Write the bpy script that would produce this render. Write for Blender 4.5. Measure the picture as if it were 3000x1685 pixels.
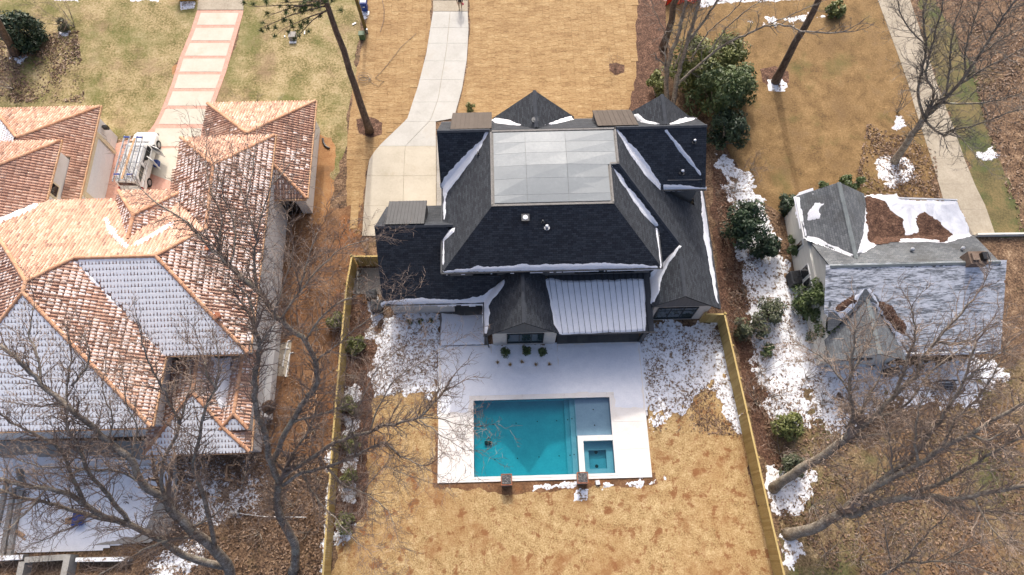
import bpy, bmesh, math, random
import numpy as np
from mathutils import Vector, Matrix
random.seed(7); R = math.radians
for _o in list(bpy.data.objects): bpy.data.objects.remove(_o)
S = bpy.context.scene; C = S.collection
# ------------------------------------------------------------------ camera, sky, sun, exposure
CAM_H, FPX, TILT, YAW = 48.0, 2000.0, R(21.3), R(1.55)
cd = bpy.data.cameras.new('camera'); cam = bpy.data.objects.new('camera', cd); C.objects.link(cam)
cd.sensor_width = 36; cd.lens = 36*FPX/3000; cd.clip_start = .5; cd.clip_end = 900
cam.location = (0, 0, CAM_H); cam.rotation_euler = (TILT, 0, -YAW); S.camera = cam
SUN_EL = R(38.0)
w = bpy.data.worlds.new('World'); S.world = w; w.use_nodes = True
nt = w.node_tree; sky = nt.nodes.new('ShaderNodeTexSky'); sky.sky_type = 'NISHITA'; sky.sun_disc = False
sky.sun_elevation = SUN_EL; sky.sun_rotation = R(-1); sky.air_density = .6; sky.dust_density = 6.0; sky.ozone_density = 1.0
bg = nt.nodes['Background']; bg.inputs[1].default_value = .15; nt.links.new(sky.outputs[0], bg.inputs[0])
sl = bpy.data.lights.new('sun', 'SUN'); sun = bpy.data.objects.new('sun', sl); C.objects.link(sun)
sl.energy = 1.25; sl.angle = R(1.2); sl.color = (1, .96, .9); sun.location = (0, 60, 60)
sd_ = Vector((.018*math.cos(SUN_EL), -math.cos(SUN_EL), -math.sin(SUN_EL)))
sun.rotation_euler = sd_.to_track_quat('-Z', 'Y').to_euler()
S.view_settings.view_transform = 'Standard'; S.view_settings.look = 'None'; S.view_settings.gamma = 1
S.view_settings.use_curve_mapping = False; S.view_settings.exposure = .84

# ------------------------------------------------------------------ helpers
def ray(x, y):
    a = (x-1500)/FPX; b = (842.5-y)/FPX
    dx, dy, dz = a, b*math.cos(TILT)+math.sin(TILT), b*math.sin(TILT)-math.cos(TILT)
    c, s = math.cos(YAW), math.sin(YAW)
    return (c*dx+s*dy, -s*dx+c*dy, dz)
def P(x, y, z=0.0):
    d = ray(x, y); t = (z-CAM_H)/d[2]; return Vector((d[0]*t, d[1]*t, z))
def PY(x, y, Y):
    d = ray(x, y); t = Y/d[1]; return Vector((d[0]*t, Y, CAM_H+d[2]*t))
def PX(x, y, X):
    d = ray(x, y); t = X/d[0]; return Vector((X, d[1]*t, CAM_H+d[2]*t))
def hit(x, y, f, z0=14.0):
    d = ray(x, y); t0 = (z0-CAM_H)/d[2]; t1 = (-.5-CAM_H)/d[2]; n = 600; prev = t0
    for i in range(n+1):
        t = t0+(t1-t0)*i/n
        if CAM_H+d[2]*t <= f(d[0]*t, d[1]*t):
            lo, hi = prev, t
            for _ in range(12):
                m = (lo+hi)/2
                if CAM_H+d[2]*m <= f(d[0]*m, d[1]*m): hi = m
                else: lo = m
            return (d[0]*hi, d[1]*hi)
        prev = t
    return (d[0]*t1, d[1]*t1)
def XY(l): return [P(x, y)[:2] for x, y in l]
OFF = {}
def tag(o, label=None, cat=None, group=None, kind=None):
    if label: o['label'] = label
    if cat: o['category'] = cat
    if group: o['group'] = group
    if kind: o['kind'] = kind
    return o
def empty(name, loc, label=None, cat=None, group=None, kind=None):
    o = bpy.data.objects.new(name, None); C.objects.link(o); o.location = loc; o.empty_display_size = .3
    OFF[o] = Vector(loc); return tag(o, label, cat, group, kind)
def link(name, me, parent=None, M=None):
    o = bpy.data.objects.new(name, me); C.objects.link(o)
    off = OFF.get(parent, Vector()); OFF[o] = Vector()
    if parent: o.parent = parent
    o.matrix_basis = Matrix.Translation(-off) @ (M if M is not None else Matrix())
    return o
class MB:
    def __init__(s): s.v = []; s.f = []; s.uv = []; s.t = []; s.mi = []
    def face(s, pts, uv=None, t=0.5, m=0):
        b = len(s.v); s.v += [tuple(p) for p in pts]; s.f.append(tuple(range(b, b+len(pts))))
        s.uv.append(uv or [(0, 0)]*len(pts)); s.t.append(t); s.mi.append(m)
    def mesh_(s, verts, faces, t=0.5, m=0):
        b = len(s.v); s.v += [tuple(p) for p in verts]
        for f in faces:
            s.f.append(tuple(i+b for i in f)); s.uv.append([(0, 0)]*len(f)); s.t.append(t); s.mi.append(m)
    def box(s, c, d, M=None, t=0.5, taper=1.0, m=0):
        hx, hy, hz = d[0]/2, d[1]/2, d[2]/2
        vs = [Vector((sx*hx*(taper if sz > 0 else 1), sy*hy*(taper if sz > 0 else 1), sz*hz)) for sz in (-1, 1) for sx, sy in ((-1, -1), (1, -1), (1, 1), (-1, 1))]
        c = Vector(c)
        vs = [(M @ v if M is not None else v)+c for v in vs]
        s.mesh_(vs, [(3, 2, 1, 0), (4, 5, 6, 7), (0, 1, 5, 4), (1, 2, 6, 5), (2, 3, 7, 6), (3, 0, 4, 7)], t, m)
    def bb(s, x0, x1, y0, y1, z0, z1, t=.5, m=0):
        s.box(((x0+x1)/2, (y0+y1)/2, (z0+z1)/2), (abs(x1-x0), abs(y1-y0), abs(z1-z0)), t=t, m=m)
    def bar(s, a, b, w_, h_, t=.5, up=(0, 0, 1), m=0):
        a, b = Vector(a), Vector(b); d = b-a; L = d.length
        if L < 1e-6: return
        x = d/L; y = Vector(up).cross(x)
        if y.length < 1e-4: y = Vector((1, 0, 0)).cross(x)
        y.normalize(); z = x.cross(y)
        s.box((a+b)/2, (L, w_, h_), Matrix((x, y, z)).transposed(), t, m=m)
    def tube(s, pts, rad, n=6, t=.5, cap=True, m=0):
        pts = [Vector(p) for p in pts]; N = len(pts)
        if N < 2: return
        b = len(s.v); prev = None
        for i in range(N):
            d = (pts[min(i+1, N-1)]-pts[max(i-1, 0)])
            d = d.normalized() if d.length > 1e-9 else Vector((0, 0, 1))
            if prev is None:
                u = d.cross(Vector((0, 0, 1)) if abs(d.z) < .9 else Vector((1, 0, 0))).normalized()
            else:
                u = (prev-d*prev.dot(d)); u = u.normalized() if u.length > 1e-6 else d.orthogonal().normalized()
            prev = u; v = d.cross(u); r = rad[i] if hasattr(rad, '__len__') else rad
            for k in range(n):
                a = 2*math.pi*k/n; q = pts[i]+(u*math.cos(a)+v*math.sin(a))*r; s.v.append((q.x, q.y, q.z))
        for i in range(N-1):
            for k in range(n):
                k2 = (k+1) % n; s.f.append((b+i*n+k, b+i*n+k2, b+(i+1)*n+k2, b+(i+1)*n+k)); s.uv.append([(0, 0)]*4); s.t.append(t); s.mi.append(m)
        if cap and n > 3:
            s.f.append(tuple(b+k for k in range(n))[::-1]); s.uv.append([(0, 0)]*n); s.t.append(t); s.mi.append(m)
            s.f.append(tuple(b+(N-1)*n+k for k in range(n))); s.uv.append([(0, 0)]*n); s.t.append(t); s.mi.append(m)
    def slab(s, pts, th=.12, t=.5, m=0):
        """sloping roof plane: top with metre UVs (u level, v up the slope), skirt and underside"""
        pts = [Vector(p) for p in pts]; n = Vector()
        for i in range(len(pts)):
            a, b = pts[i], pts[(i+1) % len(pts)]; n += (a-pts[0]).cross(b-pts[0])
        if n.z < 0: pts = pts[::-1]; n = -n
        n.normalize(); u = Vector((0, 0, 1)).cross(n)
        u = u.normalized() if u.length > 1e-3 else Vector((1, 0, 0)); v = n.cross(u)
        s.face(pts, [(p.dot(u), p.dot(v)) for p in pts], t, m)
        lo = [p-Vector((0, 0, th)) for p in pts]; s.face(lo[::-1], None, t, m)
        k = len(pts)
        for i in range(k): s.face([pts[i], lo[i], lo[(i+1) % k], pts[(i+1) % k]], None, t, m)
    def mesh(s, name, smooth=False):
        me = bpy.data.meshes.new(name); me.from_pydata(s.v, [], s.f)
        if any(any(q != (0, 0) for q in u) for u in s.uv):
            ul = me.uv_layers.new(name='UVMap'); ul.data.foreach_set('uv', np.array([c for u in s.uv for q in u for c in q], dtype=np.float32))
        at = me.attributes.new('tint', 'FLOAT', 'FACE'); at.data.foreach_set('value', np.array(s.t, dtype=np.float32))
        if any(s.mi): me.polygons.foreach_set('material_index', np.array(s.mi, dtype=np.int32))
        if smooth: me.polygons.foreach_set('use_smooth', np.ones(len(s.f), dtype=bool))
        me.update(); return me
    def build(s, name, mat, parent=None, smooth=False):
        me = s.mesh(name, smooth)
        for m_ in (mat if isinstance(mat, (list, tuple)) else [mat]): me.materials.append(m_)
        return link(name, me, parent)
def box(name, mat, parent, x0, x1, y0, y1, z0, z1, bev=0):
    m = MB(); m.bb(x0, x1, y0, y1, z0, z1); o = m.build(name, mat, parent)
    if bev: bevel(o, bev)
    return o
def bevel(o, w_, n=2):
    b = o.modifiers.new('bevel', 'BEVEL'); b.width = w_; b.segments = n; b.limit_method = 'ANGLE'
# numpy noise
def vn(x, y, sd=0):
    xi = np.floor(x); yi = np.floor(y); fx = x-xi; fy = y-yi; fx = fx*fx*(3-2*fx); fy = fy*fy*(3-2*fy)
    def h(i, j):
        q = np.sin(i*127.1+j*311.7+sd*74.7)*43758.5453; return q-np.floor(q)
    return (h(xi, yi)*(1-fx)+h(xi+1, yi)*fx)*(1-fy)+(h(xi, yi+1)*(1-fx)+h(xi+1, yi+1)*fx)*fy
def fbm(x, y, sd=0, o=4, g=.55):
    a, r, tot = 1.0, 0.0, 0.0
    for i in range(o): r = r+a*vn(x*2**i, y*2**i, sd+i); tot += a; a *= g
    return r/tot
def sdist(px_, py_, poly):
    d = np.full(px_.shape, 1e9); ins = np.zeros(px_.shape, bool); n = len(poly)
    for i in range(n):
        ax, ay = poly[i]; bx, by = poly[(i+1) % n]; ex, ey = bx-ax, by-ay; L = ex*ex+ey*ey+1e-12
        t = np.clip(((px_-ax)*ex+(py_-ay)*ey)/L, 0, 1); d = np.minimum(d, np.hypot(px_-ax-t*ex, py_-ay-t*ey))
        c = (ay > py_) != (by > py_); ins ^= c & (px_ < (bx-ax)*(py_-ay)/(by-ay+1e-12)+ax)
    return np.where(ins, d, -d)
def patch(name, poly, mat, base=0.0, th=.02, amp=.3, freq=1.2, res=.12, k=.12, parent=None, sd=1, octs=4, bump=.5, z0=0.0, hole=None, bias=0.0, aniso=1.0, cap=1e9, gain=.55):
    """a sheet whose outline is where its uneven surface dips under what it lies on"""
    xs = [p[0] for p in poly]; ys = [p[1] for p in poly]
    gx = np.arange(min(xs)-amp*.6, max(xs)+amp*.6+res, res); gy = np.arange(min(ys)-amp*.6, max(ys)+amp*.6+res, res)
    X, Y = np.meshgrid(gx, gy); m = np.minimum(sdist(X, Y, poly), cap)+amp*2*(fbm(X*freq, Y*freq*aniso, sd, octs, gain)-.5)+bias
    top = th*(1-bump+2*bump*fbm(X*2.3+9, Y*2.3, sd+5, 3))
    dz = np.where(m*k > top, top, m*k); dz = np.clip(dz, -.06-z0, None)
    B = base(X, Y) if callable(base) else base
    Z = B+z0+dz; keep = dz > (-.055-z0)
    if hole is not None: keep &= ~((X > hole[0]) & (X < hole[1]) & (Y > hole[2]) & (Y < hole[3]))
    ny, nx = X.shape; kq = keep[:-1, :-1] & keep[1:, :-1] & keep[:-1, 1:] & keep[1:, 1:]
    I = np.arange(nx*ny).reshape(ny, nx); q = np.stack([I[:-1, :-1][kq], I[:-1, 1:][kq], I[1:, 1:][kq], I[1:, :-1][kq]], 1)
    used, inv = np.unique(q, return_inverse=True); q = inv.reshape(-1, 4)
    co = np.stack([X.ravel()[used], Y.ravel()[used], (Z+0*X).ravel()[used]], 1)
    me = bpy.data.meshes.new(name); me.vertices.add(len(co)); me.vertices.foreach_set('co', co.astype(np.float32).ravel())
    nq = len(q); me.loops.add(nq*4); me.loops.foreach_set('vertex_index', q.astype(np.int32).ravel())
    me.polygons.add(nq); me.polygons.foreach_set('loop_start', np.arange(0, nq*4, 4, dtype=np.int32)); me.polygons.foreach_set('use_smooth', np.ones(nq, bool))
    me.update(calc_edges=True); me.validate(); me.materials.append(mat)
    return link(name, me, parent)
# ------------------------------------------------------------------ materials
def lin(c):
    return tuple(((v/255)/12.92 if v/255 <= .04045 else ((v/255+.055)/1.055)**2.4) for v in c)+(1,)
def mat(name, stops, scale=3.0, fine=25.0, mix=.5, rough=.85, bump=0.0, bscale=None, tint=0.0, metal=0.0, spec=.3, stretch=(1, 1, 1), obj=False, detail=6, extra=None, twist=0.0, con=.2):
    """base colour from two noises (patches and grain) through a ramp; tint shifts the ramp per piece"""
    m = bpy.data.materials.new(name); m.use_nodes = True; n = m.node_tree; N = n.nodes; L = n.links.new
    b = N['Principled BSDF']; b.inputs['Roughness'].default_value = rough; b.inputs['Metallic'].default_value = metal; b.inputs['Specular IOR Level'].default_value = spec
    if obj: src = N.new('ShaderNodeTexCoord').outputs['Object']
    else: src = N.new('ShaderNodeNewGeometry').outputs['Position']
    mp = N.new('ShaderNodeMapping'); mp.inputs['Scale'].default_value = stretch; mp.inputs['Rotation'].default_value = (0, 0, twist); L(src, mp.inputs[0])
    a = N.new('ShaderNodeTexNoise'); a.inputs['Scale'].default_value = scale; a.inputs['Detail'].default_value = detail; a.inputs['Roughness'].default_value = .6; L(mp.outputs[0], a.inputs['Vector'])
    f = N.new('ShaderNodeTexNoise'); f.inputs['Scale'].default_value = fine; f.inputs['Detail'].default_value = 4; f.inputs['Roughness'].default_value = .7; L(mp.outputs[0], f.inputs['Vector'])
    mx = N.new('ShaderNodeMix'); mx.inputs[0].default_value = mix; L(a.outputs[0], mx.inputs[2]); L(f.outputs[0], mx.inputs[3]); fac = mx.outputs[0]
    st = N.new('ShaderNodeMapRange'); st.inputs[1].default_value = .5-con; st.inputs[2].default_value = .5+con; L(fac, st.inputs[0]); fac = st.outputs[0]
    if tint:
        at = N.new('ShaderNodeAttribute'); at.attribute_name = 'tint'
        mt = N.new('ShaderNodeMix'); mt.inputs[0].default_value = tint; L(fac, mt.inputs[2]); L(at.outputs['Fac'], mt.inputs[3]); fac = mt.outputs[0]
    r = N.new('ShaderNodeValToRGB'); e = r.color_ramp.elements
    while len(e) > 1: e.remove(e[-1])
    for i, (p, c) in enumerate(stops):
        el = e[0] if i == 0 else e.new(p); el.position = p; el.color = lin(c)
    L(fac, r.inputs[0]); col = r.outputs[0]
    if extra:                                             # spots / streaks with a shape of their own: (colour, scale, lo, hi, strength)
        for (ec, es, lo, hi, k) in extra:
            x = N.new('ShaderNodeTexNoise'); x.inputs['Scale'].default_value = es; x.inputs['Detail'].default_value = 5; x.inputs['Roughness'].default_value = .65; L(mp.outputs[0], x.inputs['Vector'])
            q = N.new('ShaderNodeMapRange'); q.inputs[1].default_value = lo; q.inputs[2].default_value = hi; q.inputs[4].default_value = k; L(x.outputs[0], q.inputs[0])
            mm = N.new('ShaderNodeMix'); mm.data_type = 'RGBA'; L(q.outputs[0], mm.inputs[0]); L(col, mm.inputs[6]); mm.inputs[7].default_value = lin(ec); col = mm.outputs[2]
    L(col, b.inputs['Base Color'])
    if bump:
        bn = N.new('ShaderNodeBump'); bn.inputs['Strength'].default_value = bump; bn.inputs['Distance'].default_value = .03
        if bscale:
            x = N.new('ShaderNodeTexNoise'); x.inputs['Scale'].default_value = bscale; x.inputs['Detail'].default_value = 5; L(mp.outputs[0], x.inputs['Vector']); L(x.outputs[0], bn.inputs['Height'])
        else: L(f.outputs[0], bn.inputs['Height'])
        L(bn.outputs[0], b.inputs['Normal'])
    return m
def shingle(name, c1, c2, mortar, w_=.32, h_=.14, rough=.9, stain=None):
    m = bpy.data.materials.new(name); m.use_nodes = True; n = m.node_tree; N = n.nodes; L = n.links.new; b = N['Principled BSDF']
    b.inputs['Roughness'].default_value = rough; b.inputs['Specular IOR Level'].default_value = .25
    uv = N.new('ShaderNodeUVMap'); uv.uv_map = 'UVMap'
    k = N.new('ShaderNodeTexBrick'); k.inputs['Scale'].default_value = 1; k.inputs['Brick Width'].default_value = w_; k.inputs['Row Height'].default_value = h_; k.inputs['Mortar Size'].default_value = .012; k.inputs['Mortar Smooth'].default_value = .3
    k.inputs['Color1'].default_value = lin(c1); k.inputs['Color2'].default_value = lin(c2); k.inputs['Mortar'].default_value = lin(mortar); k.offset = .37; L(uv.outputs[0], k.inputs['Vector'])
    ns = N.new('ShaderNodeTexNoise'); ns.inputs['Scale'].default_value = 14; ns.inputs['Detail'].default_value = 5; ns.inputs['Roughness'].default_value = .8; L(uv.outputs[0], ns.inputs['Vector'])
    mr = N.new('ShaderNodeMapRange'); mr.inputs[1].default_value = .3; mr.inputs[2].default_value = .7; mr.inputs[3].default_value = .7; mr.inputs[4].default_value = 1.35; L(ns.outputs[0], mr.inputs[0])
    mx = N.new('ShaderNodeMix'); mx.data_type = 'RGBA'; mx.blend_type = 'MULTIPLY'; mx.inputs[0].default_value = 1; L(k.outputs[0], mx.inputs[6]); L(mr.outputs[0], mx.inputs[7]); col = mx.outputs[2]
    if stain:
        x = N.new('ShaderNodeTexNoise'); x.inputs['Scale'].default_value = stain[1]; x.inputs['Detail'].default_value = 6; L(uv.outputs[0], x.inputs['Vector'])
        q = N.new('ShaderNodeMapRange'); q.inputs[1].default_value = .45; q.inputs[2].default_value = .7; q.inputs[4].default_value = stain[2]; L(x.outputs[0], q.inputs[0])
        mm = N.new('ShaderNodeMix'); mm.data_type = 'RGBA'; L(q.outputs[0], mm.inputs[0]); L(col, mm.inputs[6]); mm.inputs[7].default_value = lin(stain[0]); col = mm.outputs[2]
    L(col, b.inputs['Base Color'])
    bn = N.new('ShaderNodeBump'); bn.inputs['Strength'].default_value = .5; bn.inputs['Distance'].default_value = .02; L(k.outputs['Fac'], bn.inputs['Height']); bn.invert = True
    L(bn.outputs[0], b.inputs['Normal']); return m
def simple(name, c, rough=.5, metal=0.0, spec=.5, var=.12, scale=6):
    lo = tuple(v*(1-var) for v in c); hi = tuple(min(255, v*(1+var*.6)) for v in c)
    return mat(name, [(0, lo), (1, hi)], scale=scale, fine=40, mix=.35, rough=rough, metal=metal, spec=spec)
def glass(name, c, rough=.05):
    m = bpy.data.materials.new(name); m.use_nodes = True; b = m.node_tree.nodes['Principled BSDF']
    N = m.node_tree.nodes; ns = N.new('ShaderNodeTexNoise'); ns.inputs['Scale'].default_value = 2.5
    r = N.new('ShaderNodeValToRGB'); r.color_ramp.elements[0].color = lin(tuple(v*.7 for v in c)); r.color_ramp.elements[1].color = lin(c)
    m.node_tree.links.new(ns.outputs[0], r.inputs[0]); m.node_tree.links.new(r.outputs[0], b.inputs['Base Color'])
    b.inputs['Roughness'].default_value = rough; b.inputs['Specular IOR Level'].default_value = .8; return m
K = {}
K['litter'] = mat('leaf_litter', [(0, (46, 36, 28)), (.3, (88, 68, 52)), (.55, (116, 92, 70)), (.8, (144, 118, 92)), (1, (172, 150, 122))], scale=1.3, fine=7, mix=.6, bump=.9, con=.13, extra=[((88, 84, 50), .28, .55, .7, .5)])
K['litter_right'] = mat('leaf_litter_olive', [(0, (62, 52, 38)), (.3, (100, 84, 60)), (.55, (126, 108, 78)), (.8, (148, 128, 98)), (1, (176, 154, 122))], scale=1.1, fine=7, mix=.6, bump=.9, con=.13, extra=[((134, 98, 70), .12, .48, .6, .7), ((82, 92, 50), .16, .52, .64, .7)])
K['lawn_left'] = mat('patchy_winter_lawn', [(0, (88, 84, 48)), (.3, (120, 110, 68)), (.5, (150, 134, 94)), (.75, (170, 152, 114)), (1, (182, 166, 130))], scale=.55, fine=6, mix=.55, bump=.8, con=.14, extra=[((92, 98, 44), .24, .47, .64, .7), ((132, 108, 84), .26, .53, .66, .65)])
K['sod'] = mat('dormant_sod', [(0, (122, 94, 62)), (.35, (154, 124, 84)), (.7, (172, 144, 102)), (1, (188, 163, 122))], scale=1.2, fine=8, mix=.6, tint=.2, bump=.8, con=.14, stretch=(.6, 1.4, 1), extra=[((138, 108, 72), .4, .52, .68, .5)])
K['lawn_right'] = mat('golden_dormant_lawn', [(0, (88, 70, 44)), (.35, (120, 95, 60)), (.7, (142, 115, 76)), (1, (162, 135, 94))], scale=.8, fine=7, mix=.5, bump=.8, con=.15, extra=[((88, 90, 46), .25, .55, .7, .6), ((88, 68, 48), .4, .54, .7, .6)])
K['lawn_back'] = mat('straw_lawn', [(0, (120, 92, 58)), (.28, (158, 129, 86)), (.6, (182, 154, 108)), (1, (206, 182, 138))], scale=1.6, fine=10, mix=.62, bump=1, con=.13, detail=8, extra=[((160, 122, 78), .25, .46, .64, .55), ((130, 82, 48), 1.3, .545, .62, .8), ((142, 98, 60), .45, .55, .65, .65)])
K['lawn_green'] = mat('green_verge', [(0, (76, 70, 44)), (.5, (108, 98, 64)), (1, (138, 118, 80))], scale=.6, fine=7, mix=.5, bump=.7, con=.15, extra=[((72, 86, 46), .35, .46, .6, .75)])
K['clay'] = mat('brown_clay', [(0, (80, 54, 36)), (.4, (112, 80, 54)), (.7, (134, 100, 70)), (1, (156, 124, 92))], scale=.8, fine=7, mix=.5, bump=.8, con=.15, extra=[((86, 66, 50), .5, .53, .66, .7), ((150, 98, 56), .35, .55, .68, .6)])
K['orange_clay'] = mat('orange_clay', [(0, (138, 96, 60)), (.5, (166, 124, 82)), (1, (182, 146, 104))], scale=1.0, fine=7, mix=.45, bump=.6, con=.16, extra=[((120, 88, 60), .5, .5, .64, .7)])
K['mulch'] = mat('bark_mulch', [(0, (52, 36, 28)), (.4, (86, 62, 48)), (.7, (108, 80, 64)), (1, (140, 110, 90))], scale=2, fine=8, mix=.6, bump=1, con=.14)
K['snow'] = mat('snow', [(0, (226, 229, 234)), (1, (247, 248, 250))], scale=2, fine=10, mix=.5, rough=.6, bump=.3, spec=.2)
K['dirty_snow'] = mat('thin_snow_over_litter', [(0, (150, 140, 130)), (.35, (224, 226, 232)), (1, (246, 248, 252))], scale=2.2, fine=15, mix=.6, rough=.7, bump=.4, spec=.2)
K['concrete'] = mat('new_concrete', [(0, (172, 163, 144)), (.5, (188, 180, 162)), (1, (198, 191, 174))], scale=.5, fine=7, mix=.35, bump=.08, extra=[((166, 150, 122), .3, .58, .74, .6), ((150, 140, 122), 1.2, .62, .75, .35)])
K['concrete_pale'] = mat('pale_concrete', [(0, (172, 169, 160)), (.5, (186, 184, 176)), (1, (196, 194, 187))], scale=.5, fine=7, mix=.35, bump=.08, extra=[((166, 155, 134), .25, .58, .74, .6), ((150, 146, 138), 1.2, .62, .75, .35)])
K['concrete_old'] = mat('old_concrete', [(0, (142, 132, 114)), (.5, (166, 156, 138)), (1, (186, 176, 158))], scale=.6, fine=7, mix=.45, bump=.15, extra=[((126, 114, 98), .5, .58, .75, .5)])
K['cream_slab'] = mat('cream_slab', [(0, (184, 178, 160)), (.5, (197, 191, 175)), (1, (206, 201, 188))], scale=.6, fine=7, mix=.35, bump=.06, extra=[((180, 162, 132), .35, .58, .74, .6)])
K['brick_band'] = mat('brick_band', [(0, (188, 138, 120)), (.5, (204, 158, 140)), (1, (214, 174, 156))], scale=3, fine=12, mix=.5, bump=.2)
K['deck'] = mat('travertine', [(0, (222, 214, 202)), (.5, (234, 229, 221)), (1, (240, 236, 230))], scale=1.2, fine=14, mix=.4, bump=.06, extra=[((206, 168, 128), .8, .66, .78, .45)])
K['bluestone'] = mat('bluestone', [(0, (78, 78, 76)), (.5, (98, 97, 94)), (1, (118, 114, 108))], scale=1.5, fine=14, mix=.4, tint=.4, bump=.12, rough=.6)
K['plaster'] = mat('pool_plaster', [(0, (128, 148, 164)), (1, (154, 172, 186))], scale=1.5, fine=8, mix=.5, bump=.05)
K['roof'] = shingle('charcoal_shingles', (54, 57, 62), (74, 78, 83), (40, 43, 47))
K['roof_grey'] = shingle('weathered_shingles', (98, 102, 105), (122, 126, 128), (78, 80, 82), w_=.3, h_=.16, stain=((80, 80, 78), .5, .7))
K['ridge'] = mat('ridge_shingle', [(0, (50, 54, 60)), (1, (76, 80, 86))], scale=3, fine=30, rough=.9, bump=.3)
K['ridge_grey'] = mat('grey_ridge', [(0, (108, 114, 114)), (1, (142, 150, 150))], scale=2, fine=24, rough=.85, bump=.2)
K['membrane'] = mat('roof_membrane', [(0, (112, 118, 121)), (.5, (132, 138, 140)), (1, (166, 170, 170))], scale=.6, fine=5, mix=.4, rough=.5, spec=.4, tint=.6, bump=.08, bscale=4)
K['gravel_edge'] = mat('granular_edge', [(0, (104, 102, 98)), (1, (150, 147, 142))], scale=4, fine=12, mix=.6)
K['bronze'] = mat('bronze_metal_roof', [(0, (64, 57, 52)), (1, (84, 76, 70))], scale=2, fine=12, mix=.4, rough=.45, metal=.3, tint=.3, spec=.5)
K['dark_metal'] = mat('dark_metal', [(0, (44, 47, 51)), (1, (66, 69, 73))], scale=2, fine=16, rough=.45, metal=.3, spec=.5)
K['white_brick'] = mat('limewashed_brick', [(0, (176, 168, 158)), (.5, (200, 193, 184)), (1, (214, 208, 200))], scale=3, fine=22, mix=.6, bump=.3, stretch=(1, 1, 3))
K['siding'] = mat('grey_siding', [(0, (96, 96, 95)), (1, (116, 116, 115))], scale=2, fine=20, mix=.4, stretch=(4, 4, .2), bump=.25)
K['fascia'] = simple('dark_fascia', (70, 72, 74), .5)
K['black'] = simple('black_trim', (34, 36, 38), .4)
K['glass'] = glass('window_glass', (56, 74, 80))
K['glass_dark'] = glass('dark_glass', (30, 36, 40))
K['wood_fence'] = mat('new_pine_fence', [(0, (148, 122, 70)), (.5, (178, 153, 96)), (1, (202, 180, 122))], scale=1.5, fine=12, mix=.5, tint=.5, stretch=(1, 1, .25), bump=.2)
K['tile'] = mat('clay_tile', [(0, (124, 102, 92)), (.15, (154, 122, 106)), (.35, (184, 144, 122)), (.55, (198, 160, 138)), (.75, (206, 176, 156)), (1, (214, 196, 180))], scale=1.2, fine=10, mix=.5, tint=.8, bump=.25)
K['tile_under'] = mat('clay_pans', [(0, (182, 144, 124)), (1, (208, 172, 150))], scale=2, fine=10, mix=.5, bump=.3)
K['ridge_tile'] = mat('ridge_tile', [(0, (168, 122, 94)), (.5, (196, 150, 118)), (1, (214, 176, 144))], scale=2, fine=10, mix=.5, tint=.5, bump=.2)
K['stucco'] = mat('pale_stucco', [(0, (206, 204, 196)), (.5, (220, 218, 212)), (1, (228, 227, 222))], scale=.8, fine=16, mix=.3, bump=.15, extra=[((196, 184, 158), .5, .62, .78, .4)])
K['cream_trim'] = simple('cream_trim', (216, 204, 172), .7)
K['garage_door'] = simple('white_door', (222, 226, 226), .5, var=.04)
K['clapboard'] = mat('cream_clapboard', [(0, (206, 204, 192)), (1, (228, 227, 218))], scale=1, fine=20, mix=.3, stretch=(.3, .3, 6), bump=.2)
K['chimney_brick'] = mat('chimney_brick', [(0, (96, 78, 66)), (.5, (124, 106, 92)), (1, (150, 136, 122))], scale=5, fine=26, mix=.6, bump=.4)
K['bark'] = mat('grey_bark', [(0, (90, 82, 72)), (.4, (128, 118, 106)), (.7, (154, 145, 132)), (1, (180, 174, 160))], scale=2.5, fine=10, mix=.5, bump=.9, con=.15, extra=[((168, 172, 154), 1.4, .55, .7, .6)])
K['bark_pine'] = mat('pine_bark', [(0, (64, 54, 48)), (.5, (98, 84, 74)), (1, (128, 112, 100))], scale=3, fine=10, mix=.6, bump=1, con=.15, stretch=(1, 1, .4))
K['twig'] = mat('twigs', [(0, (98, 84, 74)), (.5, (130, 114, 102)), (1, (158, 144, 132))], scale=1.5, fine=8, mix=.5)
K['twig_grey'] = mat('grey_twigs', [(0, (90, 84, 76)), (.5, (122, 115, 106)), (1, (154, 149, 140))], scale=1.5, fine=8, mix=.5)
def leafmat(name, a, b_, c_): return mat(name, [(0, a), (.5, b_), (1, c_)], scale=1.2, fine=8, mix=.4, tint=.6, rough=.5, spec=.4)
K['leaf_dark'] = leafmat('dark_evergreen', (26, 38, 26), (46, 64, 42), (74, 94, 62))
K['leaf_olive'] = leafmat('olive_evergreen', (62, 70, 32), (104, 110, 58), (156, 156, 98))
K['leaf_mid'] = leafmat('mid_evergreen', (44, 58, 32), (76, 92, 52), (114, 126, 78))
K['leaf_grey'] = leafmat('grey_green', (52, 58, 40), (80, 86, 62), (112, 116, 90))
K['needle'] = leafmat('pine_needles', (36, 50, 20), (58, 80, 30), (92, 110, 48))
K['dead'] = leafmat('dry_leaves', (88, 68, 52), (122, 96, 74), (158, 132, 106))
K['straw_tuft'] = leafmat('straw_tuft', (150, 116, 70), (180, 146, 94), (206, 176, 124))
K['white_paint'] = mat('white_car_paint', [(0, (222, 223, 220)), (1, (236, 237, 234))], scale=1, fine=8, rough=.25, spec=.6)
K['tyre'] = simple('tyre_rubber', (28, 28, 29), .85)
K['alu'] = mat('aluminium', [(0, (150, 154, 158)), (1, (196, 200, 204))], scale=3, fine=20, rough=.35, metal=.7, spec=.5)
K['red_light'] = simple('red_lens', (150, 20, 18), .2)
K['blue_plastic'] = simple('blue_plastic', (24, 62, 140), .45)
K['orange_plastic'] = simple('orange_plastic', (222, 74, 40), .5)
K['yellow'] = simple('yellow_paint', (220, 170, 40), .5)
K['green_box'] = simple('green_box', (74, 98, 66), .55)
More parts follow.
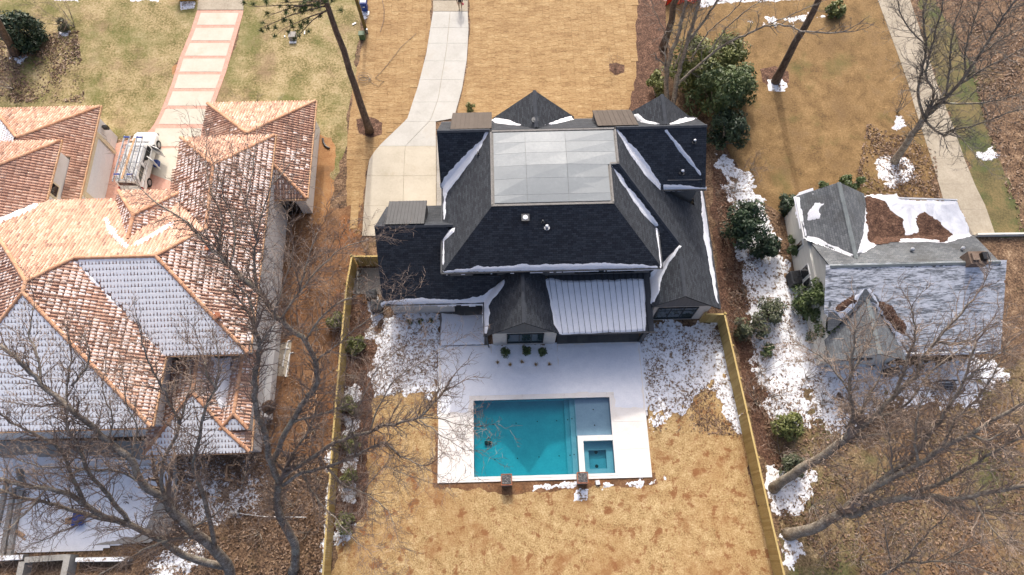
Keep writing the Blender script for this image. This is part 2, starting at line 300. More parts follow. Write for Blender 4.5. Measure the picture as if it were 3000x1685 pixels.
K['lumber'] = mat('lumber', [(0, (168, 128, 92)), (.5, (196, 158, 122)), (1, (216, 186, 154))], scale=2, fine=16, mix=.5)
K['grey_wall'] = mat('grey_concrete_wall', [(0, (128, 124, 116)), (.5, (156, 152, 144)), (1, (178, 175, 168))], scale=.8, fine=12, mix=.5, bump=.2)
K['pvc'] = simple('white_pvc', (226, 226, 222), .4, var=.05)
K['pole'] = mat('treated_pole', [(0, (84, 74, 44)), (1, (124, 110, 66))], scale=2, fine=14, stretch=(1, 1, .3), bump=.4)
K['stone_top'] = mat('grey_pebbles', [(0, (58, 58, 58)), (.5, (116, 114, 112)), (1, (190, 188, 184))], scale=14, fine=34, mix=.5, tint=.5, bump=.8)
K['copper'] = simple('copper_band', (168, 104, 72), .5, metal=.3)
K['skin'] = simple('skin', (196, 150, 124), .6); K['khaki'] = simple('khaki_cloth', (150, 132, 110), .9); K['dark_cloth'] = simple('dark_cloth', (28, 26, 30), .9); K['pink'] = simple('pink_cloth', (206, 66, 96), .8)
K['hair'] = simple('brown_hair', (52, 38, 30), .7)
K['wire'] = simple('grey_wire', (118, 112, 104), .6)
K['patchy_snow'] = mat('patchy_snow', [(0, (104, 84, 62)), (.22, (146, 126, 104)), (.36, (214, 214, 214)), (.55, (238, 240, 243)), (1, (248, 249, 251))], scale=1.5, fine=5, mix=.62, rough=.7, bump=.4, spec=.2, con=.14)
K['snow_dusting'] = mat('snow_dusting', [(0, (104, 107, 110)), (.3, (136, 140, 143)), (.5, (206, 209, 213)), (1, (245, 246, 249))], scale=1.1, fine=5, mix=.6, rough=.7, bump=.3, spec=.2, con=.14, stretch=(.45, 2.6, 1))
K['bark_pale'] = mat('pale_bark', [(0, (104, 94, 82)), (.4, (140, 129, 114)), (.7, (164, 154, 138)), (1, (188, 180, 164))], scale=2.5, fine=10, mix=.5, bump=.9, con=.15, extra=[((150, 154, 136), 1.4, .55, .7, .5)])
K['twig_pale'] = mat('pale_twigs', [(0, (116, 100, 88)), (.5, (148, 132, 118)), (1, (176, 162, 148))], scale=1.5, fine=8, mix=.5)
K['frost'] = mat('thin_frost', [(0, (198, 172, 158)), (.4, (222, 208, 201)), (1, (243, 241, 241))], scale=1.0, fine=8, mix=.5, rough=.7, bump=.2, spec=.2, con=.15)
# ------------------------------------------------------------------ ground and its covers
POOL = (-2.45, 7.18, 4.92, 10.16)
HOLE = (-2.62, 7.34, 4.76, 10.32)
m = MB()
B = 260
for (x0, x1, y0, y1) in ((-B, HOLE[0], -B, B), (HOLE[1], B, -B, B), (HOLE[0], HOLE[1], -B, HOLE[2]), (HOLE[0], HOLE[1], HOLE[3], B)):
    m.face([(x0, y0, 0), (x1, y0, 0), (x1, y1, 0), (x0, y1, 0)])
tag(m.build('ground', K['litter']), 'brown leaf-littered ground under everything', kind='structure')
def zone(name, px, mt, z0, amp=.35, freq=1.0, res=.2, k=.12, label=None, sd=1, **kw):
    o = patch(name, XY(px), mt, th=.006, amp=amp, freq=freq, res=res, k=k, sd=sd, z0=z0, bump=.3, **kw)
    return tag(o, label, kind='structure')
zone('lawn', [(-160, -90), (590, -90), (575, 40), (520, 190), (465, 345), (425, 395), (340, 410), (280, 440), (-160, 440)], K['lawn_left'], .010, amp=.8, freq=.5, res=.3, label='patchy green and straw lawn beside the brick-banded drive', sd=3)
zone('lawn', [(690, -90), (1060, -90), (1048, 110), (1022, 330), (1000, 480), (935, 640), (920, 420), (915, 300), (620, 330), (660, 230), (705, 80)], K['lawn_left'], .010, amp=.6, freq=.6, res=.25, label='patchy straw lawn between the drive and the pine', sd=4)
zone('lawn', [(1950, -90), (2560, -90), (2625, 120), (2670, 260), (2720, 450), (2740, 590), (2520, 640), (2300, 640), (2190, 560), (2130, 400), (1990, 240), (1945, 100)], K['lawn_right'], .010, amp=.7, freq=.5, res=.3, label='golden dormant lawn in front of the grey-roofed house', sd=5)
zone('verge', [(2690, -90), (2780, 60), (2850, 230), (2900, 380), (2960, 560), (3010, 690), (2915, 690), (2880, 590), (2780, 340), (2700, 100)], K['lawn_green'], .012, amp=1.0, freq=.6, res=.25, label='thin green grass along the far side of the right drive', sd=6)
zone('woodland_floor', [(2230, 1180), (2420, 1150), (2750, 1120), (3150, 1040), (3150, 1900), (2330, 1900), (2290, 1650)], K['litter_right'], .008, amp=1.2, freq=.4, res=.35, label='olive and brown leaf litter under the bare trees on the right', sd=7)
zone('lawn', [(1062, 1185), (1130, 1140), (1300, 1130), (1300, 1300), (1900, 1300), (1905, 1130), (2125, 1100), (2165, 1270), (2240, 1560), (2300, 1900), (930, 1900), (985, 1600), (1050, 1400)], K['lawn_back'], .014, amp=.6, freq=.8, res=.2, hole=(-4.5, 9.3, 4.9, 30), label='straw-coloured back lawn with bare red spots', sd=8)
zone('clay_strip', [(880, 620), (1050, 600), (1062, 700), (1062, 760), (1090, 860), (1095, 1010), (1000, 1120), (985, 1330), (760, 1340), (790, 950), (800, 690)], K['clay'], .012, amp=.8, freq=.7, res=.22, label='bare brown clay between the tiled house and the fence', sd=9)
zone('clay_bank', [(900, 385), (975, 400), (985, 470), (950, 650), (905, 660)], K['orange_clay'], .018, amp=.5, freq=.9, res=.15, label='bright orange clay beside the tiled house wall', sd=10)
zone('planting_bed', [(985, 860), (1060, 880), (1095, 960), (1090, 1110), (1080, 1300), (1070, 1480), (1040, 1560), (970, 1560), (975, 1300), (990, 1050)], K['mulch'], .022, amp=.4, freq=1.0, res=.15, label='dark mulch bed along the inside of the fence', sd=11)
zone('mulch_bed', [(1868, -90), (1950, -90), (1950, 90), (1925, 200), (1925, 330), (1838, 330), (1862, 200)], K['mulch'], .016, amp=.4, freq=.9, res=.18, label='reddish mulch strip beside the evergreen shrubs', sd=12)
zone('mulch_bed', [(2085, 480), (2130, 520), (2170, 700), (2200, 900), (2240, 1150), (2285, 1400), (2260, 1420), (2190, 1160), (2130, 930), (2110, 900), (2092, 700)], K['mulch'], .016, amp=.7, freq=.8, res=.18, label='mulch strip between the dark-roofed house and the fence line', sd=13)
zone('mulch_ring', [(1046, 352), (1085, 343), (1118, 362), (1117, 395), (1085, 405), (1050, 393)], K['mulch'], .04, amp=.15, freq=2, res=.08, label='round mulch ring at the foot of the left pine', sd=14)
zone('mulch_ring', [(2232, 205), (2270, 196), (2306, 212), (2308, 240), (2270, 258), (2236, 240)], K['mulch'], .03, amp=.12, freq=2, res=.08, label='mulch ring at the foot of the right pine', sd=15)
zone('mulch_ring', [(1786, 190), (1805, 185), (1826, 192), (1826, 213), (1803, 219), (1787, 208)], K['mulch'], .05, amp=.1, freq=2, res=.08, label='small mulch ring round the sapling on the front lawn', sd=16)
zone('footpath', [(360, 60), (385, 60), (440, 130), (490, 200), (520, 190), (500, 225), (470, 200), (420, 130)], K['orange_clay'], .005, amp=.3, freq=1.2, res=.15, label='worn dirt path across the left lawn', sd=17)
zone('clay_patch', [(850, 70), (935, 62), (940, 90), (890, 120), (840, 125)], K['orange_clay'], .006, amp=.4, freq=1, res=.15, label='bare clay patch on the lawn under the pine', sd=18)
zone('clay_edge', [(1265, 1410), (1285, 1180), (1300, 1180), (1300, 1400), (1920, 1385), (1930, 1420), (1500, 1445), (1270, 1432)], K['clay'], .020, amp=.35, freq=1.4, res=.1, hole=(-4.85, 9.6, 4.65, 30), label='bare clay margin round the pool terrace', sd=19)
# laid sod on the front lawn: the biggest pieces one by one, the rest as one sheet
sodz = [[(1085, -70), (1262, -70), (1256, 100), (1240, 178), (1222, 250), (1192, 345), (1110, 425), (1076, 470), (1068, 520), (1058, 600), (1052, 690), (1030, 690), (1018, 560), (1020, 400), (1048, 200), (1074, 105)],
        [(1376, -70), (1868, -70), (1866, 200), (1842, 345), (1345, 345), (1360, 262), (1373, 175), (1379, 87)]]
base1 = zone('lawn', sodz[0], K['sod'], .012, amp=.2, freq=1, res=.25, label='laid tan sod left of the new driveway', sd=20)
base2 = zone('lawn', sodz[1], K['sod'], .012, amp=.2, freq=1, res=.25, label='laid tan sod right of the new driveway', sd=21)
rs = random.Random(3); pieces = []
for zi, px in enumerate(sodz):
    poly = XY(px); xs = [p[0] for p in poly]; ys = [p[1] for p in poly]; W_, H_ = .62, .41
    col = 0; x = min(xs)
    while x < max(xs):
        y = min(ys)-rs.random()*H_
        while y < max(ys):
            pieces.append((x+W_/2, y+H_/2, zi)); y += H_
        x += W_
    del poly
keepp = []
for zi in (0, 1):
    pp = [p for p in pieces if p[2] == zi]; X = np.array([p[0] for p in pp]); Y = np.array([p[1] for p in pp])
    d = sdist(X, Y, XY(sodz[zi])); keepp += [p for p, q in zip(pp, d) if q > .2]
keepp.sort(key=lambda p: p[1])
variants = []
for i in range(10):
    q = MB(); q.box((0, 0, 0), (.612, .402, .03), t=min(1, max(0, rs.gauss(.55, .26))), taper=.985); me = q.mesh('sod_piece'); me.materials.append(K['sod']); variants.append(me)
rest = {0: MB(), 1: MB()}
for i, (x, y, zi) in enumerate(keepp):
    M_ = Matrix.Translation((x, y, .02+rs.random()*.010)) @ Matrix.Rotation(rs.gauss(0, .02), 4, 'Z') @ Matrix.Rotation(rs.gauss(0, .008), 4, 'X')
    if i < 300: link('sod_piece', variants[rs.randrange(10)], (base1, base2)[zi], M_)
    else:
        b_ = len(rest[zi].v); rest[zi].box((0, 0, 0), (.612, .402, .03), t=min(1, max(0, rs.gauss(.55, .26))), taper=.985)
        rest[zi].v[b_:] = [tuple(M_ @ Vector(v)) for v in rest[zi].v[b_:]]
for zi in (0, 1):
    if rest[zi].v: tag(rest[zi].build('sod', K['sod'], (base1, base2)[zi]), kind='stuff')
# paving slabs
def slab_poly(name, mt, parent, pts, z0, z1, gap=.012, t=.5):
    c = sum((Vector(p[:2]) for p in pts), Vector((0, 0)))/len(pts); q = []
    for p in pts:
        v = Vector(p[:2]); d = v-c; q.append(c+d*(1-gap/max(d.length, .1)))
    mb = MB(); n = len(q); area = sum(q[i].x*q[(i+1) % n].y-q[(i+1) % n].x*q[i].y for i in range(n))
    if area < 0: q = q[::-1]
    mb.face([(p.x, p.y, z1) for p in q], t=t)
    for i in range(n): a, b = q[i], q[(i+1) % n]; mb.face([(a.x, a.y, z0), (b.x, b.y, z0), (b.x, b.y, z1), (a.x, a.y, z1)], t=t)
    return mb.build(name, mt, parent)
def ip(tab, y):
    for (y0, x0), (y1, x1) in zip(tab, tab[1:]):
        if y <= y1: return x0+(x1-x0)*(y-y0)/(y1-y0)
    return tab[-1][1]
xl = [(-60, 1270), (35, 1268.5), (87, 1260), (157, 1249), (252, 1225), (349, 1193), (424, 1115), (445, 1097), (468, 1082), (514, 1075), (601, 1067), (692, 1061)]
xr = [(-60, 1371), (35, 1370.5), (87, 1373), (175, 1368), (262, 1354), (330, 1335), (352, 1330), (356, 1277), (692, 1278)]
xm = [(-60, 1320), (35, 1319), (140, 1309), (290, 1284), (352, 1262), (430, 1187), (516, 1183), (604, 1181), (692, 1181)]
drive = tag(slab_poly('driveway', K['concrete_old'], None, [P(ip(xl, y), y) for y in range(-60, 693, 12)]+[P(ip(xr, y), y) for y in range(692, -61, -12)], 0, .03, gap=.03), 'curving new concrete driveway left of the dark-roofed house', kind='structure')
rows = [35, 82, 128, 180, 235, 300, 357, 429, 516, 604, 692]
for a, b in zip(rows, rows[1:]):
    st = [a+(b-a)*i/6 for i in range(7)]; mt = K['concrete_pale'] if a < 429 else K['concrete']
    slab_poly('concrete_slab', mt, drive, [P(ip(xl, y), y) for y in st]+[P(ip(xm, y)-.3, y) for y in st[::-1]], .03, .055)
    slab_poly('concrete_slab', mt, drive, [P(ip(xm, y)+.3, y) for y in st]+[P(ip(xr, y), y) for y in st[::-1]], .03, .055)
for i in range(3):
    for a, b in ((-60, 2), (3, 34)):
        f = lambda y, k: ip(xl, y)+(ip(xr, y)-ip(xl, y))*k/3
        slab_poly('concrete_slab', K['concrete_old'], drive, [P(f(a, i), a), P(f(b, i), b), P(f(b, i+1), b), P(f(a, i+1), a)], .03, .055)
# brick-banded drive on the left
lo = [(-60, 588), (31, 578), (91, 559), (175, 524), (245, 503), (335, 468), (375, 446), (392, 428)]
ro = [(-60, 712), (35, 714), (101, 695), (210, 664), (297, 632), (392, 600)]
bd = tag(slab_poly('brick_driveway', K['brick_band'], None, [P(ip(lo, y), y) for y in range(31, 393, 12)]+[P(430, 395), P(330, 425), P(285, 520), P(280, 640), P(520, 640), P(560, 480), P(610, 395)]+[P(ip(ro, y), y) for y in range(391, 30, -12)], 0, .04, gap=.02), 'pink brick bands framing the concrete drive of the tiled house', kind='structure')
bands = [39, 74.5, 83, 120, 127.5, 165, 173, 211.5, 219.5, 260, 269, 311, 320, 365, 377, 430]
for a, b in zip(bands[0::2], bands[1::2]):
    slab_poly('cream_slab', K['cream_slab'], bd, [P(ip(lo, a)+13, a), P(ip(lo, b)+13, b), P(ip(ro, b)-13, b), P(ip(ro, a)-13, a)], .04, .055)
slab_poly('cream_slab', K['cream_slab'], bd, [P(470, 436), P(600, 432), P(560, 500), P(520, 540), P(430, 505), P(425, 450)], .04, .055)
for i in range(3):
    f = lambda y, k: ip(lo, y)+(ip(ro, y)-ip(lo, y))*k/3
    slab_poly('concrete_slab', K['concrete_old'], bd, [P(f(-60, i), -60), P(f(30, i), 30), P(f(30, i+1), 30), P(f(-60, i+1), -60)], .0, .05)
# plain drive on the right
l2 = [(-60, 2548), (0, 2571), (107, 2610), (219, 2652), (335, 2685), (419, 2713), (573, 2760), (600, 2765), (690, 2800)]
r2 = [(-60, 2640), (0, 2666), (116, 2704), (280, 2755), (354, 2787), (466, 2825), (536, 2853), (600, 2885), (690, 2916)]
rd = tag(slab_poly('driveway', K['concrete_old'], None, [P(ip(l2, y), y) for y in range(-60, 691, 15)]+[P(ip(r2, y), y) for y in range(690, -61, -15)], 0, .02, gap=.03), 'old tan concrete driveway beside the grey-roofed house', kind='structure')
rw = list(range(-60, 691, 75))
for a, b in zip(rw, rw[1:]):
    slab_poly('concrete_slab', K['concrete_old'], rd, [P(ip(l2, a), a), P(ip(l2, b), b), P(ip(r2, b), b), P(ip(r2, a), a)], .02, .04, gap=.008)
# side pad, path strip by the house
sp = tag(slab_poly('side_walk', K['grey_wall'], None, [P(1279, 395), P(1300, 395), P(1300, 615), P(1279, 612)], 0, .05), 'grey strip of paving between driveway and house wall', kind='structure')
tag(slab_poly('gravel_pad', K['grey_wall'], None, [P(1038, 785), P(1110, 785), P(1118, 862), P(1034, 862)], 0, .02), 'grey gravel pad behind the short fence', kind='structure')
# ------------------------------------------------------------------ snow lying on the ground
SN = 'snow lying in patches on the ground'
def snow(px, label, th=.05, amp=.6, freq=1.0, res=.1, k=.16, sd=1, mt='patchy_snow', z=0.02, cap=.35, **kw):
    kw['octs'] = max(5, kw.get('octs', 5))
    return tag(patch('snow_patch', XY(px), K[mt], base=z, th=th, amp=amp*1.25, freq=freq, res=min(res, .09), k=k, sd=sd, cap=cap, gain=.72, **kw), label, 'snow', SN, 'stuff')
snow([(1125, 925), (1290, 925), (1290, 1160), (1180, 1150), (1100, 1160), (1085, 1090), (1100, 990)], 'thin patchy snow left of the white terrace', mt='patchy_snow', th=.035, amp=.75, freq=.9, res=.07, sd=31, octs=5, k=.1, bias=-.06, hole=(-4.88, 9.6, 4.7, 17))
snow([(1880, 1005), (1920, 945), (2060, 955), (2112, 965), (2140, 1060), (2165, 1200), (2170, 1280), (2135, 1250), (2085, 1120), (1960, 1245), (1915, 1260), (1870, 1100)], 'patchy snow between the terrace and the right fence', mt='patchy_snow', th=.035, amp=.9, freq=.9, res=.07, sd=32, octs=5, k=.1, bias=-.06, hole=(-4.8, 9.64, 4.7, 14.2))
snow([(2120, 470), (2180, 500), (2215, 580), (2260, 650), (2285, 760), (2330, 900), (2410, 1060), (2640, 1075), (2900, 1060), (2960, 1110), (2800, 1190), (2600, 1190), (2520, 1260), (2400, 1230), (2270, 1240), (2215, 1100), (2185, 900), (2165, 700), (2130, 560)], 'long snow strip between the right fence and the grey-roofed house', mt='patchy_snow', th=.05, amp=1.3, freq=.8, res=.09, sd=33, octs=6, k=.1, cap=.4)
snow([(2262, 1380), (2330, 1370), (2385, 1400), (2375, 1460), (2330, 1510), (2280, 1500), (2255, 1440)], 'snow patch at the foot of the leaning tree by the fence', amp=.7, freq=1.3, res=.08, sd=34, octs=5, k=.1)
snow([(2295, 1570), (2330, 1575), (2350, 1620), (2320, 1660), (2300, 1650)], 'small snow patch at the lower end of the right fence', amp=.4, freq=1.6, res=.08, sd=35)
snow([(2570, 470), (2610, 450), (2670, 465), (2685, 530), (2620, 550), (2565, 520)], 'snow patch in the shade of the big right tree trunk', amp=.6, freq=1.4, res=.08, sd=36, octs=5)
snow([(2622, 350), (2645, 345), (2655, 368), (2640, 380), (2620, 372)], 'little snow patch above the big right tree', amp=.7, bias=-.1, freq=2, res=.07, sd=37)
snow([(2250, 236), (2290, 232), (2300, 250), (2290, 265), (2256, 262)], 'snow at the foot of the right pine', amp=.18, freq=2.4, res=.06, sd=38, z=.05)
snow([(2115, 0), (2250, -5), (2480, -20), (2500, -70), (2050, -70), (2060, 15)], 'snow bank along the street at the top right', amp=.4, freq=.8, res=.12, sd=39, octs=5, th=.12, bias=.35, cap=1)
snow([(2180, 55), (2300, 45), (2440, 40), (2440, 60), (2180, 72)], 'scattered snow under the street bank', amp=1.0, freq=1.4, res=.09, sd=40, octs=5, k=.06, bias=-.35)
snow([(1850, -20), (1945, -5), (2060, 0), (2060, -60), (1850, -60)], 'snow by the orange netting at the top', amp=.5, freq=1.2, res=.1, sd=41)
snow([(1058, 35), (1085, 32), (1082, 46), (1062, 55)], 'snow patch beside the blue bin', amp=.12, freq=2, res=.07, sd=42)
snow([(25, 150), (115, 155), (100, 175), (60, 190), (20, 180)], 'snow remnants under the big green bush', amp=.8, freq=1.3, res=.08, sd=43, bias=-.3, octs=5)
snow([(528, 5), (572, 5), (568, 25), (530, 30)], 'snow patch at the yellow bin', amp=.2, freq=2, res=.08, sd=44)
snow([(145, -40), (240, -40), (230, 5), (160, 2)], 'street-side snow at the top left', amp=.3, freq=1.5, res=.1, sd=45)
snow([(370, -40), (470, -40), (460, 4), (380, 6)], 'street-side snow left of the yellow bin', amp=.4, freq=1.5, res=.1, sd=46)
snow([(172, 95), (205, 92), (200, 104), (172, 106)], 'snow scrap below the bare shrub', amp=.15, freq=2, res=.07, sd=47)
snow([(530, 1345), (790, 1345), (800, 1420), (760, 1480), (640, 1500), (530, 1560), (500, 1440)], 'thin snow over leaves behind the tiled house', mt='patchy_snow', th=.03, amp=1.2, freq=.7, res=.1, sd=48, octs=6, k=.08, bias=-.15)
snow([(480, 1600), (560, 1570), (620, 1600), (560, 1680), (430, 1720), (420, 1660)], 'snow patch under the forked oak', mt='patchy_snow', amp=.9, freq=.9, res=.1, sd=49, octs=5, bias=-.1)
snow([(968, 1280), (985, 1290), (975, 1480), (962, 1640), (940, 1690), (930, 1660), (945, 1500)], 'thin snow line outside the left fence', amp=.6, freq=1.4, res=.08, sd=50, octs=5, bias=-.2)
for i, (a, b) in enumerate([(1025, 1160), (1022, 1255), (1020, 1350), (1015, 1445), (1005, 1565)]):
    snow([(a-16, b-38), (a+30, b-30), (a+26, b+26), (a-18, b+30)], ['snow between the first bed shrubs by the fence', 'snow patch beside the second bed shrub', 'snow patch in the middle of the fence bed', 'snow patch beside the fourth bed shrub', 'snow at the lower end of the fence bed'][i], amp=.5, freq=1.6, res=.07, sd=51+i, octs=4)
snow([(1085, 870), (1105, 870), (1110, 925), (1090, 1000), (1070, 990), (1085, 920)], 'snow beside the air conditioners', amp=.4, freq=1.5, res=.08, sd=57)
snow([(1560, 1418), (1690, 1412), (1690, 1430), (1560, 1440)], 'snow strip under the pool edge between the pillars', bias=-.1, amp=.3, freq=1.6, res=.07, sd=58, z=.03)
snow([(1690, 1435), (1722, 1435), (1720, 1465), (1680, 1468)], 'snow in the shadow of the right pillar', amp=.25, freq=2, res=.06, sd=59, z=.03)
snow([(1760, 1410), (1930, 1400), (1920, 1330), (1935, 1330), (1945, 1400), (1900, 1425), (1770, 1432)], 'snow scraps at the lower right terrace corner', amp=.6, freq=1.7, res=.07, sd=60, octs=5, bias=-.25, z=.03)
snow([(2860, 450), (2900, 430), (2920, 450), (2890, 480)], 'snow scraps in the leaf litter far right', amp=.7, freq=1.5, res=.08, sd=61, bias=-.2)
# ------------------------------------------------------------------ the dark-roofed house
FZ, EZ = 9.5, 6.4
pA = lambda X, Y: FZ-(20.55-Y)*.975
pL = lambda X, Y: FZ-(-.75-X)*.912
pFW = lambda X, Y: FZ-(26.28-Y)*1.25
pR2 = lambda X, Y: FZ-(X-7.05)*.931
pR1 = lambda X, Y: FZ-(X-7.6)*.884
pR3 = lambda X, Y: FZ-(23.45-Y)*.95
pFR = lambda X, Y: FZ-(26.2-Y)*1.033
pF = lambda X, Y: FZ-(Y-26.28)*1.07
pW1 = lambda X, Y: 5.68-(11.92-X)*1.0
pG = lambda X, Y: 7.15-(20.5-Y)*.975
pGf = lambda X, Y: 7.15-(Y-20.5)*1.09
pK = lambda X, Y: 6.0-(1.17-X)*1.05
pKr = lambda X, Y: 6.0-(X-1.17)*1.05
pP = lambda X, Y: 3.25+(Y-14.0)*.27
H = empty('house', (3, 20, 0), 'large dark-shingled house with flat grey roof top behind the pool', 'house')
roof = MB()
def pl(f, pts, th=.13): roof.slab([(x, y, f(x, y)) for x, y in pts], th)
pl(pA, [(-4.15, 17.37), (10.38, 17.37), (7.05, 20.55), (-.75, 20.55)])
pl(pL, [(-4.15, 17.37), (-.75, 20.55), (-.75, 26.28), (-4.15, 23.8)])
pl(pFW, [(-4.3, 26.28), (-.75, 26.28), (-4.15, 23.8), (-4.3, 23.8)])
pl(pR2, [(7.05, 20.55), (10.38, 17.37), (10.38, 20.19), (7.05, 23.45)])
pl(pR3, [(7.05, 23.45), (7.6, 23.45), (11.92, 19.43), (10.2, 17.62), (9.9, 17.62), (9.9, 20.65)])
pl(pR1, [(7.6, 26.28), (7.6, 23.45), (11.92, 19.43), (11.92, 15.55), (14.95, 15.55), (14.95, 25.4), (13.9, 25.4), (13.9, 23.2), (11.1, 23.2)])
pl(pFR, [(7.6, 26.2), (13.7, 26.2), (14.05, 23.2), (11.1, 23.2)])
pl(pF, [(-4.3, 26.28), (13.7, 26.28), (13.95, 29.1), (-4.3, 29.1)])
for X0, hw, Yf, lab in ((2.34, 2.95, 29.45, 'c'), (11.03, 2.6, 28.9, 'r')):
    g1 = lambda X, Y, X0=X0: 9.42-abs(X-X0)*1.05
    for s in (-1, 1): pl(g1, [(X0, Yf), (X0, 26.4), (X0+s*hw, 29.05 if lab == 'c' else 28.8), (X0+s*hw, Yf)])
pl(pW1, [(11.92, 19.43), (11.92, 15.55), (10.05, 15.55), (10.05, 17.5)])
pl(pG, [(-8.6, 16.42), (-1.5, 16.42), (-.2, 17.85), (-3.7, 17.85), (-3.7, 20.5), (-8.6, 20.5)])
pl(pGf, [(-8.6, 20.5), (-3.4, 20.5), (-4.1, 21.4), (-4.1, 24.1), (-8.6, 24.1)])
pl(pK, [(1.17, 13.9), (1.17, 17.85), (-.2, 17.85), (-1.5, 16.42), (-1.5, 13.9)])
pl(pKr, [(1.17, 13.9), (1.17, 17.85), (2.75, 17.85), (3.8, 14.1), (3.8, 13.9)])
rf = roof.build('roof', K['roof'], H)
# ridge and hip caps
def cap(a, b, w_=.26, mt='ridge', par=None, n=None):
    a, b = Vector(a), Vector(b); L_ = (b-a).length; n = n or max(2, int(L_/.3)); mb = MB(); d = (b-a)/n; x = d.normalized(); y = Vector((0, 0, 1)).cross(x).normalized()
    for i in range(n):
        p, q = a+d*i, a+d*(i+1.12); h = Vector((0, 0, .055+.012*(i % 2))); e = Vector((0, 0, -w_*.32))
        mb.face([p+y*w_/2+e+h, p+h, q+h, q+y*w_/2+e+h]); mb.face([p+h, p-y*w_/2+e+h, q-y*w_/2+e+h, q+h])
    return mb.build('ridge_cap', K[mt], par)
for a, b in [((-4.3, 26.28, FZ), (-.8, 26.28, FZ)), ((7.65, 26.24, FZ), (13.7, 26.24, FZ)), ((2.34, 29.45, 9.42), (2.34, 26.5, 9.42)), ((11.03, 28.9, 9.42), (11.03, 26.5, 9.42)),
             ((-8.6, 20.5, 7.15), (-3.4, 20.5, 7.15)), ((1.17, 13.9, 6.0), (1.17, 17.8, 6.0)), ((11.92, 15.55, 5.68), (11.92, 18.4, 5.68)), ((11.92, 19.43, 5.68), (7.6, 23.45, FZ))]:
    cap(a, b, par=rf)
# flat membrane roof with its sheets and rim
fr = MB(); fr.slab([(-.75, 20.55, FZ+.02), (7.05, 20.55, FZ+.02), (7.05, 23.45, FZ+.02), (7.6, 23.45, FZ+.02), (7.6, 26.2, FZ+.02), (-.75, 26.2, FZ+.02)], .2)
flat = fr.build('flat_roof', K['gravel_edge'], H)
rr = random.Random(5)
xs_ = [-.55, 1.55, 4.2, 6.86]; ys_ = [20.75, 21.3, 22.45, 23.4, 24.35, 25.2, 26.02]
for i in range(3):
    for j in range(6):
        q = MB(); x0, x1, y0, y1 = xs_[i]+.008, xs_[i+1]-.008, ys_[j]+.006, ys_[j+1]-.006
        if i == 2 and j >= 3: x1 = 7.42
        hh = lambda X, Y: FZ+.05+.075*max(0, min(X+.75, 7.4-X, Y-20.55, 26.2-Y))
        q.slab([(x0, y0, hh(x0, y0)), (x1, y0, hh(x1, y0)), (x1, y1, hh(x1, y1)), (x0, y1, hh(x0, y1))], .03, t=(.3+.1*rr.random()) if j < 3 else (.62+.12*rr.random() if i == 1 else .45+.15*rr.random()))  # front sheets paler, palest mid-roof: reflected brightness and slope shading put into the tint
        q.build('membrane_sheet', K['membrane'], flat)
rim = MB()
for a, b in [((-.75, 20.6), (7.05, 20.6)), ((7.0, 20.6), (7.0, 23.45)), ((7.0, 23.5), (7.6, 23.5)), ((7.55, 23.5), (7.55, 26.2)), ((-.7, 20.6), (-.7, 26.2)), ((-.75, 26.15), (7.6, 26.15))]:
    rim.bar((a[0], a[1], FZ+.05), (b[0], b[1], FZ+.05), .12, .06)
rim.build('roof_rim', K['gravel_edge'], flat)
# vents
def vent(px, f, h_, r_, mt='dark_metal', capm=None, square=False):
    x, y = hit(px[0], px[1], f); z = f(x, y); q = MB()
    if square: q.bb(x-r_, x+r_, y-r_, y+r_, z-.2, z+h_); q.bb(x-r_*1.25, x+r_*1.25, y-r_*1.25, y+r_*1.25, z+h_, z+h_+.05)
    else: q.tube([(x, y, z-.15), (x, y, z+h_)], r_, 8); q.tube([(x, y, z-.02), (x, y, z+.06)], r_*2, 8)
    o = q.build('roof_vent', K[mt], rf)
    if capm: s_ = MB(); s_.tube([(x, y, z+h_), (x, y, z+h_+.07)], [r_*1.2, r_*.7], 8); s_.build('snow_cap', K['snow'], rf)
vent((1539, 645), pA, .35, .2, square=True, capm=1); vent((1590, 652), pA, .3, .06); vent((1602, 668), pA, .3, .1, 'alu', 1)
vent((2033, 418), pFR, .3, .08, capm=1); vent((1997, 508), pFR, .35, .1, capm=1); vent((1401, 452), pL, .3, .06); vent((1567, 352), lambda X, Y: 9.42-abs(X-2.34)*1.05, .1, .12)
# standing-seam metal roofs: each pan and each seam
def metal_roof(name, p00, p10, p11, p01, n, mt, par, seam=.035, th=.05, skipw=None):
    """p00-p10 low edge, p01-p11 high edge"""
    p00, p10, p11, p01 = map(Vector, (p00, p10, p11, p01)); b_ = MB(); b_.slab([p00-Vector((0, 0, .03)), p10-Vector((0, 0, .03)), p11-Vector((0, 0, .03)), p01-Vector((0, 0, .03))], .1)
    base = b_.build(name, K['dark_metal'], par)
    for i in range(n):
        a, b = i/n, (i+1)/n; e = .012/max((p10-p00).length/n, .1)
        q = MB(); l0, l1 = p00.lerp(p10, a+e*.1), p00.lerp(p10, b-e*.1); h0, h1 = p01.lerp(p11, a+e*.1), p01.lerp(p11, b-e*.1)
        q.slab([l0, l1, h1, h0], .02, t=rr.random()); q.build('metal_pan', K[mt], base)
        s_ = MB(); s_.bar(p00.lerp(p10, a)+Vector((0, 0, seam/2-.01)), p01.lerp(p11, a)+Vector((0, 0, seam/2-.01)), .02, seam); s_.build('seam', K[mt], base)
    return base
metal_roof('metal_roof', (-3.35, 28.75, 8.05), (-.64, 28.75, 8.05), (-.64, 26.5, 9.4), (-3.4, 26.5, 9.4), 9, 'bronze', H)
metal_roof('metal_roof', (6.4, 28.7, 8.05), (9.08, 28.7, 8.05), (9.2, 26.5, 9.4), (6.45, 26.5, 9.4), 8, 'bronze', H)
metal_roof('metal_roof', (-7.9, 23.05, 5.95), (-5.3, 23.05, 5.95), (-5.3, 20.6, 7.28), (-7.9, 20.6, 7.28), 11, 'dark_metal', H)
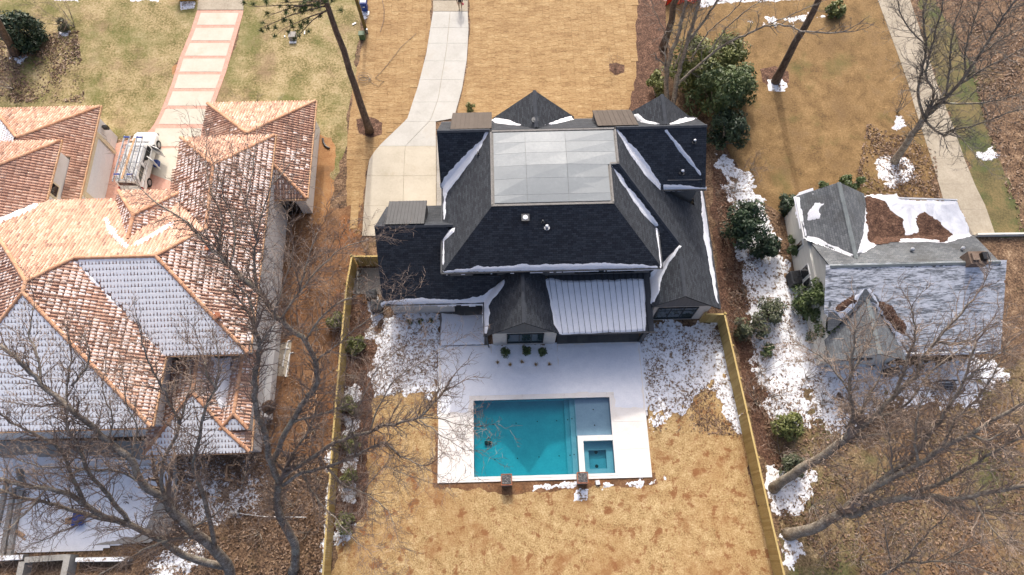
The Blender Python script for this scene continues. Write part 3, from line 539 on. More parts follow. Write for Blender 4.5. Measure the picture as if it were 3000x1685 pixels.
porch = metal_roof('metal_roof', (3.45, 13.95, pP(0, 13.95)), (10.16, 13.95, pP(0, 13.95)), (10.0, 17.85, pP(0, 17.85)), (3.0, 17.85, pP(0, 17.85)), 17, 'dark_metal', H, seam=.115)
for x0, x1 in ((-3.35, -.64), (6.4, 9.08)):
    q = MB(); q.bb(x0+.05, x1-.05, 26.6, 28.5, 6.9, 7.95); q.build('dormer_wall', K['siding'], H)
q = MB(); q.bb(-7.85, -5.35, 20.7, 22.9, 4.8, 5.9); q.build('dormer_wall', K['siding'], H)
# walls
def wall(x0, x1, y0, y1, z0, z1, mt='white_brick', n='wall'): return box(n, K[mt], H, x0, x1, y0, y1, z0, z1)
wall(-3.75, 9.95, 17.87, 28.9, 3.0, 6.33, 'siding'); wall(-3.76, 9.96, 17.86, 28.92, 0, 2.99)
wall(-8.3, -3.77, 16.85, 23.6, 0, 3.1); wall(-3.77, -1.2, 17.5, 17.85, 0, 3.5)
wall(-.98, 3.5, 14.2, 17.85, 0, 3.15)
wall(10.42, 14.5, 15.9, 28.5, 0, 3.0); wall(11.35, 13.75, 23.62, 28.6, 3.0, 6.9, 'siding')
def gable(pts, y, mt='siding', n='gable'):
    q = MB(); f = [(x, y, z) for x, z in pts]; b_ = [(x, y+.15, z) for x, z in pts]; q.face(f); q.face(b_[::-1]); k_ = len(pts)
    for i in range(k_): q.face([f[i], b_[i], b_[(i+1) % k_], f[(i+1) % k_]])
    return q.build(n, K[mt], H)
gable([(-1.3, 3.1), (3.6, 3.1), (3.6, 3.35), (1.17, 5.85), (-1.3, 3.35)], 14.12)
gable([(10.15, 2.9), (14.7, 2.9), (11.92, 5.5), (10.15, 3.75)], 15.82); gable([(10.45, 0), (14.5, 0), (14.5, 2.95), (10.45, 2.95)], 15.84, 'white_brick', 'wall')
for X0, y, hw in ((2.34, 29.3, 2.75), (11.03, 28.75, 2.4)):
    gable([(X0-hw, 0), (X0+hw, 0), (X0+hw, 6.5), (X0, 9.2), (X0-hw, 6.5)], y-.15, 'white_brick', 'wall')
for tri in ([(13.72, 23.3, 6.6), (13.72, 29, 6.2), (13.72, 26.2, 9.35)], [(-4.15, 23.9, 6.6), (-4.15, 29, 6.4), (-4.15, 26.28, 9.35)], [(-8.5, 16.6, 3.2), (-8.5, 24, 3.2), (-8.5, 20.5, 7.0)]): q = MB(); q.face(tri); q.build('gable', K['siding'], H)
# gutters / fascia along the eaves
gt = MB()
for a, b in [((-4.2, 17.33, 6.36), (10.43, 17.33, 6.36)), ((-4.2, 17.33, 6.36), (-4.2, 23.75, 6.36)), ((10.43, 17.33, 6.36), (10.43, 20.1, 6.36)), ((11.1, 23.15, 6.36), (14.08, 23.15, 6.36)), ((-8.6, 16.38, 3.12), (-1.5, 16.38, 3.12)), ((-1.54, 13.9, 3.16), (-1.54, 16.4, 3.16)), ((3.5, 13.91, 3.18), (10.2, 13.91, 3.18)), ((15.0, 15.55, 2.96), (15.0, 25.4, 2.96)), ((-4.3, 29.12, 6.4), (-.6, 29.12, 6.4)), ((5.3, 29.12, 6.4), (9.0, 29.12, 6.4))]:
    gt = MB(); gt.bar(a, b, .09, .12); gt.build('gutter', K['dark_metal'], H)
dn = MB(); dn.bar((-1.42, 14.0, 3.1), (-1.3, 14.05, 0), .08, .08); dn.build('downspout', K['dark_metal'], H); dn = MB(); dn.bar((9.9, 15.8, 3.6), (9.9, 15.8, 0.1), .08, .08); dn.build('downspout', K['dark_metal'], H)
# windows: frame, mullions, panes
def window(x0, x1, z0, z1, y, n, bars=0, par=None):
    f = MB(); fw = .07
    f.bb(x0, x1, y-.05, y+.06, z1-fw, z1); f.bb(x0, x1, y-.09, y+.06, z0, z0+fw); f.bb(x0, x0+fw, y-.05, y+.06, z0+fw, z1-fw); f.bb(x1-fw, x1, y-.05, y+.06, z0+fw, z1-fw)
    wd = (x1-x0-fw)/n
    for i in range(1, n): f.bb(x0+wd*i, x0+wd*i+fw, y-.047, y+.06, z0+fw, z1-fw)
    if bars: f.bb(x0+fw, x1-fw, y-.043, y+.06, z0+(z1-z0)*.72, z0+(z1-z0)*.72+.05)
    o = f.build('window', K['black'], par or H)
    for i in range(n):
        g = MB(); a, b = x0+wd*i+fw, x0+wd*(i+1); g.face([(a, y-.02, z0+fw), (b, y-.02, z0+fw), (b, y-.02, z1-fw), (a, y-.02, z1-fw)]); g.build('pane', K['glass'], o)
    return o
window(.02, 2.62, .75, 2.75, 14.17, 3); window(10.75, 13.6, .5, 2.75, 15.8, 3, 1)
window(4.75, 8.85, 4.75, 5.9, 17.84, 4, 1); window(-2.2, 1.6 - 2.1, 4.85, 5.8, 17.84, 2)
# porch: posts, floor pavers, beam
pf = tag(box('porch_floor', K['bluestone'], None, 3.66, 9.7, 14.17, 17.84, 0, .12), 'dark stone porch floor under the snowy metal roof', kind='structure')
for i in range(8):
    for j in range(4):
        q = MB(); x0 = 3.68+i*.752; y0 = 14.2+j*.9; q.bb(x0+.01, x0+.742, y0+.01, y0+.88, .12, .14, t=rr.random()); q.build('paver', K['bluestone'], pf)
q = MB(); q.bb(3.6, 10.1, 14.15, 14.35, 2.75, 3.05); q.build('porch_beam', K['fascia'], H)
for X in (9.75,): q = MB(); q.bb(X-.13, X+.13, 14.12, 14.38, .0, 2.8); q.build('porch_post', K['fascia'], H)
# snow on the roofs
def rsnow(px, f, th=.08, amp=.12, freq=2.2, res=.05, k=.6, sd=1, par=None, shift=.0):
    poly = [hit(x, y, lambda a, b: f(a, b)) for x, y in px]
    g = lambda X, Y: np.vectorize(f)(X, Y)+.0
    tag(patch('roof_snow', poly, K['snow'], base=g, th=th, amp=amp, freq=freq, res=res, k=k, sd=sd, parent=par or H, bump=.3), kind='stuff')
mxp = lambda *fs: (lambda X, Y: max(f(X, Y) for f in fs))
rsnow([(1427, 386), (1431, 387), (1398, 450), (1340, 525), (1308, 565), (1306, 590), (1304, 640), (1299, 648), (1298, 552), (1292, 545), (1300, 520), (1345, 475), (1390, 430)], mxp(pL, pFW), sd=71)
rsnow([(1300, 648), (1303, 640), (1304, 600), (1299, 600)], pL, sd=72, amp=.05)
rsnow([(1334, 666), (1330, 680), (1302, 706), (1301, 760), (1299, 795), (1296, 795), (1297, 700), (1315, 675)], pL, sd=73, amp=.06)
rsnow([(1340, 790), (1400, 782), (1500, 777), (1700, 772), (1800, 770), (1880, 776), (1925, 783), (1930, 787), (1600, 793), (1300, 799), (1300, 797)], pA, sd=74, amp=.1)
rsnow([(1807, 380), (1812, 384), (1870, 445), (1915, 505), (1936, 540), (1934, 555), (1918, 540), (1880, 500), (1840, 440)], mxp(pR1, pFR), sd=75)
rsnow([(1948, 382), (1954, 382), (1990, 425), (2035, 480), (2055, 512), (2052, 517), (2030, 490), (1985, 435)], pFR, sd=76, amp=.08)
rsnow([(1942, 540), (1990, 541), (2068, 551), (2068, 556), (1944, 557)], pFR, sd=77, amp=.06)
rsnow([(1790, 484), (1796, 486), (1850, 555), (1905, 622), (1927, 660), (1922, 662), (1890, 635), (1840, 565)], mxp(pR2, pR3), sd=78)
rsnow([(1920, 667), (1928, 667), (1932, 710), (1939, 780), (1936, 784), (1928, 720)], pR2, sd=79, amp=.05)
rsnow([(1988, 720), (1992, 722), (1960, 770), (1942, 810), (1930, 850), (1918, 886), (1905, 886), (1900, 860), (1898, 825), (1905, 800), (1945, 768)], mxp(pR3, pW1), sd=80)
rsnow([(2052, 560), (2058, 560), (2070, 640), (2085, 740), (2104, 888), (2098, 880), (2080, 790), (2060, 680)], pR1, sd=81, amp=.12)
rsnow([(1118, 893), (1125, 884), (1160, 878), (1240, 874), (1330, 878), (1400, 872), (1440, 848), (1478, 818), (1476, 836), (1450, 870), (1434, 895), (1432, 950), (1424, 976), (1417, 976), (1415, 890), (1300, 893)], mxp(pG, pK), sd=82, amp=.1)
rsnow([(1597, 818), (1612, 815), (1650, 825), (1885, 818), (1890, 870), (1889, 968), (1800, 972), (1640, 977), (1622, 950), (1612, 880)], lambda X, Y: max(pP(X, Y)+.03, pKr(X, Y)), sd=83, amp=.08, th=.055, freq=1.2)
for sd_i, px in ((84, [(1441, 352), (1452, 344), (1490, 352), (1527, 366), (1500, 366), (1450, 360)]), (85, [(1596, 366), (1640, 350), (1674, 338), (1682, 350), (1640, 360)]), (86, [(1855, 335), (1870, 333), (1890, 350), (1936, 363), (1900, 362), (1868, 355)]), (87, [(1962, 363), (1990, 350), (2010, 343), (2040, 345), (2030, 352), (1990, 362)])):
    X0 = 2.34 if sd_i < 86 else 11.03
    rsnow(px, mxp(pF, lambda X, Y, X0=X0: 9.42-abs(X-X0)*1.05), sd=sd_i, amp=.06)
# ridges of bare metal seam through the porch snow come from the seams; thin snow on the right pans
# ------------------------------------------------------------------ terrace and pool
T = empty('pool_terrace', (2.4, 9, 0), 'white stone terrace round the pool', kind='structure')
def dslab(x0, x1, y0, y1, z1=.1, t=.5): q = MB(); q.bb(x0+.006, x1-.006, y0+.006, y1-.006, 0, z1, t=t); return q.build('terrace_slab', K['deck'], T)
for a, b in ((-4.93, -3.7), (-3.7, POOL[0]-.16)):
    for c_, d_ in ((4.58, 6.5), (6.5, 8.4), (8.4, 10.32)): dslab(a, b, c_, d_)
for a, b in ((POOL[1]+.16, 9.66),):
    for c_, d_ in ((4.58, 6.5), (6.5, 8.4), (8.4, 10.32)): dslab(a, b, c_, d_)
for a, b in ((-4.93, -2), (-2, 1.0), (1.0, 4), (4, 7), (7, 9.66)): dslab(a, b, 10.32, 12.1)
for a, b in ((-4.93, -1.1), (3.65, 9.66)): dslab(a, b, 12.1, 14.15)
dslab(POOL[0]-.16, POOL[1]+.16, 4.58, 4.76)
for (x0, x1, y0, y1) in ((POOL[0]-.16, POOL[1]+.16, 4.76, POOL[2]), (POOL[0]-.16, POOL[1]+.16, POOL[3], 10.32), (POOL[0]-.16, POOL[0], POOL[2], POOL[3]), (POOL[1], POOL[1]+.16, POOL[2], POOL[3])):
    q = MB(); q.bb(x0, x1, y0, y1, -.12, .115); q.build('coping', K['deck'], T)
# raised left terrace by the house, half bare
lt = empty('stone_patio', (-3.1, 15.9, 0), 'dark stone patio beside the family room', kind='structure')
for i in range(4):
    for j in range(4):
        q = MB(); q.bb(-4.83+i*.87+.006, -4.83+(i+1)*.87-.006, 14.2+j*.9+.006, 14.2+(j+1)*.9-.006, 0, .15, t=rr.random()); q.build('paver', K['bluestone'], lt)
hz = lambda v: (lambda X, Y: v+0*X)
def tsnow(poly, label, z, **kw): return tag(patch('snow_cover', poly, K['snow'], base=z, **kw), label, 'snow', None, 'stuff')
tsnow([(-4.78, 14.25), (-1.62, 14.25), (-1.6, 16.55), (-3.2, 16.5), (-4.78, 16.75)], 'smooth snow sheet on the dark patio', .15, th=.05, amp=.1, freq=.8, res=.08, k=.3, sd=91, bump=.2)
tsnow([(-4.7, 9.4), (-2.8, 9.3), (-2.7, 10.45), (7.4, 10.45), (7.5, 9.4), (9.55, 9.3), (9.6, 14.1), (3.7, 14.1), (3.6, 12.2), (-1.1, 12.2), (-1.2, 14.1), (-4.85, 14.1)], 'thin snow on the shaded half of the pool terrace', .1, th=.025, amp=.25, freq=.9, res=.09, k=.12, sd=92, octs=6, bump=.4, gain=.7, cap=.3, hole=(-2.72, 7.45, 4, 10.42))
tsnow([(-1.05, 12.15), (3.6, 12.15), (3.55, 14.0), (-1.0, 14.0)], 'snow over the planting bed below the family room', .02, th=.06, amp=.45, freq=1.6, res=.07, k=.16, sd=93, octs=6, bias=.1, gain=.75, cap=.25)
# pool shell
PL = empty('swimming_pool', (2.4, 7.5, 0), 'rectangular teal swimming pool with steps, shelf and square spa', 'pool')
x0, x1, y0, y1 = POOL; wz, fz = -.07, -.85
q = MB(); X3 = 3.98
q.face([(x0, y0, fz), (X3, y0, fz), (X3, y1, fz), (x0, y1, fz)])
q.face([(x0, y0, .0), (x0, y0, fz), (x0, y1, fz), (x0, y1, 0)]); q.face([(x0, y1, 0), (x0, y1, fz), (x1, y1, fz), (x1, y1, 0)]); q.face([(x1, y1, 0), (x1, y1, fz), (x1, y0, fz), (x1, y0, 0)]); q.face([(x1, y0, 0), (x1, y0, fz), (x0, y0, fz), (x0, y0, 0)])
q.build('shell', K['plaster'], PL)
for a, b, z in ((3.98, 4.34, -.64), (4.34, 4.72, -.46)): q = MB(); q.bb(a, b, y0+.01, y1-.01, fz, z); q.build('step', K['plaster'], PL)
q = MB(); q.bb(4.72, x1-.01, 7.52, y1-.01, fz, -.28); q.build('shallow_shelf', K['plaster'], PL)
q = MB(); q.bb(4.75, 5.13, y0+.01, 7.5, fz, .12); q.build('spa_wall', K['deck'], PL)
q = MB(); q.bb(5.13, x1-.01, 7.14, 7.5, fz, .12); q.build('spa_wall', K['deck'], PL)
q = MB()
for (a, b, c_, d_) in ((5.14, 5.5, y0+.01, 7.13), (6.72, x1-.01, y0+.01, 7.13), (5.5, 6.72, y0+.01, 5.3), (5.5, 6.72, 6.55, 7.13)): q.bb(a, b, c_, d_, fz, -.42)
q.build('spa_bench', K['plaster'], PL)
q = MB(); q.bb(5.5, 6.72, 5.3, 6.55, fz, -.76); q.build('spa_floor', K['plaster'], PL)
for cx, cy in ((x0, y0), (x0, y1)):
    q = MB(); n_ = 8; sgn = 1 if cy == y0 else -1; pts = [(cx+.005, cy+sgn*.005)]+[(cx+.005+.55*math.cos(a), cy+sgn*(.005+.55*math.sin(a))) for a in [math.pi/2*i/n_ for i in range(n_+1)]]
    q.face([(a, b, -.38) for a, b in pts]); 
    for i in range(1, len(pts)-1): q.face([(pts[i][0], pts[i][1], -.38), (pts[i+1][0], pts[i+1][1], -.38), (pts[i+1][0], pts[i+1][1], fz), (pts[i][0], pts[i][1], fz)])
    q.build('corner_seat', K['plaster'], PL)
q = MB()
for px in ((1445, 1244), (1512, 1240), (1574, 1235), (1631, 1233), (1450, 1346), (1516, 1343), (1579, 1339), (1638, 1336)): p = P(px[0], px[1], fz); q.tube([(p.x, p.y, fz+.004), (p.x, p.y, fz+.02)], .045, 8)
for px in ((1738, 1200), (1742, 1246)): p = P(px[0], px[1], -.28); q.tube([(p.x, p.y, -.277), (p.x, p.y, -.262)], .05, 8)
for px, z in (((1663, 1230), -.64), ((1675.5, 1227), -.46), ((1670, 1334), -.64), ((1682, 1332), -.46)): p = P(px[0], px[1], z); q.tube([(p.x, p.y, z+.003), (p.x, p.y, z+.02)], .045, 8)
q.build('floor_jet', K['black'], PL)
for px in ((1746, 1325), (1748, 1366)): q = MB(); p = P(px[0], px[1], -.76); q.tube([(p.x, p.y, -.757), (p.x, p.y, -.73)], .12, 12); q.build('spa_drain', K['black'], PL)
def watermat(name, c_):
    wm = bpy.data.materials.new(name); wm.use_nodes = True; wm.use_transparent_shadow = True; n = wm.node_tree; N = n.nodes; L = n.links.new; N.remove(N['Principled BSDF']); out = N['Material Output']
    tr = N.new('ShaderNodeBsdfTransparent'); tr.inputs[0].default_value = c_+(1,); gl = N.new('ShaderNodeBsdfGlossy'); gl.inputs['Roughness'].default_value = .04; lw_ = N.new('ShaderNodeLayerWeight'); pw = N.new('ShaderNodeMath'); pw.operation = 'POWER'; pw.inputs[1].default_value = 5; L(lw_.outputs['Facing'], pw.inputs[0]); fre = N.new('ShaderNodeMath'); fre.operation = 'MULTIPLY_ADD'; fre.inputs[1].default_value = .9; fre.inputs[2].default_value = .025; L(pw.outputs[0], fre.inputs[0]); ms = N.new('ShaderNodeMixShader')
    nz = N.new('ShaderNodeTexNoise'); nz.inputs['Scale'].default_value = 5; bp = N.new('ShaderNodeBump'); bp.inputs['Strength'].default_value = .1; L(nz.outputs[0], bp.inputs['Height']); L(bp.outputs[0], gl.inputs['Normal'])
    L(fre.outputs[0], ms.inputs[0]); L(tr.outputs[0], ms.inputs[1]); L(gl.outputs[0], ms.inputs[2]); L(ms.outputs[0], out.inputs['Surface']); return wm
def water(a, b, c_, d_, z, m_):
    q = MB(); n_ = 8
    q.face([(a, c_, z), (b, c_, z), (b, d_, z), (a, d_, z)]); q.build('water', m_, PL)
w_deep, w_mid, w_step, w_shelf = watermat('deep_water', (.2, .84, .86)), watermat('mid_water', (.36, .84, .87)), watermat('step_water', (.55, .88, .90)), watermat('shelf_water', (.74, .84, .88))
water(x0, 3.98, y0, y1, wz, w_deep); water(3.98, 4.34, y0, y1, wz, w_mid); water(4.34, 4.73, y0, y1, wz, w_step); water(4.73, x1, 7.505, y1, wz, w_shelf)
water(5.135, x1, y0, 7.135, wz, w_step); water(5.505, 6.715, 5.305, 6.545, -.44, w_step)
# ------------------------------------------------------------------ the clay-tiled house on the left
def np_mesh(name, tv, tf, O, U, V, Nn, tint, mt, SC=None):
    """many copies of a small template (coords along u, v, n) as one mesh"""
    tv = np.array(tv, float); n = len(O); k = len(tv)
    loc = np.repeat(tv[None], n, 0)
    if SC is not None: loc = loc*SC[:, None, :]
    co = O[:, None, :]+loc[:, :, 0:1]*U[:, None, :]+loc[:, :, 1:2]*V[:, None, :]+loc[:, :, 2:3]*Nn[:, None, :]
    lens = np.array([len(f) for f in tf]); flat_ = np.array([i for f in tf for i in f]); L_ = len(flat_)
    idx = (flat_[None]+(np.arange(n)*k)[:, None]).ravel(); starts = (np.concatenate([[0], np.cumsum(lens)[:-1]])[None]+(np.arange(n)*L_)[:, None]).ravel()
    me = bpy.data.meshes.new(name); me.vertices.add(n*k); me.vertices.foreach_set('co', co.astype(np.float32).ravel()); me.loops.add(n*L_); me.loops.foreach_set('vertex_index', idx.astype(np.int32))
    me.polygons.add(n*len(tf)); me.polygons.foreach_set('loop_start', starts.astype(np.int32)); me.update(calc_edges=True); me.validate()
    at = me.attributes.new('tint', 'FLOAT', 'FACE'); at.data.foreach_set('value', np.repeat(np.asarray(tint, float), len(tf)).astype(np.float32)); me.materials.append(mt); return me
TW, TL = .215, .37
def tile_template():
    v, f = [], []; n = 5
    for (yy, r, zz) in ((-TL*.53, .072, .018), (TL*.53, .062, .0)):
        for i in range(n+1): a = math.pi*i/n; v.append((-r*math.cos(a), yy, zz+r*math.sin(a)*.95))
    for i in range(n): f.append((i, i+1, n+2+i, n+1+i))
    f.append(tuple(range(n, -1, -1))); return v, f
TV, TF = tile_template()
LH = empty('tiled_house', (-25, 18, 0), 'sprawling pale stucco house with clay barrel-tile roofs', 'house')
deckb = MB(); TO, TU, TVv, TN = [], [], [], []; SO, SU, SV, SNn, SSC, SFULL = [], [], [], [], [], []; ST = []
rt = random.Random(11)
def tplane(pts, snow=None, mod=.45):
    pts = [Vector(p) for p in pts]; n = Vector()
    for i in range(len(pts)): n += (pts[i]-pts[0]).cross(pts[(i+1) % len(pts)]-pts[0])
    if n.z < 0: n = -n; pts = pts[::-1]
    n.normalize(); u = Vector((0, 0, 1)).cross(n).normalized(); v = n.cross(u); deckb.slab(pts, .16)
    p2 = [(p.dot(u), p.dot(v)) for p in pts]; d0 = pts[0].dot(n)
    us = np.arange(min(p[0] for p in p2)+TW/2, max(p[0] for p in p2), TW); vs = np.arange(min(p[1] for p in p2)+TL/2-.05, max(p[1] for p in p2), TL)
    A, Bq = np.meshgrid(us, vs); d = sdist(A, Bq, p2); m_ = d > .03
    a, b = A[m_], Bq[m_]; nn = len(a)
    if not nn: return
    u_, v_, n_ = map(np.array, (u, v, n)); O = a[:, None]*u_+b[:, None]*v_+(d0+.0)*n_
    TO.append(O); TU.append(np.repeat(u_[None], nn, 0)); TVv.append(np.repeat(v_[None], nn, 0)); TN.append(np.repeat(n_[None], nn, 0))
    big = fbm(a*.7, b*.9, 3, 3); ST.append(np.clip(.12+.76*np.random.RandomState(len(TO)).rand(nn)+.5*(big-.5)+np.where(np.random.RandomState(77+len(TO)).rand(nn) < .08, -.35, 0), 0, 1))
    if snow:
        q = np.random.RandomState(9+len(TO)); A2, B2 = A[d > -.02]+TW/2, Bq[d > -.02]; k_ = len(A2)
        pat = fbm(A2*.45, B2*.45, 21+len(TO), 4)
        if snow == 'full': lev = np.full(k_, .078)+.012*q.rand(k_); sc = np.stack([np.ones(k_)*1.03, .93+.1*q.rand(k_), lev/.078], 1); ok = q.rand(k_) < 2
        else: lev = .028+.032*np.clip((pat-.42)*4+mod, 0, 1); sc = np.stack([.8+.2*q.rand(k_), .55+.4*q.rand(k_), lev/.06], 1); ok = q.rand(k_) < np.clip((pat-.5)*.8+.36+mod*.9, .02, .92)
        ok &= sdist(A2, B2, p2) > .02
        O = A2[ok][:, None]*u_+B2[ok][:, None]*v_+d0*n_; z = len(O)
        SO.append(O); SU.append(np.repeat(u_[None], z, 0)); SV.append(np.repeat(v_[None], z, 0)); SNn.append(np.repeat(n_[None], z, 0)); SSC.append(sc[ok]); SFULL.append(np.full(z, snow == 'full'))
def Z3(f, l): return [(x, y, f(x, y)) for x, y in l]
RIDGES = []
# front-right low wing
tplane([(-23.06, 33.65, 3.2), (-14.6, 33.65, 3.2), (-18.83, 29.5, 5.1)]); tplane([(-14.6, 33.65, 3.2), (-14.6, 25.0, 3.2), (-18.83, 29.2, 5.1), (-18.83, 29.5, 5.1)], 'pan', -.32)
tplane([(-23.06, 33.65, 3.2), (-18.83, 29.5, 5.1), (-18.83, 29.2, 5.1), (-23.06, 27.5, 3.2)], 'pan', -.25); tplane([(-14.6, 25, 3.2), (-18.83, 29.2, 5.1), (-18.83, 25, 3.2)], 'pan', .25)
RIDGES += [((-23.06, 33.65, 3.2), (-18.83, 29.5, 5.1)), ((-14.6, 33.65, 3.2), (-18.83, 29.5, 5.1)), ((-14.6, 25, 3.2), (-18.83, 29.2, 5.1))]
# tall right block joined to the centre block
tplane([(-23.15, 28.64, 6), (-16.4, 28.64, 6), (-19.75, 25.3, 7.5)]); tplane([(-23.15, 28.64, 6), (-19.75, 25.3, 7.5), (-19.62, 20.5, 7.5), (-22.7, 23.7, 6.05), (-23.15, 23.7, 6)], 'pan', .25)
tplane([(-16.4, 28.64, 6), (-19.75, 25.3, 7.5), (-19.62, 20.5, 7.5), (-21.98, 18.07, 8.65), (-16.5, 12.37, 6)], 'pan', .35)
tplane([(-19.62, 20.5, 7.5), (-22.7, 23.7, 6.0), (-31.8, 23.7, 6), (-29.1, 16.2, 9.5), (-27.1, 18.07, 8.65), (-21.98, 18.07, 8.65)])
tplane([(-31.8, 23.7, 6), (-36.5, 23.7, 6), (-29.1, 16.2, 9.5)])
tplane([(-27.1, 18.07, 8.65), (-21.98, 18.07, 8.65), (-16.5, 12.37, 6), (-21.75, 12.37, 6)], 'full')
tplane([(-29.1, 16.2, 9.5), (-27.1, 18.07, 8.65), (-21.75, 12.37, 6), (-21.9, 7.85, 6), (-29.1, 15.45, 9.5)], 'pan', .3)
tplane([(-29.1, 15.45, 9.5), (-21.9, 7.85, 6), (-36.4, 7.85, 6)], 'full'); tplane([(-29.1, 16.2, 9.5), (-29.1, 15.45, 9.5), (-36.4, 7.85, 6), (-36.5, 23.7, 6)], 'pan', .3)
RIDGES += [((-23.15, 28.64, 6), (-19.75, 25.3, 7.5)), ((-16.4, 28.64, 6), (-19.75, 25.3, 7.5)), ((-19.75, 25.3, 7.5), (-19.62, 20.5, 7.5)), ((-19.62, 20.5, 7.5), (-21.98, 18.07, 8.65)), ((-21.98, 18.07, 8.65), (-27.1, 18.07, 8.65)), ((-27.1, 18.07, 8.65), (-29.1, 16.2, 9.5)), ((-29.1, 16.2, 9.5), (-29.1, 15.45, 9.5)), ((-36.5, 23.7, 6), (-29.1, 16.2, 9.5)), ((-16.5, 12.37, 6), (-21.98, 18.07, 8.65)), ((-21.9, 7.85, 6), (-29.1, 15.45, 9.5)), ((-36.4, 7.85, 6), (-29.1, 15.45, 9.5))]
# hipped dormer wing in the courtyard
tplane([(-26.8, 24.3, 6.05), (-22.1, 24.3, 6.05), (-24.4, 21.5, 7.8)]); tplane([(-26.8, 24.3, 6.05), (-24.4, 21.5, 7.8), (-24.4, 19.75, 7.85), (-26.8, 23.55, 6.07)], 'pan', .45); tplane([(-22.1, 24.3, 6.05), (-24.4, 21.5, 7.8), (-24.4, 19.75, 7.85), (-22.1, 23.4, 6.17)], 'pan', .45)
RIDGES += [((-26.8, 24.3, 6.05), (-24.4, 21.5, 7.8)), ((-22.1, 24.3, 6.05), (-24.4, 21.5, 7.8)), ((-24.4, 21.5, 7.8), (-24.4, 19.75, 7.85))]
# front-left garage wing and the taller roof behind it
tplane([(-39.4, 33.3, 3.6), (-31.2, 33.3, 3.6), (-35.3, 29.2, 5.65)]); tplane([(-31.2, 33.3, 3.6), (-35.3, 29.2, 5.65), (-35.3, 28.5, 5.65), (-32.16, 28.5, 4.08), (-32.16, 25.0, 4.08), (-31.2, 25.0, 3.6)]); tplane([(-39.4, 33.3, 3.6), (-35.3, 29.2, 5.65), (-35.3, 24, 5.65), (-39.4, 24, 3.6)], 'full')
tplane([(-39, 28.6, 6), (-31.8, 28.6, 6), (-35.4, 25.1, 7.65)]); tplane([(-31.8, 28.6, 6), (-35.4, 25.1, 7.65), (-35.4, 20.6, 7.6), (-31.8, 23.7, 6)]); tplane([(-39, 28.6, 6), (-35.4, 25.1, 7.65), (-35.4, 20, 7.65), (-39, 20, 6)], 'pan')
RIDGES += [((-31.2, 33.3, 3.6), (-35.3, 29.2, 5.65)), ((-39.4, 33.3, 3.6), (-35.3, 29.2, 5.65)), ((-31.8, 28.6, 6), (-35.4, 25.1, 7.65)), ((-35.4, 25.1, 7.65), (-35.4, 20.6, 7.65))]
# low rear roofs
tplane([(-23.5, 6.6, 3.2), (-16.75, 6.6, 3.2), (-18.2, 7.9, 3.75), (-20.25, 10.2, 4.7)], 'full'); tplane([(-18.2, 7.9, 3.75), (-20.25, 10.2, 4.7), (-20.25, 12.6, 4.7), (-18.9, 12.6, 4.05)], 'pan', .5); tplane([(-23.5, 6.6, 3.2), (-20.25, 10.2, 4.7), (-20.25, 12.6, 4.7), (-23.5, 12.6, 3.2)], 'pan', .5)
tplane([(-18.55, 7.95, 3.75), (-16.8, 7.95, 3.75), (-17.65, 8.85, 4.2)], 'full'); tplane([(-16.8, 7.95, 3.75), (-17.65, 8.85, 4.2), (-17.5, 13.2, 4.2), (-16.65, 13.2, 3.75)], 'pan', .1); tplane([(-18.55, 7.95, 3.75), (-17.65, 8.85, 4.2), (-17.5, 12.6, 4.2), (-18.4, 12.6, 3.75)], 'pan', .6)
tplane([(-16.75, 6.6, 3.2), (-16.75, 7.9, 3.2), (-18.2, 7.9, 3.75)], 'pan')
RIDGES += [((-23.5, 6.6, 3.2), (-20.25, 10.2, 4.7)), ((-18.2, 7.9, 3.75), (-20.25, 10.2, 4.7)), ((-20.25, 10.2, 4.7), (-20.25, 12.4, 4.7)), ((-18.55, 7.95, 3.75), (-17.65, 8.85, 4.2)), ((-16.8, 7.95, 3.75), (-17.65, 8.85, 4.2)), ((-17.65, 8.85, 4.2), (-17.5, 13.2, 4.2)), ((-16.75, 6.6, 3.2), (-18.2, 7.9, 3.75))]
troof = deckb.build('roof', K['tile_under'], LH)
O_ = np.concatenate(TO); U_ = np.concatenate(TU); V_ = np.concatenate(TVv); N_ = np.concatenate(TN); T_ = np.concatenate(ST)
# the 300 that show largest become single pieces
rel = O_-np.array([0, 0, CAM_H]); c_, s_ = math.cos(YAW), math.sin(YAW); xx = c_*rel[:, 0]-s_*rel[:, 1]; yy = s_*rel[:, 0]+c_*rel[:, 1]; zz = rel[:, 2]
dep = yy*math.sin(TILT)-zz*math.cos(TILT); sx = 1500+FPX*xx/dep; sy = 842.5-FPX*(yy*math.cos(TILT)+zz*math.sin(TILT))/dep
dist = np.linalg.norm(rel, axis=1); face = -(rel*N_).sum(1)/dist; score = face/dist**2; score[(sx < 5) | (sx > 2995) | (sy < 5) | (sy > 1680)] = 0
top = set(np.argsort(-score)[:300].tolist()); msk = np.array([i not in top for i in range(len(O_))])
tv_ = []
for i in range(10):
    me = bpy.data.meshes.new('roof_tile'); me.from_pydata(TV, [], TF); at = me.attributes.new('tint', 'FLOAT', 'FACE'); at.data.foreach_set('value', np.full(len(TF), (i+.5)/10, np.float32)); me.materials.append(K['tile']); tv_.append(me)
for i in top:
    M_ = Matrix(((U_[i][0], V_[i][0], N_[i][0], O_[i][0]), (U_[i][1], V_[i][1], N_[i][1], O_[i][1]), (U_[i][2], V_[i][2], N_[i][2], O_[i][2]), (0, 0, 0, 1)))
    link('roof_tile', tv_[min(9, int(T_[i]*10))], troof, M_)
tag(link('roof_tiles', np_mesh('roof_tiles', TV, TF, O_[msk], U_[msk], V_[msk], N_[msk], T_[msk], K['tile']), troof), kind='stuff')
sv = [(-.10, -.14, .03), (0, -.185, .05), (.10, -.14, .03), (.107, .16, .055), (0, .185, .062), (-.107, .16, .055), (0, 0, .07)]
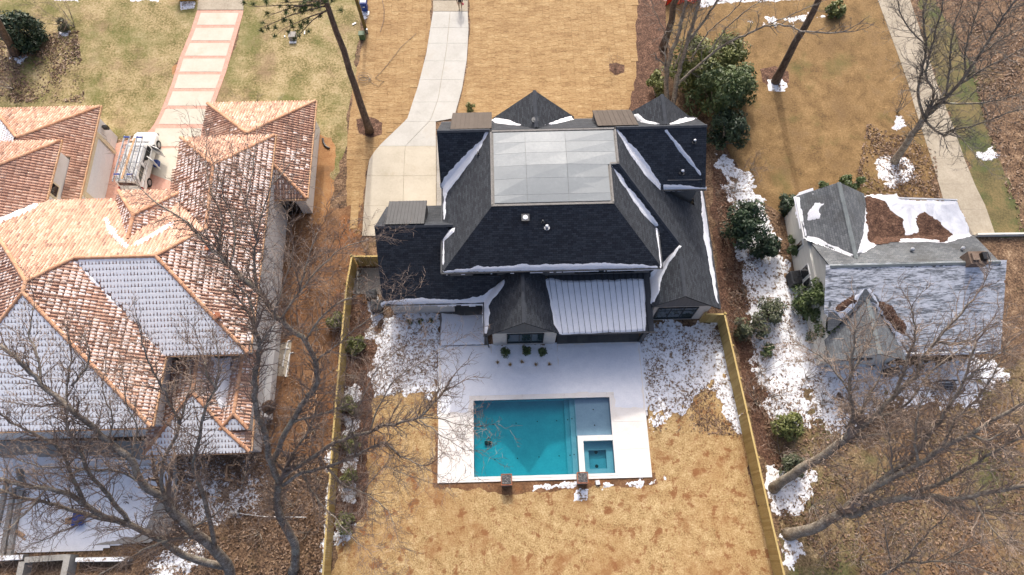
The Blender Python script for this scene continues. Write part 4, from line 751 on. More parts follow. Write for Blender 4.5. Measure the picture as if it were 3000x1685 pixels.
sf = [(0, 1, 6), (1, 2, 6), (2, 3, 6), (3, 4, 6), (4, 5, 6), (5, 0, 6)]
sv2 = [(-.105, -.172, .064), (0, -.19, .066), (.105, -.172, .064), (.107, .172, .068), (0, .19, .070), (-.107, .172, .068), (0, 0, .074)]
SO_, SU_, SV_, SN_, SC_, FU_ = map(np.concatenate, (SO, SU, SV, SNn, SSC, SFULL))
for tmp, mk, sm_ in ((sv, ~FU_, 'frost'), (sv2, FU_, 'snow')): tag(link('roof_snow', np_mesh('roof_snow', tmp, sf, SO_[mk], SU_[mk], SV_[mk], SN_[mk], np.full(int(mk.sum()), .5), K[sm_], SC_[mk]), troof), kind='stuff')
def ridge_tiles(a, b):
    a, b = Vector(a), Vector(b); L_ = (b-a).length; n = max(2, int(L_/.38)); mb = MB(); d = (b-a)/n; x = d.normalized(); y = Vector((0, 0, 1)).cross(x).normalized(); up = x.cross(y)
    for i in range(n):
        p, q = a+d*i, a+d*(i+1.1); t = rt.random(); r0, r1 = (.135, .115) if a.z < b.z+1e-6 else (.115, .135); vs = []
        for pp, r in ((p, r0), (q, r1)):
            for k_ in range(6): al = math.pi*k_/5; vs.append(pp+y*(r*math.cos(al))+up*(r*math.sin(al)*.9+.03))
        mb.mesh_(vs, [(k_, k_+1, 7+k_, 6+k_) for k_ in range(5)]+[(0, 1, 2, 3, 4, 5)], t)
    return mb.build('ridge_tiles', K['ridge_tile'], troof)
for a, b in RIDGES: ridge_tiles(a, b)
# snow in valleys
def lsnow(px, f, sd, amp=.15, th=.1):
    poly = [hit(x, y, f) for x, y in px]; g = lambda X, Y: np.vectorize(f)(X, Y)+.06
    tag(patch('valley_snow', poly, K['snow'], base=g, th=th, amp=amp, freq=2, res=.07, k=.5, sd=sd, parent=LH), kind='stuff')
fC = lambda X, Y: 6+(23.7-Y)*.466; fLr = lambda X, Y: 9.5-(X+29.1)*.486; fCr = lambda X, Y: 6+(Y-12.37)*.465; fN2 = lambda X, Y: 7.65-(X+35.4)*.458
fD1 = lambda X, Y: 7.8-abs(X+24.4)*.74
lsnow([(212, 765), (232, 770), (300, 845), (380, 935), (440, 1000), (490, 1040), (480, 1040), (420, 985), (350, 915), (280, 840), (225, 775)], lambda X, Y: max(fLr(X, Y), fCr(X, Y)), 101, .2)
lsnow([(110, 597), (100, 612), (60, 630), (0, 652), (0, 640), (50, 622)], lambda X, Y: max(fC(X, Y), fN2(X, Y)), 102, .15)
lsnow([(310, 640), (325, 662), (350, 695), (378, 722), (372, 726), (335, 695), (312, 665)], lambda X, Y: max(fC(X, Y), fD1(X, Y)), 103, .15); lsnow([(385, 720), (410, 705), (470, 672), (505, 650), (500, 662), (420, 712)], lambda X, Y: max(fC(X, Y), fD1(X, Y)), 104, .15)
lsnow([(625, 1050), (675, 1050), (670, 1120), (650, 1200), (640, 1180), (632, 1100)], lambda X, Y: max(4.7-(X+20.25)*.45, 3.85), 105, .2)
# walls, openings, eaves trim
def lw(x0, x1, y0, y1, z1, mt='stucco', z0=0, n='wall'): return box(n, K[mt], LH, x0, x1, y0, y1, z0, z1)
lw(-22.7, -15.02, 25.4, 33.2, 3.05); lw(-22.75, -16.95, 12.85, 28.2, 5.85); lw(-32.0, -22.8, 12.9, 23.2, 5.85); lw(-36, -22.35, 8.3, 18, 5.86); lw(-38.9, -31.66, 24.2, 32.9, 3.3); lw(-38.6, -32.2, 20, 28.2, 5.85); lw(-26.4, -22.5, 18, 23.9, 5.8)
lw(-23.1, -17.1, 7.0, 12.9, 3.05); lw(-17.1, -16.95, 8.0, 13.0, 3.6)
lw(-17.0, -16.55, 9.2, 16.5, 1.0, n='wall_base'); lw(-17.3, -16.9, 18.5, 20.4, 2.0, n='wall_base')
for a, b in [((-14.5, 25, 3.15), (-14.5, 33.7, 3.15)), ((-16.32, 12.4, 5.95), (-16.3, 28.7, 5.95)), ((-31.1, 25, 3.55), (-31.1, 33.4, 3.55)), ((-31.72, 23.8, 5.95), (-31.7, 28.7, 5.95)), ((-21.75, 7.85, 5.95), (-21.65, 12.4, 5.95)), ((-36, 7.75, 5.93), (-21.9, 7.75, 5.93)), ((-21.7, 12.28, 5.93), (-16.5, 12.28, 5.93)), ((-23.4, 6.5, 3.12), (-16.7, 6.5, 3.12)), ((-16.62, 6.6, 3.12), (-16.6, 13.2, 3.6)), ((-23.06, 24.9, 3.12), (-14.6, 24.9, 3.12))]: tr_ = MB(); tr_.bar(a, b, .1, .14); tr_.build('eaves_trim', K['lumber'], LH)
gd = MB(); gd.bb(-31.66, -31.6, 26.4, 31.2, .05, 2.5)
for i in range(1, 5): gd.bb(-31.6, -31.59, 26.4, 31.2, .5*i, .5*i+.02)
gd.build('garage_door', K['garage_door'], LH)
q = MB(); q.bb(-31.66, -31.5, 26.05, 26.38, 0, 2.8); q.bb(-31.66, -31.5, 31.22, 31.55, 0, 2.8); q.bb(-31.66, -31.5, 26.38, 31.22, 2.52, 2.85); q.build('door_surround', K['cream_trim'], LH)
q = MB(); q.bb(-31.6, -31.2, 32.3, 32.5, 1.9, 2.3); q.build('wall_lamp', K['black'], LH)
wn = MB(); wn.bb(-32.2, -32.12, 24.6, 25.7, 4.5, 5.4); wo = wn.build('window', K['cream_trim'], LH); q = MB(); q.bb(-32.13, -32.1, 24.75, 25.55, 4.62, 5.28); q.build('pane', K['glass_dark'], wo)
# arched opening in the low front wing
q = MB(); pts = [(-17.3, .05), (-15.75, .05), (-15.75, 1.5)]+[(-16.525+.775*math.cos(a), 1.5+.7*math.sin(a)) for a in [math.pi*i/8 for i in range(1, 8)]]+[(-17.3, 1.5)]
q.face([(x, 25.38, z) for x, z in pts]); q.build('arched_opening', K['glass_dark'], LH)
q = MB(); q.face([(-18.1+.16*math.cos(a), 25.38, 2.0+.16*math.sin(a)) for a in [2*math.pi*i/12 for i in range(12)]]); q.build('round_vent', K['black'], LH)
for z in ((-19.2, 19.0, 7.4), (-18.2, 14.5, 6.9)): q = MB(); q.tube([(z[0], z[1], z[2]-.5), (z[0], z[1], z[2]+.35)], .13, 8); q.tube([(z[0], z[1], z[2]+.3), (z[0], z[1], z[2]+.42)], .2, 8); q.build('roof_vent', K['copper'], LH)
# ------------------------------------------------------------------ terrace and walls behind the tiled house
tt = tag(slab_poly('terrace', K['grey_wall'], None, [P(-150, 1292), P(440, 1292), P(440, 1345), P(520, 1340), P(520, 1500), P(500, 1560), P(440, 1590), P(-150, 1620)], 0, .12), 'grey terrace behind the tiled house', kind='structure')
tag(patch('snow_cover', XY([(-150, 1345), (500, 1350), (500, 1420), (440, 1480), (420, 1560), (250, 1600), (-150, 1610)]), K['snow'], base=.12, th=.06, amp=.5, freq=.7, res=.14, k=.12, sd=111, octs=5, gain=.65, bias=.15), 'snow sheet on the terrace under the oak', 'snow', None, 'stuff')
def gwall(px0, px1, w_, h_, label, name='retaining_wall', mt='grey_wall', z0=0, snowy=True):
    a, b = P(*px0), P(*px1); q = MB(); q.bar((a.x, a.y, z0+h_/2), (b.x, b.y, z0+h_/2), w_, h_); o = tag(q.build(name, K[mt]), label, 'wall', 'walls round the rear terrace')
    if snowy: s_ = MB(); s_.bar((a.x, a.y, z0+h_+.02), (b.x, b.y, z0+h_+.02), w_*.8, .04); tag(s_.build('snow_cap', K['patchy_snow'], o), kind='stuff')
gwall((90, 1385), (500, 1370), .3, .5, 'low grey wall crossing the snowy terrace near the house')
gwall((-60, 1640), (85, 1632), .35, .6, 'grey wall stub at the bottom left corner')
gwall((95, 1640), (215, 1632), .35, .8, 'front of the square concrete pit at the bottom left', snowy=False); gwall((88, 1645), (75, 1710), .4, .8, 'left side of the square concrete pit', snowy=False); gwall((222, 1625), (205, 1710), .4, .9, 'right side of the square concrete pit', snowy=False)
gwall((235, 1640), (390, 1638), .3, .5, 'low snowy wall right of the concrete pit')
gwall((62, 1380), (72, 1430), .5, .9, 'short grey pier at the left of the terrace')
for i, (a, b) in enumerate((((30, 1410), (-12, 1600)), ((52, 1415), (14, 1640)), ((72, 1440), (34, 1640)))):
    gwall(a, b, .28, .3, ['outer of the three long grey step walls', 'middle one of the long grey step walls', 'inner of the three long grey step walls'][i], 'step_wall', z0=0.1, snowy=False)
# ------------------------------------------------------------------ the grey-roofed house on the right
GH = empty('bungalow', (28, 18, 0), 'cream bungalow with weathered grey shingle roof on the right', 'house')
g = MB()
def gp(f, pts): g.slab([(x, y, f(x, y)) for x, y in pts], .12)
qR = lambda X, Y: 5.6-(Y-17.5)*.74; qB = lambda X, Y: 5.6-(17.5-Y)*.545
qGl = lambda X, Y: 5.1-(24.15-X)*.83; qGr = lambda X, Y: 5.1-(X-24.15)*.68; qT = lambda X, Y: 3.3+0*X
qHl = lambda X, Y: 4.5-(24.6-X)*.68; qHr = lambda X, Y: 4.5-(X-24.6)*.68
gp(qR, [(21.95, 17.5), (33.5, 17.5), (34.0, 20.6), (26.8, 20.6), (24.15, 18.2), (22.4, 19.9), (21.95, 20.0)]); gp(qB, [(21.95, 17.5), (33.5, 17.5), (33.5, 12.15), (27.4, 12.15), (27.3, 14.0), (24.6, 15.5), (22.2, 13.6), (21.95, 13.6)])
gp(qGl, [(24.15, 24.2), (24.15, 18.2), (21.8, 20.7), (21.8, 24.2)]); gp(qGr, [(24.15, 24.2), (24.15, 18.2), (26.8, 20.6), (26.8, 24.2)])
gp(qHl, [(24.6, 11.6), (24.6, 15.5), (22.0, 13.2), (22.0, 11.6)]); gp(qHr, [(24.6, 11.6), (24.6, 15.5), (27.3, 13.1), (27.3, 11.6)])
gro = g.build('roof', K['roof_grey'], GH)
for a, b in [((21.95, 17.5, 5.6), (33.5, 17.5, 5.6)), ((24.15, 24.2, 5.1), (24.15, 18.25, 5.1)), ((24.6, 11.6, 4.5), (24.6, 15.4, 4.5))]: cap(a, b, .3, 'ridge_grey', gro)
q = MB(); q.slab([(26.7, 20.55, 3.3), (34.0, 20.55, 3.3), (33.6, 23.45, 3.2), (28.9, 23.45, 3.2), (28.9, 23.9, 3.2), (26.7, 23.9, 3.2)], .25); fl = q.build('flat_roof', K['concrete_old'], GH)
def gs(px, f, sd, amp=.3, th=.07, mt='snow', freq=1.2, res=.08, name='roof_snow', bias=0, octs=5, k=.3, up=0, aniso=1, cap=1e9, gain=.65):
    poly = [hit(x, y, f) for x, y in px]; b_ = lambda X, Y: np.vectorize(f)(X, Y)+up
    tag(patch(name, poly, K[mt], base=b_, th=th, amp=amp, freq=freq, res=res, k=k, sd=sd, parent=GH, bias=bias, octs=octs, aniso=aniso, cap=cap, gain=gain), kind='stuff')
qmx = lambda X, Y: max(qT(X, Y), qR(X, Y), qGr(X, Y))
gs([(2540, 575), (2625, 575), (2630, 588), (2800, 592), (2845, 690), (2805, 700), (2770, 712), (2680, 708), (2590, 708), (2545, 732), (2512, 742), (2530, 690), (2536, 620)], qmx, 121, .2)
gs([(2545, 585), (2590, 590), (2610, 625), (2640, 650), (2650, 690), (2700, 690), (2690, 645), (2705, 620), (2740, 650), (2790, 690), (2750, 702), (2640, 700), (2560, 712), (2540, 700)], qmx, 122, .35, .03, 'mulch', 1.0, name='fallen_leaves', up=.075, bias=.1)
gs([(2330, 578), (2340, 580), (2365, 690), (2400, 700), (2450, 725), (2505, 748), (2490, 748), (2430, 722), (2366, 700), (2358, 690)], lambda X, Y: max(qGl(X, Y), qR(X, Y)), 123, .15)
gs([(2345, 575), (2400, 560), (2430, 600), (2400, 640), (2362, 640)], qGl, 124, 1.0, .03, 'dirty_snow', 1.2, bias=-.35, octs=5, k=.1)
gs([(2432, 792), (2925, 785), (2918, 1022), (2660, 1020), (2650, 960), (2575, 860), (2533, 838), (2490, 880), (2440, 900)], qB, 125, .5, .02, 'snow_dusting', 1.0, res=.08, octs=5, bias=.2, k=.1, aniso=2.5, cap=.5, gain=.7)
gs([(2440, 905), (2480, 880), (2532, 842), (2540, 842), (2500, 900), (2465, 930)], lambda X, Y: max(qB(X, Y), qHl(X, Y)), 126, .15); gs([(2536, 842), (2548, 845), (2600, 920), (2640, 980), (2655, 1022), (2645, 1000), (2590, 920)], lambda X, Y: max(qB(X, Y), qHr(X, Y)), 127, .15)
gs([(2578, 888), (2605, 900), (2650, 960), (2645, 975), (2600, 935)], lambda X, Y: max(qB(X, Y), qHr(X, Y)), 128, .15, .03, 'mulch', 2, name='fallen_leaves', up=.07); gs([(2450, 905), (2500, 870), (2505, 882), (2465, 915)], lambda X, Y: max(qB(X, Y), qHl(X, Y)), 129, .12, .03, 'mulch', 2, name='fallen_leaves', up=.07)
def gwl(x0, x1, y0, y1, z1, mt='clapboard', n='wall'): return box(n, K[mt], GH, x0, x1, y0, y1, 0, z1)
gwl(22.2, 33.4, 12.6, 20.4, 2.55); gwl(22.05, 26.6, 17.7, 24.0, 2.95); gwl(26.6, 33.6, 20.4, 23.4, 3.0); gwl(22.3, 27.2, 12.0, 13.5, 2.6)
q = MB()
for s_ in ((22.19, 13.7, 17.5, 20.0, 5.4),): q.face([(22.19, 13.7, 2.5), (22.19, 20.3, 2.5), (22.19, 20.0, 3.6), (22.19, 17.5, 5.45)])
q.build('gable', K['clapboard'], GH); q = MB(); q.face([(22.1, 11.99, 2.5), (27.2, 11.99, 2.5), (24.6, 11.99, 4.35)]); q.build('gable', K['clapboard'], GH); q = MB(); q.face([(22.0, 24.0, 2.9), (26.6, 24.0, 2.9), (24.15, 24.0, 4.95)]); q.build('gable', K['clapboard'], GH)
# side window, two sashes side by side, and rear vent strip
for y0, y1, z0, z1 in ((17.2, 18.1, 1.1, 2.4), (18.2, 19.1, 1.1, 2.4), (20.6, 21.1, 1.2, 2.3)):
    w_ = MB(); w_.bb(22.0, 22.1, y0, y1, z0, z1); X = 21.98
    wo = w_.build('window', K['white_paint'], GH); q = MB(); q.bb(X-.01, X+.02, y0+.08, y1-.08, z0+.08, (z0+z1)/2-.03); q.bb(X-.01, X+.02, y0+.08, y1-.08, (z0+z1)/2+.03, z1-.08); q.build('pane', K['glass_dark'], wo)
q = MB(); q.bb(23.4, 25.4, 11.9, 11.98, 1.6, 2.0); q.build('window', K['glass_dark'], GH)
# chimney, pipe vents
q = MB(); q.bb(31.15, 32.35, 17.2, 18.1, 5.0, 6.1); ch = q.build('chimney', K['chimney_brick'], GH); q = MB(); q.bb(31.25, 31.7, 17.4, 17.9, 6.1, 6.3); q.build('flue', K['chimney_brick'], ch); q = MB(); q.bb(31.85, 32.25, 17.4, 17.9, 6.1, 6.45); q.build('flue_cap', K['black'], ch)
for px in ((2668, 735), (2815, 732)):
    x, y = hit(px[0], px[1], qR); q = MB(); z = qR(x, y); q.tube([(x, y, z-.1), (x, y, z+.3)], .1, 8); q.tube([(x, y, z+.3), (x, y, z+.38)], [.16, .08], 8); q.build('roof_vent', K['alu'], gro)
for a, b in [((21.78, 20.7, 3.1), (21.78, 24.2, 3.1)), ((27.4, 12.1, 2.6), (33.5, 12.1, 2.6)), ((26.7, 23.95, 3.25), (33.6, 23.5, 3.25))]: q = MB(); q.bar(a, b, .1, .12); q.build('gutter', K['white_paint'], GH)
q = MB(); a, b = P(2855, 692), P(3100, 688); q.bar((a.x, a.y, .2), (b.x, b.y, .2), .14, .4); tag(q.build('garden_wall', K['clapboard']), 'low pale wall running right from the bungalow', 'wall')
# air conditioner beside the bungalow
def condenser(loc, w_, h_, label, mt='grey_wall', rot=0):
    e = empty('air_conditioner', loc, label, 'air conditioner', 'air conditioners'); x, y, z = loc; M_ = Matrix.Rotation(rot, 3, 'Z')
    q = MB(); q.box((x, y, z+h_/2), (w_, w_, h_), M_); o = q.build('cabinet', K[mt], e); bevel(o, .04)
    q = MB(); q.tube([(x, y, z+h_), (x, y, z+h_+.03)], w_*.42, 20); q.build('fan_ring', K['black'], e)
    for i in range(4): q = MB(); a = i*math.pi/2+.3; d = Vector((math.cos(a), math.sin(a), 0)); q.bar(Vector((x, y, z+h_+.05)), Vector((x, y, z+h_+.05))+d*w_*.36, .12, .015); q.build('fan_blade', K['dark_metal'], e)
    q = MB()
    for i in range(9): t = w_*(i/8-.5)*.9; q.box(Vector((x, y, z+h_+.09))+M_ @ Vector((t, 0, 0)), (.012, w_*.92, .012), M_)
    q.build('grille', K['dark_metal'], e)
    q = MB()
    for s_ in (-1, 1):
        for i in range(6): q.box(Vector((x, y, z+.15+i*(h_-.25)/5))+M_ @ Vector((s_*(w_/2+.01), 0, 0)), (.02, w_*.85, .04), M_); q.box(Vector((x, y, z+.15+i*(h_-.25)/5))+M_ @ Vector((0, s_*(w_/2+.01), 0)), (w_*.85, .02, .04), M_)
    q.build('louvre', K['dark_metal'], e)
p = P(2325, 825); condenser((p.x, p.y, 0), 1.05, .95, 'large dark grey air conditioner against the bungalow side wall', 'dark_metal', .1)
p = P(1108, 905); condenser((p.x, p.y, 0), .8, .9, 'dark air conditioner at the rear corner of the dark-roofed house', 'dark_metal'); p = P(1103, 878); condenser((p.x-.3, p.y+.2, 0), .7, .8, 'second air conditioner behind the rear corner one', 'black')
# ------------------------------------------------------------------ fences
bm_ = []
rf_ = random.Random(21)
for i in range(6): q = MB(); q.bb(-.069, .069, -.011, .011, 0, 1.8-.02*(i % 3), t=rf_.random()); me = q.mesh('board'); me.materials.append(K['wood_fence']); bm_.append(me)
def fence(pts, label, side):
    F_ = empty('board_fence', (pts[0][0], pts[0][1], 0), label, 'fence', 'new pine board fences')
    for (ax, ay), (bx, by) in zip(pts, pts[1:]):
        a, b = Vector((ax, ay, 0)), Vector((bx, by, 0)); d = b-a; L_ = d.length; x = d/L_; nrm = Vector((-x.y, x.x, 0))*side; ang = math.atan2(d.y, d.x); n = int(L_/.145)
        for i in range(n):
            p = a+x*(.0725+i*.145+0); link('board', bm_[rf_.randrange(6)], F_, Matrix.Translation(p+nrm*.05) @ Matrix.Rotation(ang+rf_.gauss(0, .01), 4, 'Z'))
        for z in (.35, 1.0, 1.62): q = MB(); q.bar(a+Vector((0, 0, z)), b+Vector((0, 0, z)), .04, .09, t=.7); q.build('rail', K['wood_fence'], F_)
        q = MB(); q.bar(a+Vector((0, 0, 1.815))+nrm*.02, b+Vector((0, 0, 1.815))+nrm*.02, .12, .03, t=.95); q.build('cap_rail', K['wood_fence'], F_)
        m_ = max(1, int(round(L_/2.45)))
        for i in range(m_+1): p = a+x*(L_*i/m_)-nrm*.07; q = MB(); q.bb(p.x-.05, p.x+.05, p.y-.05, p.y+.05, 0, 1.9, t=.8); q.build('post', K['wood_fence'], F_)
fence([(-8.7, 20.75), (-11.3, 20.83), (-11.55, 18.6), (-11.68, 14.2), (-11.8, 8), (-11.86, -3)], 'pale board fence along the left side of the back yard', 1)
fence([(14.3, 15.6), (15.65, 15.56), (16.2, 8.5), (16.62, 2.5), (17.15, -4)], 'pale board fence along the right side of the back yard', -1)
# ------------------------------------------------------------------ pool pillars and small yard things
for i, (a, b, lab) in enumerate((((1468, 1388), (1500, 1422), 'pebble-topped pillar at the pool edge, the left one'), ((1692, 1383), (1723, 1416), 'pebble-topped pillar at the pool edge by the spa'))):
    h_ = .9; p, q0 = P(a[0], a[1], h_), P(b[0], b[1], h_); cx, cy = (p.x+q0.x)/2, (p.y+q0.y)/2; s_ = .37
    e = empty('pool_pillar', (cx, cy, 0), lab, 'pillar', 'pool pillars'); q = MB(); q.bb(cx-s_*.95, cx+s_*.95, cy-s_*.95, cy+s_*.95, 0, h_-.08); q.build('shaft', K['grey_wall'], e)
    q = MB()
    for (x0, x1, y0, y1) in ((cx-s_, cx+s_, cy-s_, cy-s_+.05), (cx-s_, cx+s_, cy+s_-.05, cy+s_), (cx-s_, cx-s_+.05, cy-s_+.05, cy+s_-.05), (cx+s_-.05, cx+s_, cy-s_+.05, cy+s_-.05)): q.bb(x0, x1, y0, y1, h_-.12, h_)
    q.build('copper_tray', K['copper'], e); q = MB(); rq = random.Random(i)
    for k_ in range(170):
        x, y = cx+rq.uniform(-.29, .29), cy+rq.uniform(-.29, .29); r_ = rq.uniform(.025, .045); q.tube([(x, y, h_-.09), (x, y, h_-.04+rq.random()*.03), (x, y, h_-.02+rq.random()*.03)], [r_, r_, r_*.4], 5, t=rq.random())
    tag(q.build('pebbles', K['stone_top'], e), kind='stuff')
p = P(1430, 1298, -.84); e = empty('pool_cleaner', (p.x, p.y, -.84), 'small black robot cleaner on the pool floor', 'pool cleaner')
q = MB(); q.box((p.x, p.y, -.74), (.3, .26, .16), Matrix.Rotation(.4, 3, 'Z'), taper=.7); q.build('body', K['black'], e); q = MB(); q.tube([(p.x-.15, p.y-.12, -.75), (p.x-.15, p.y+.12, -.75)], .09, 10); q.tube([(p.x+.15, p.y-.12, -.75), (p.x+.15, p.y+.12, -.75)], .09, 10); q.build('wheel', K['tyre'], e); q = MB(); q.tube([(p.x+.05+.14*math.cos(a), p.y+.22+.14*math.sin(a), -.8) for a in [i*.5 for i in range(12)]], .015, 4); q.build('hose', K['black'], e)
q = MB(); p = P(1751, 1414, .1); q.box((p.x, p.y, .1), (.3, .32, .16), Matrix.Rotation(.15, 3, 'Z'), taper=.92); tag(q.build('skimmer_lid', K['pvc']), 'white square block on the lawn below the spa', 'block')
# wooden ladder on the clay
def ladder(name, a, b, w_, mt, label, cat='ladder', group=None, step=.3, rail=.035, par=None):
    a, b = Vector(a), Vector(b); e = empty(name, a, label, cat, group); d = (b-a); L_ = d.length; x = d/L_; y = Vector((0, 0, 1)).cross(x).normalized()
    for s_ in (-1, 1): q = MB(); q.bar(a+y*s_*w_/2, b+y*s_*w_/2, rail, rail*2); q.build('rail', K[mt], e)
    for i in range(1, int(L_/step)): p = a+x*i*step; q = MB(); q.tube([p-y*w_/2, p+y*w_/2], .018, 5); q.build('rung', K[mt], e)
    return e
ladder('ladder', P(900, 1303)+Vector((0, 0, .08)), P(938, 1015)+Vector((0, 0, .08)), .42, 'lumber', 'long wooden ladder lying on the clay beside the fence', step=.32)
for i, (a, b, c_) in enumerate((((832, 1045), (845, 1000), 'x'), ((838, 1105), (850, 1035), 'y'), ((828, 1075), (838, 1022), 'z'))):
    q = MB(); p0, p1 = P(*a), P(*b); q.tube([p0+Vector((0, 0, .06)), p1+Vector((0, 0, .06))], .05, 6); q.tube([p1+Vector((0, 0, .06)), p1+Vector((.25, .02, .06))], .05, 6)
    tag(q.build('plastic_pipe', K['pvc']), ['white plastic pipe by the tiled house wall, the upper one', 'white plastic pipe by the tiled house wall, the longest', 'white plastic pipe by the tiled house wall, the one nearest the wall'][i], 'pipe', 'white pipes on the ground')
sp_ = slab_poly('sandy_pad', K['concrete_old'], None, [P(795, 1010), P(855, 1000), P(845, 1105), P(800, 1100)], 0, .03); tag(sp_, 'pale sandy pad beside the tiled house', kind='structure')
q = MB(); pts = [P(946, 408), P(948, 420), P(953, 429), P(960, 434), P(966, 436)]; q.tube([p+Vector((0, 0, .08)) for p in pts], .09, 8); tag(q.build('drain_pipe', K['black']), 'black corrugated pipe curved on the clay', 'pipe')
# lumber, tub and trash on the snowy terrace
q = MB(); a, b = P(30, 1540), P(80, 1570); q.bar(a+Vector((0, 0, .3)), b+Vector((0, 0, .3)), .16, .08); tag(q.build('plank', K['lumber']), 'upper plank lying across the step walls', 'plank', 'loose planks'); q = MB(); a, b = P(40, 1552), P(80, 1582); q.bar(a+Vector((0, 0, .2)), b+Vector((0, 0, .2)), .1, .08); tag(q.build('plank', K['lumber']), 'lower thin plank lying across the step walls', 'plank', 'loose planks')
p = P(238, 1520, .2); e = empty('wheelbarrow', (p.x, p.y, .15), 'blue wheelbarrow tub with a pale board on the snowy terrace', 'wheelbarrow')
q = MB(); q.box((p.x, p.y, .45), (.55, .7, .35), taper=1.3); q.build('tub', K['blue_plastic'], e); q = MB(); q.bar((p.x-.3, p.y, .2), (p.x-1.0, p.y-.15, .25), .4, .05); q.build('board', K['lumber'], e)
for s_ in (-.25, .25): q = MB(); q.bar((p.x-.2, p.y+s_, .3), (p.x+.9, p.y+s_*.8, .55), .04, .04); q.build('handle', K['lumber'], e)
q = MB(); q.tube([(p.x-.55, p.y-.05, .33), (p.x-.55, p.y+.05, .33)], .18, 14); q.build('wheel', K['tyre'], e)
for i, (px, s_) in enumerate((((248, 1420), .28), ((83, 1445), .3), ((375, 1462), .35))):
    p = P(px[0], px[1], .15); q = MB(); rq = random.Random(i+40)
    for k_ in range(14): a = rq.random()*6.28; q.tube([(p.x+rq.gauss(0, s_*.4), p.y+rq.gauss(0, s_*.3), .14), (p.x+math.cos(a)*s_, p.y+math.sin(a)*s_, .14+rq.random()*.3)], .02, 4)
    tag(q.build('brush_pile', K['twig']), ['little pile of dead brush in the middle of the snowy terrace', 'dark brush beside the step walls', 'brush heap at the right of the snowy terrace'][i], 'brush pile', 'brush piles')
p = P(670, 1385); q = MB(); q.bar((p.x-.1, p.y-.5, .12), (p.x-.1, p.y+.5, .12), .12, .12); q.bar((p.x-.1, p.y+.5, .12), (p.x+.4, p.y+.45, .12), .12, .12); q.bar((p.x-.1, p.y-.5, .12), (p.x+.4, p.y-.55, .12), .12, .12); tag(q.build('timber_frame', K['lumber']), 'U-shaped timber frame lying in the thin snow', 'timber')
q = MB(); q.tube([P(675, 1500)+Vector((0, 0, .25)), P(720, 1507)+Vector((0, 0, .2)), P(780, 1514)+Vector((0, 0, .2)), P(900, 1516)+Vector((0, 0, .25))], .025, 5); tag(q.build('rope', K['pvc']), 'white rope stretched over the leaf litter', 'rope')
# street-side things at the top
p = P(1073, 92); q = MB(); e = empty('utility_pole', (p.x, p.y, 0), 'leaning-looking wooden utility pole on the front lawn', 'utility pole')
q.tube([(p.x, p.y, 0), (p.x-.1, p.y-.05, 5), (p.x-.2, p.y-.1, 10.5)], [.15, .14, .11], 10); q.build('shaft', K['pole'], e); q = MB(); q.bar((p.x-1.2, p.y-.1, 9.8), (p.x+.8, p.y-.1, 9.8), .1, .12); q.build('crossarm', K['pole'], e); q = MB(); q.bb(p.x+.02, p.x+.2, p.y-.3, p.y-.12, .1, .5); q.build('meter_box', K['alu'], e)
p = P(1063, 112); e = empty('utility_box', (p.x, p.y, 0), 'small green utility box at the lawn edge', 'utility box'); q = MB(); q.box((p.x, p.y, .3), (.5, .45, .6), taper=.9); o = q.build('cabinet', K['green_box'], e); q = MB(); q.box((p.x, p.y, .63), (.52, .47, .07)); q.build('lid', K['green_box'], e)
p = P(860, 112); e = empty('utility_box', (p.x, p.y, 0), 'open grey box with white lid on the clay patch', 'utility box'); q = MB(); q.box((p.x, p.y, .25), (.6, .6, .5)); q.build('cabinet', K['grey_wall'], e); q = MB(); q.box((p.x, p.y-.5, .06), (.6, .25, .06)); q.build('lid', K['pvc'], e)
for i, px in enumerate(((893, 97), (835, 108), (1038, 71))):
    p = P(*px); q = MB(); q.box((p.x, p.y, .05), (.1+.25*(i == 2), .35-.2*(i > 0), .08), Matrix.Rotation(.3*i, 3, 'Z')); tag(q.build('debris', K['pvc']), ['white strip of debris on the clay patch', 'small white lump left of the open box', 'white scrap of board beside the utility pole'][i], 'debris', 'white scraps on the lawn')
p = P(1070, 28); e = empty('recycling_bin', (p.x, p.y, 0), 'blue wheeled bin at the street with snow on its lid', 'bin')
q = MB(); q.box((p.x, p.y, .5), (.5, .56, .92), taper=1.15); o = q.build('bin_body', K['blue_plastic'], e); bevel(o, .03); q = MB(); q.box((p.x, p.y, 1.0), (.62, .68, .08), taper=.9); o = q.build('lid', K['blue_plastic'], e); bevel(o, .02); q = MB(); q.box((p.x, p.y+.02, 1.06), (.5, .5, .04), taper=.8); tag(q.build('snow_cap', K['snow'], e), kind='stuff'); q = MB(); q.bar((p.x-.25, p.y+.36, .95), (p.x+.25, p.y+.36, .95), .04, .04); q.build('handle', K['blue_plastic'], e)
for s_ in (-.22, .22): q = MB(); q.tube([(p.x+s_-.03, p.y+.25, .12), (p.x+s_+.03, p.y+.25, .12)], .12, 12); q.build('wheel', K['tyre'], e)
q = MB(); q.box((p.x, p.y-.33, .62), (.2, .01, .1)); q.build('emblem', K['pvc'], e)
p = P(551, 2); e = empty('skip_bin', (p.x, p.y+.5, 0), 'yellow bin at the edge of the brick-banded drive', 'bin'); q = MB(); q.box((p.x, p.y+.5, .5), (1.5, 1.0, 1.0), taper=1.1); o = q.build('bin_body', K['yellow'], e); q = MB(); q.box((p.x, p.y+.5, 1.02), (1.7, 1.16, .06)); q.build('rim', K['yellow'], e)
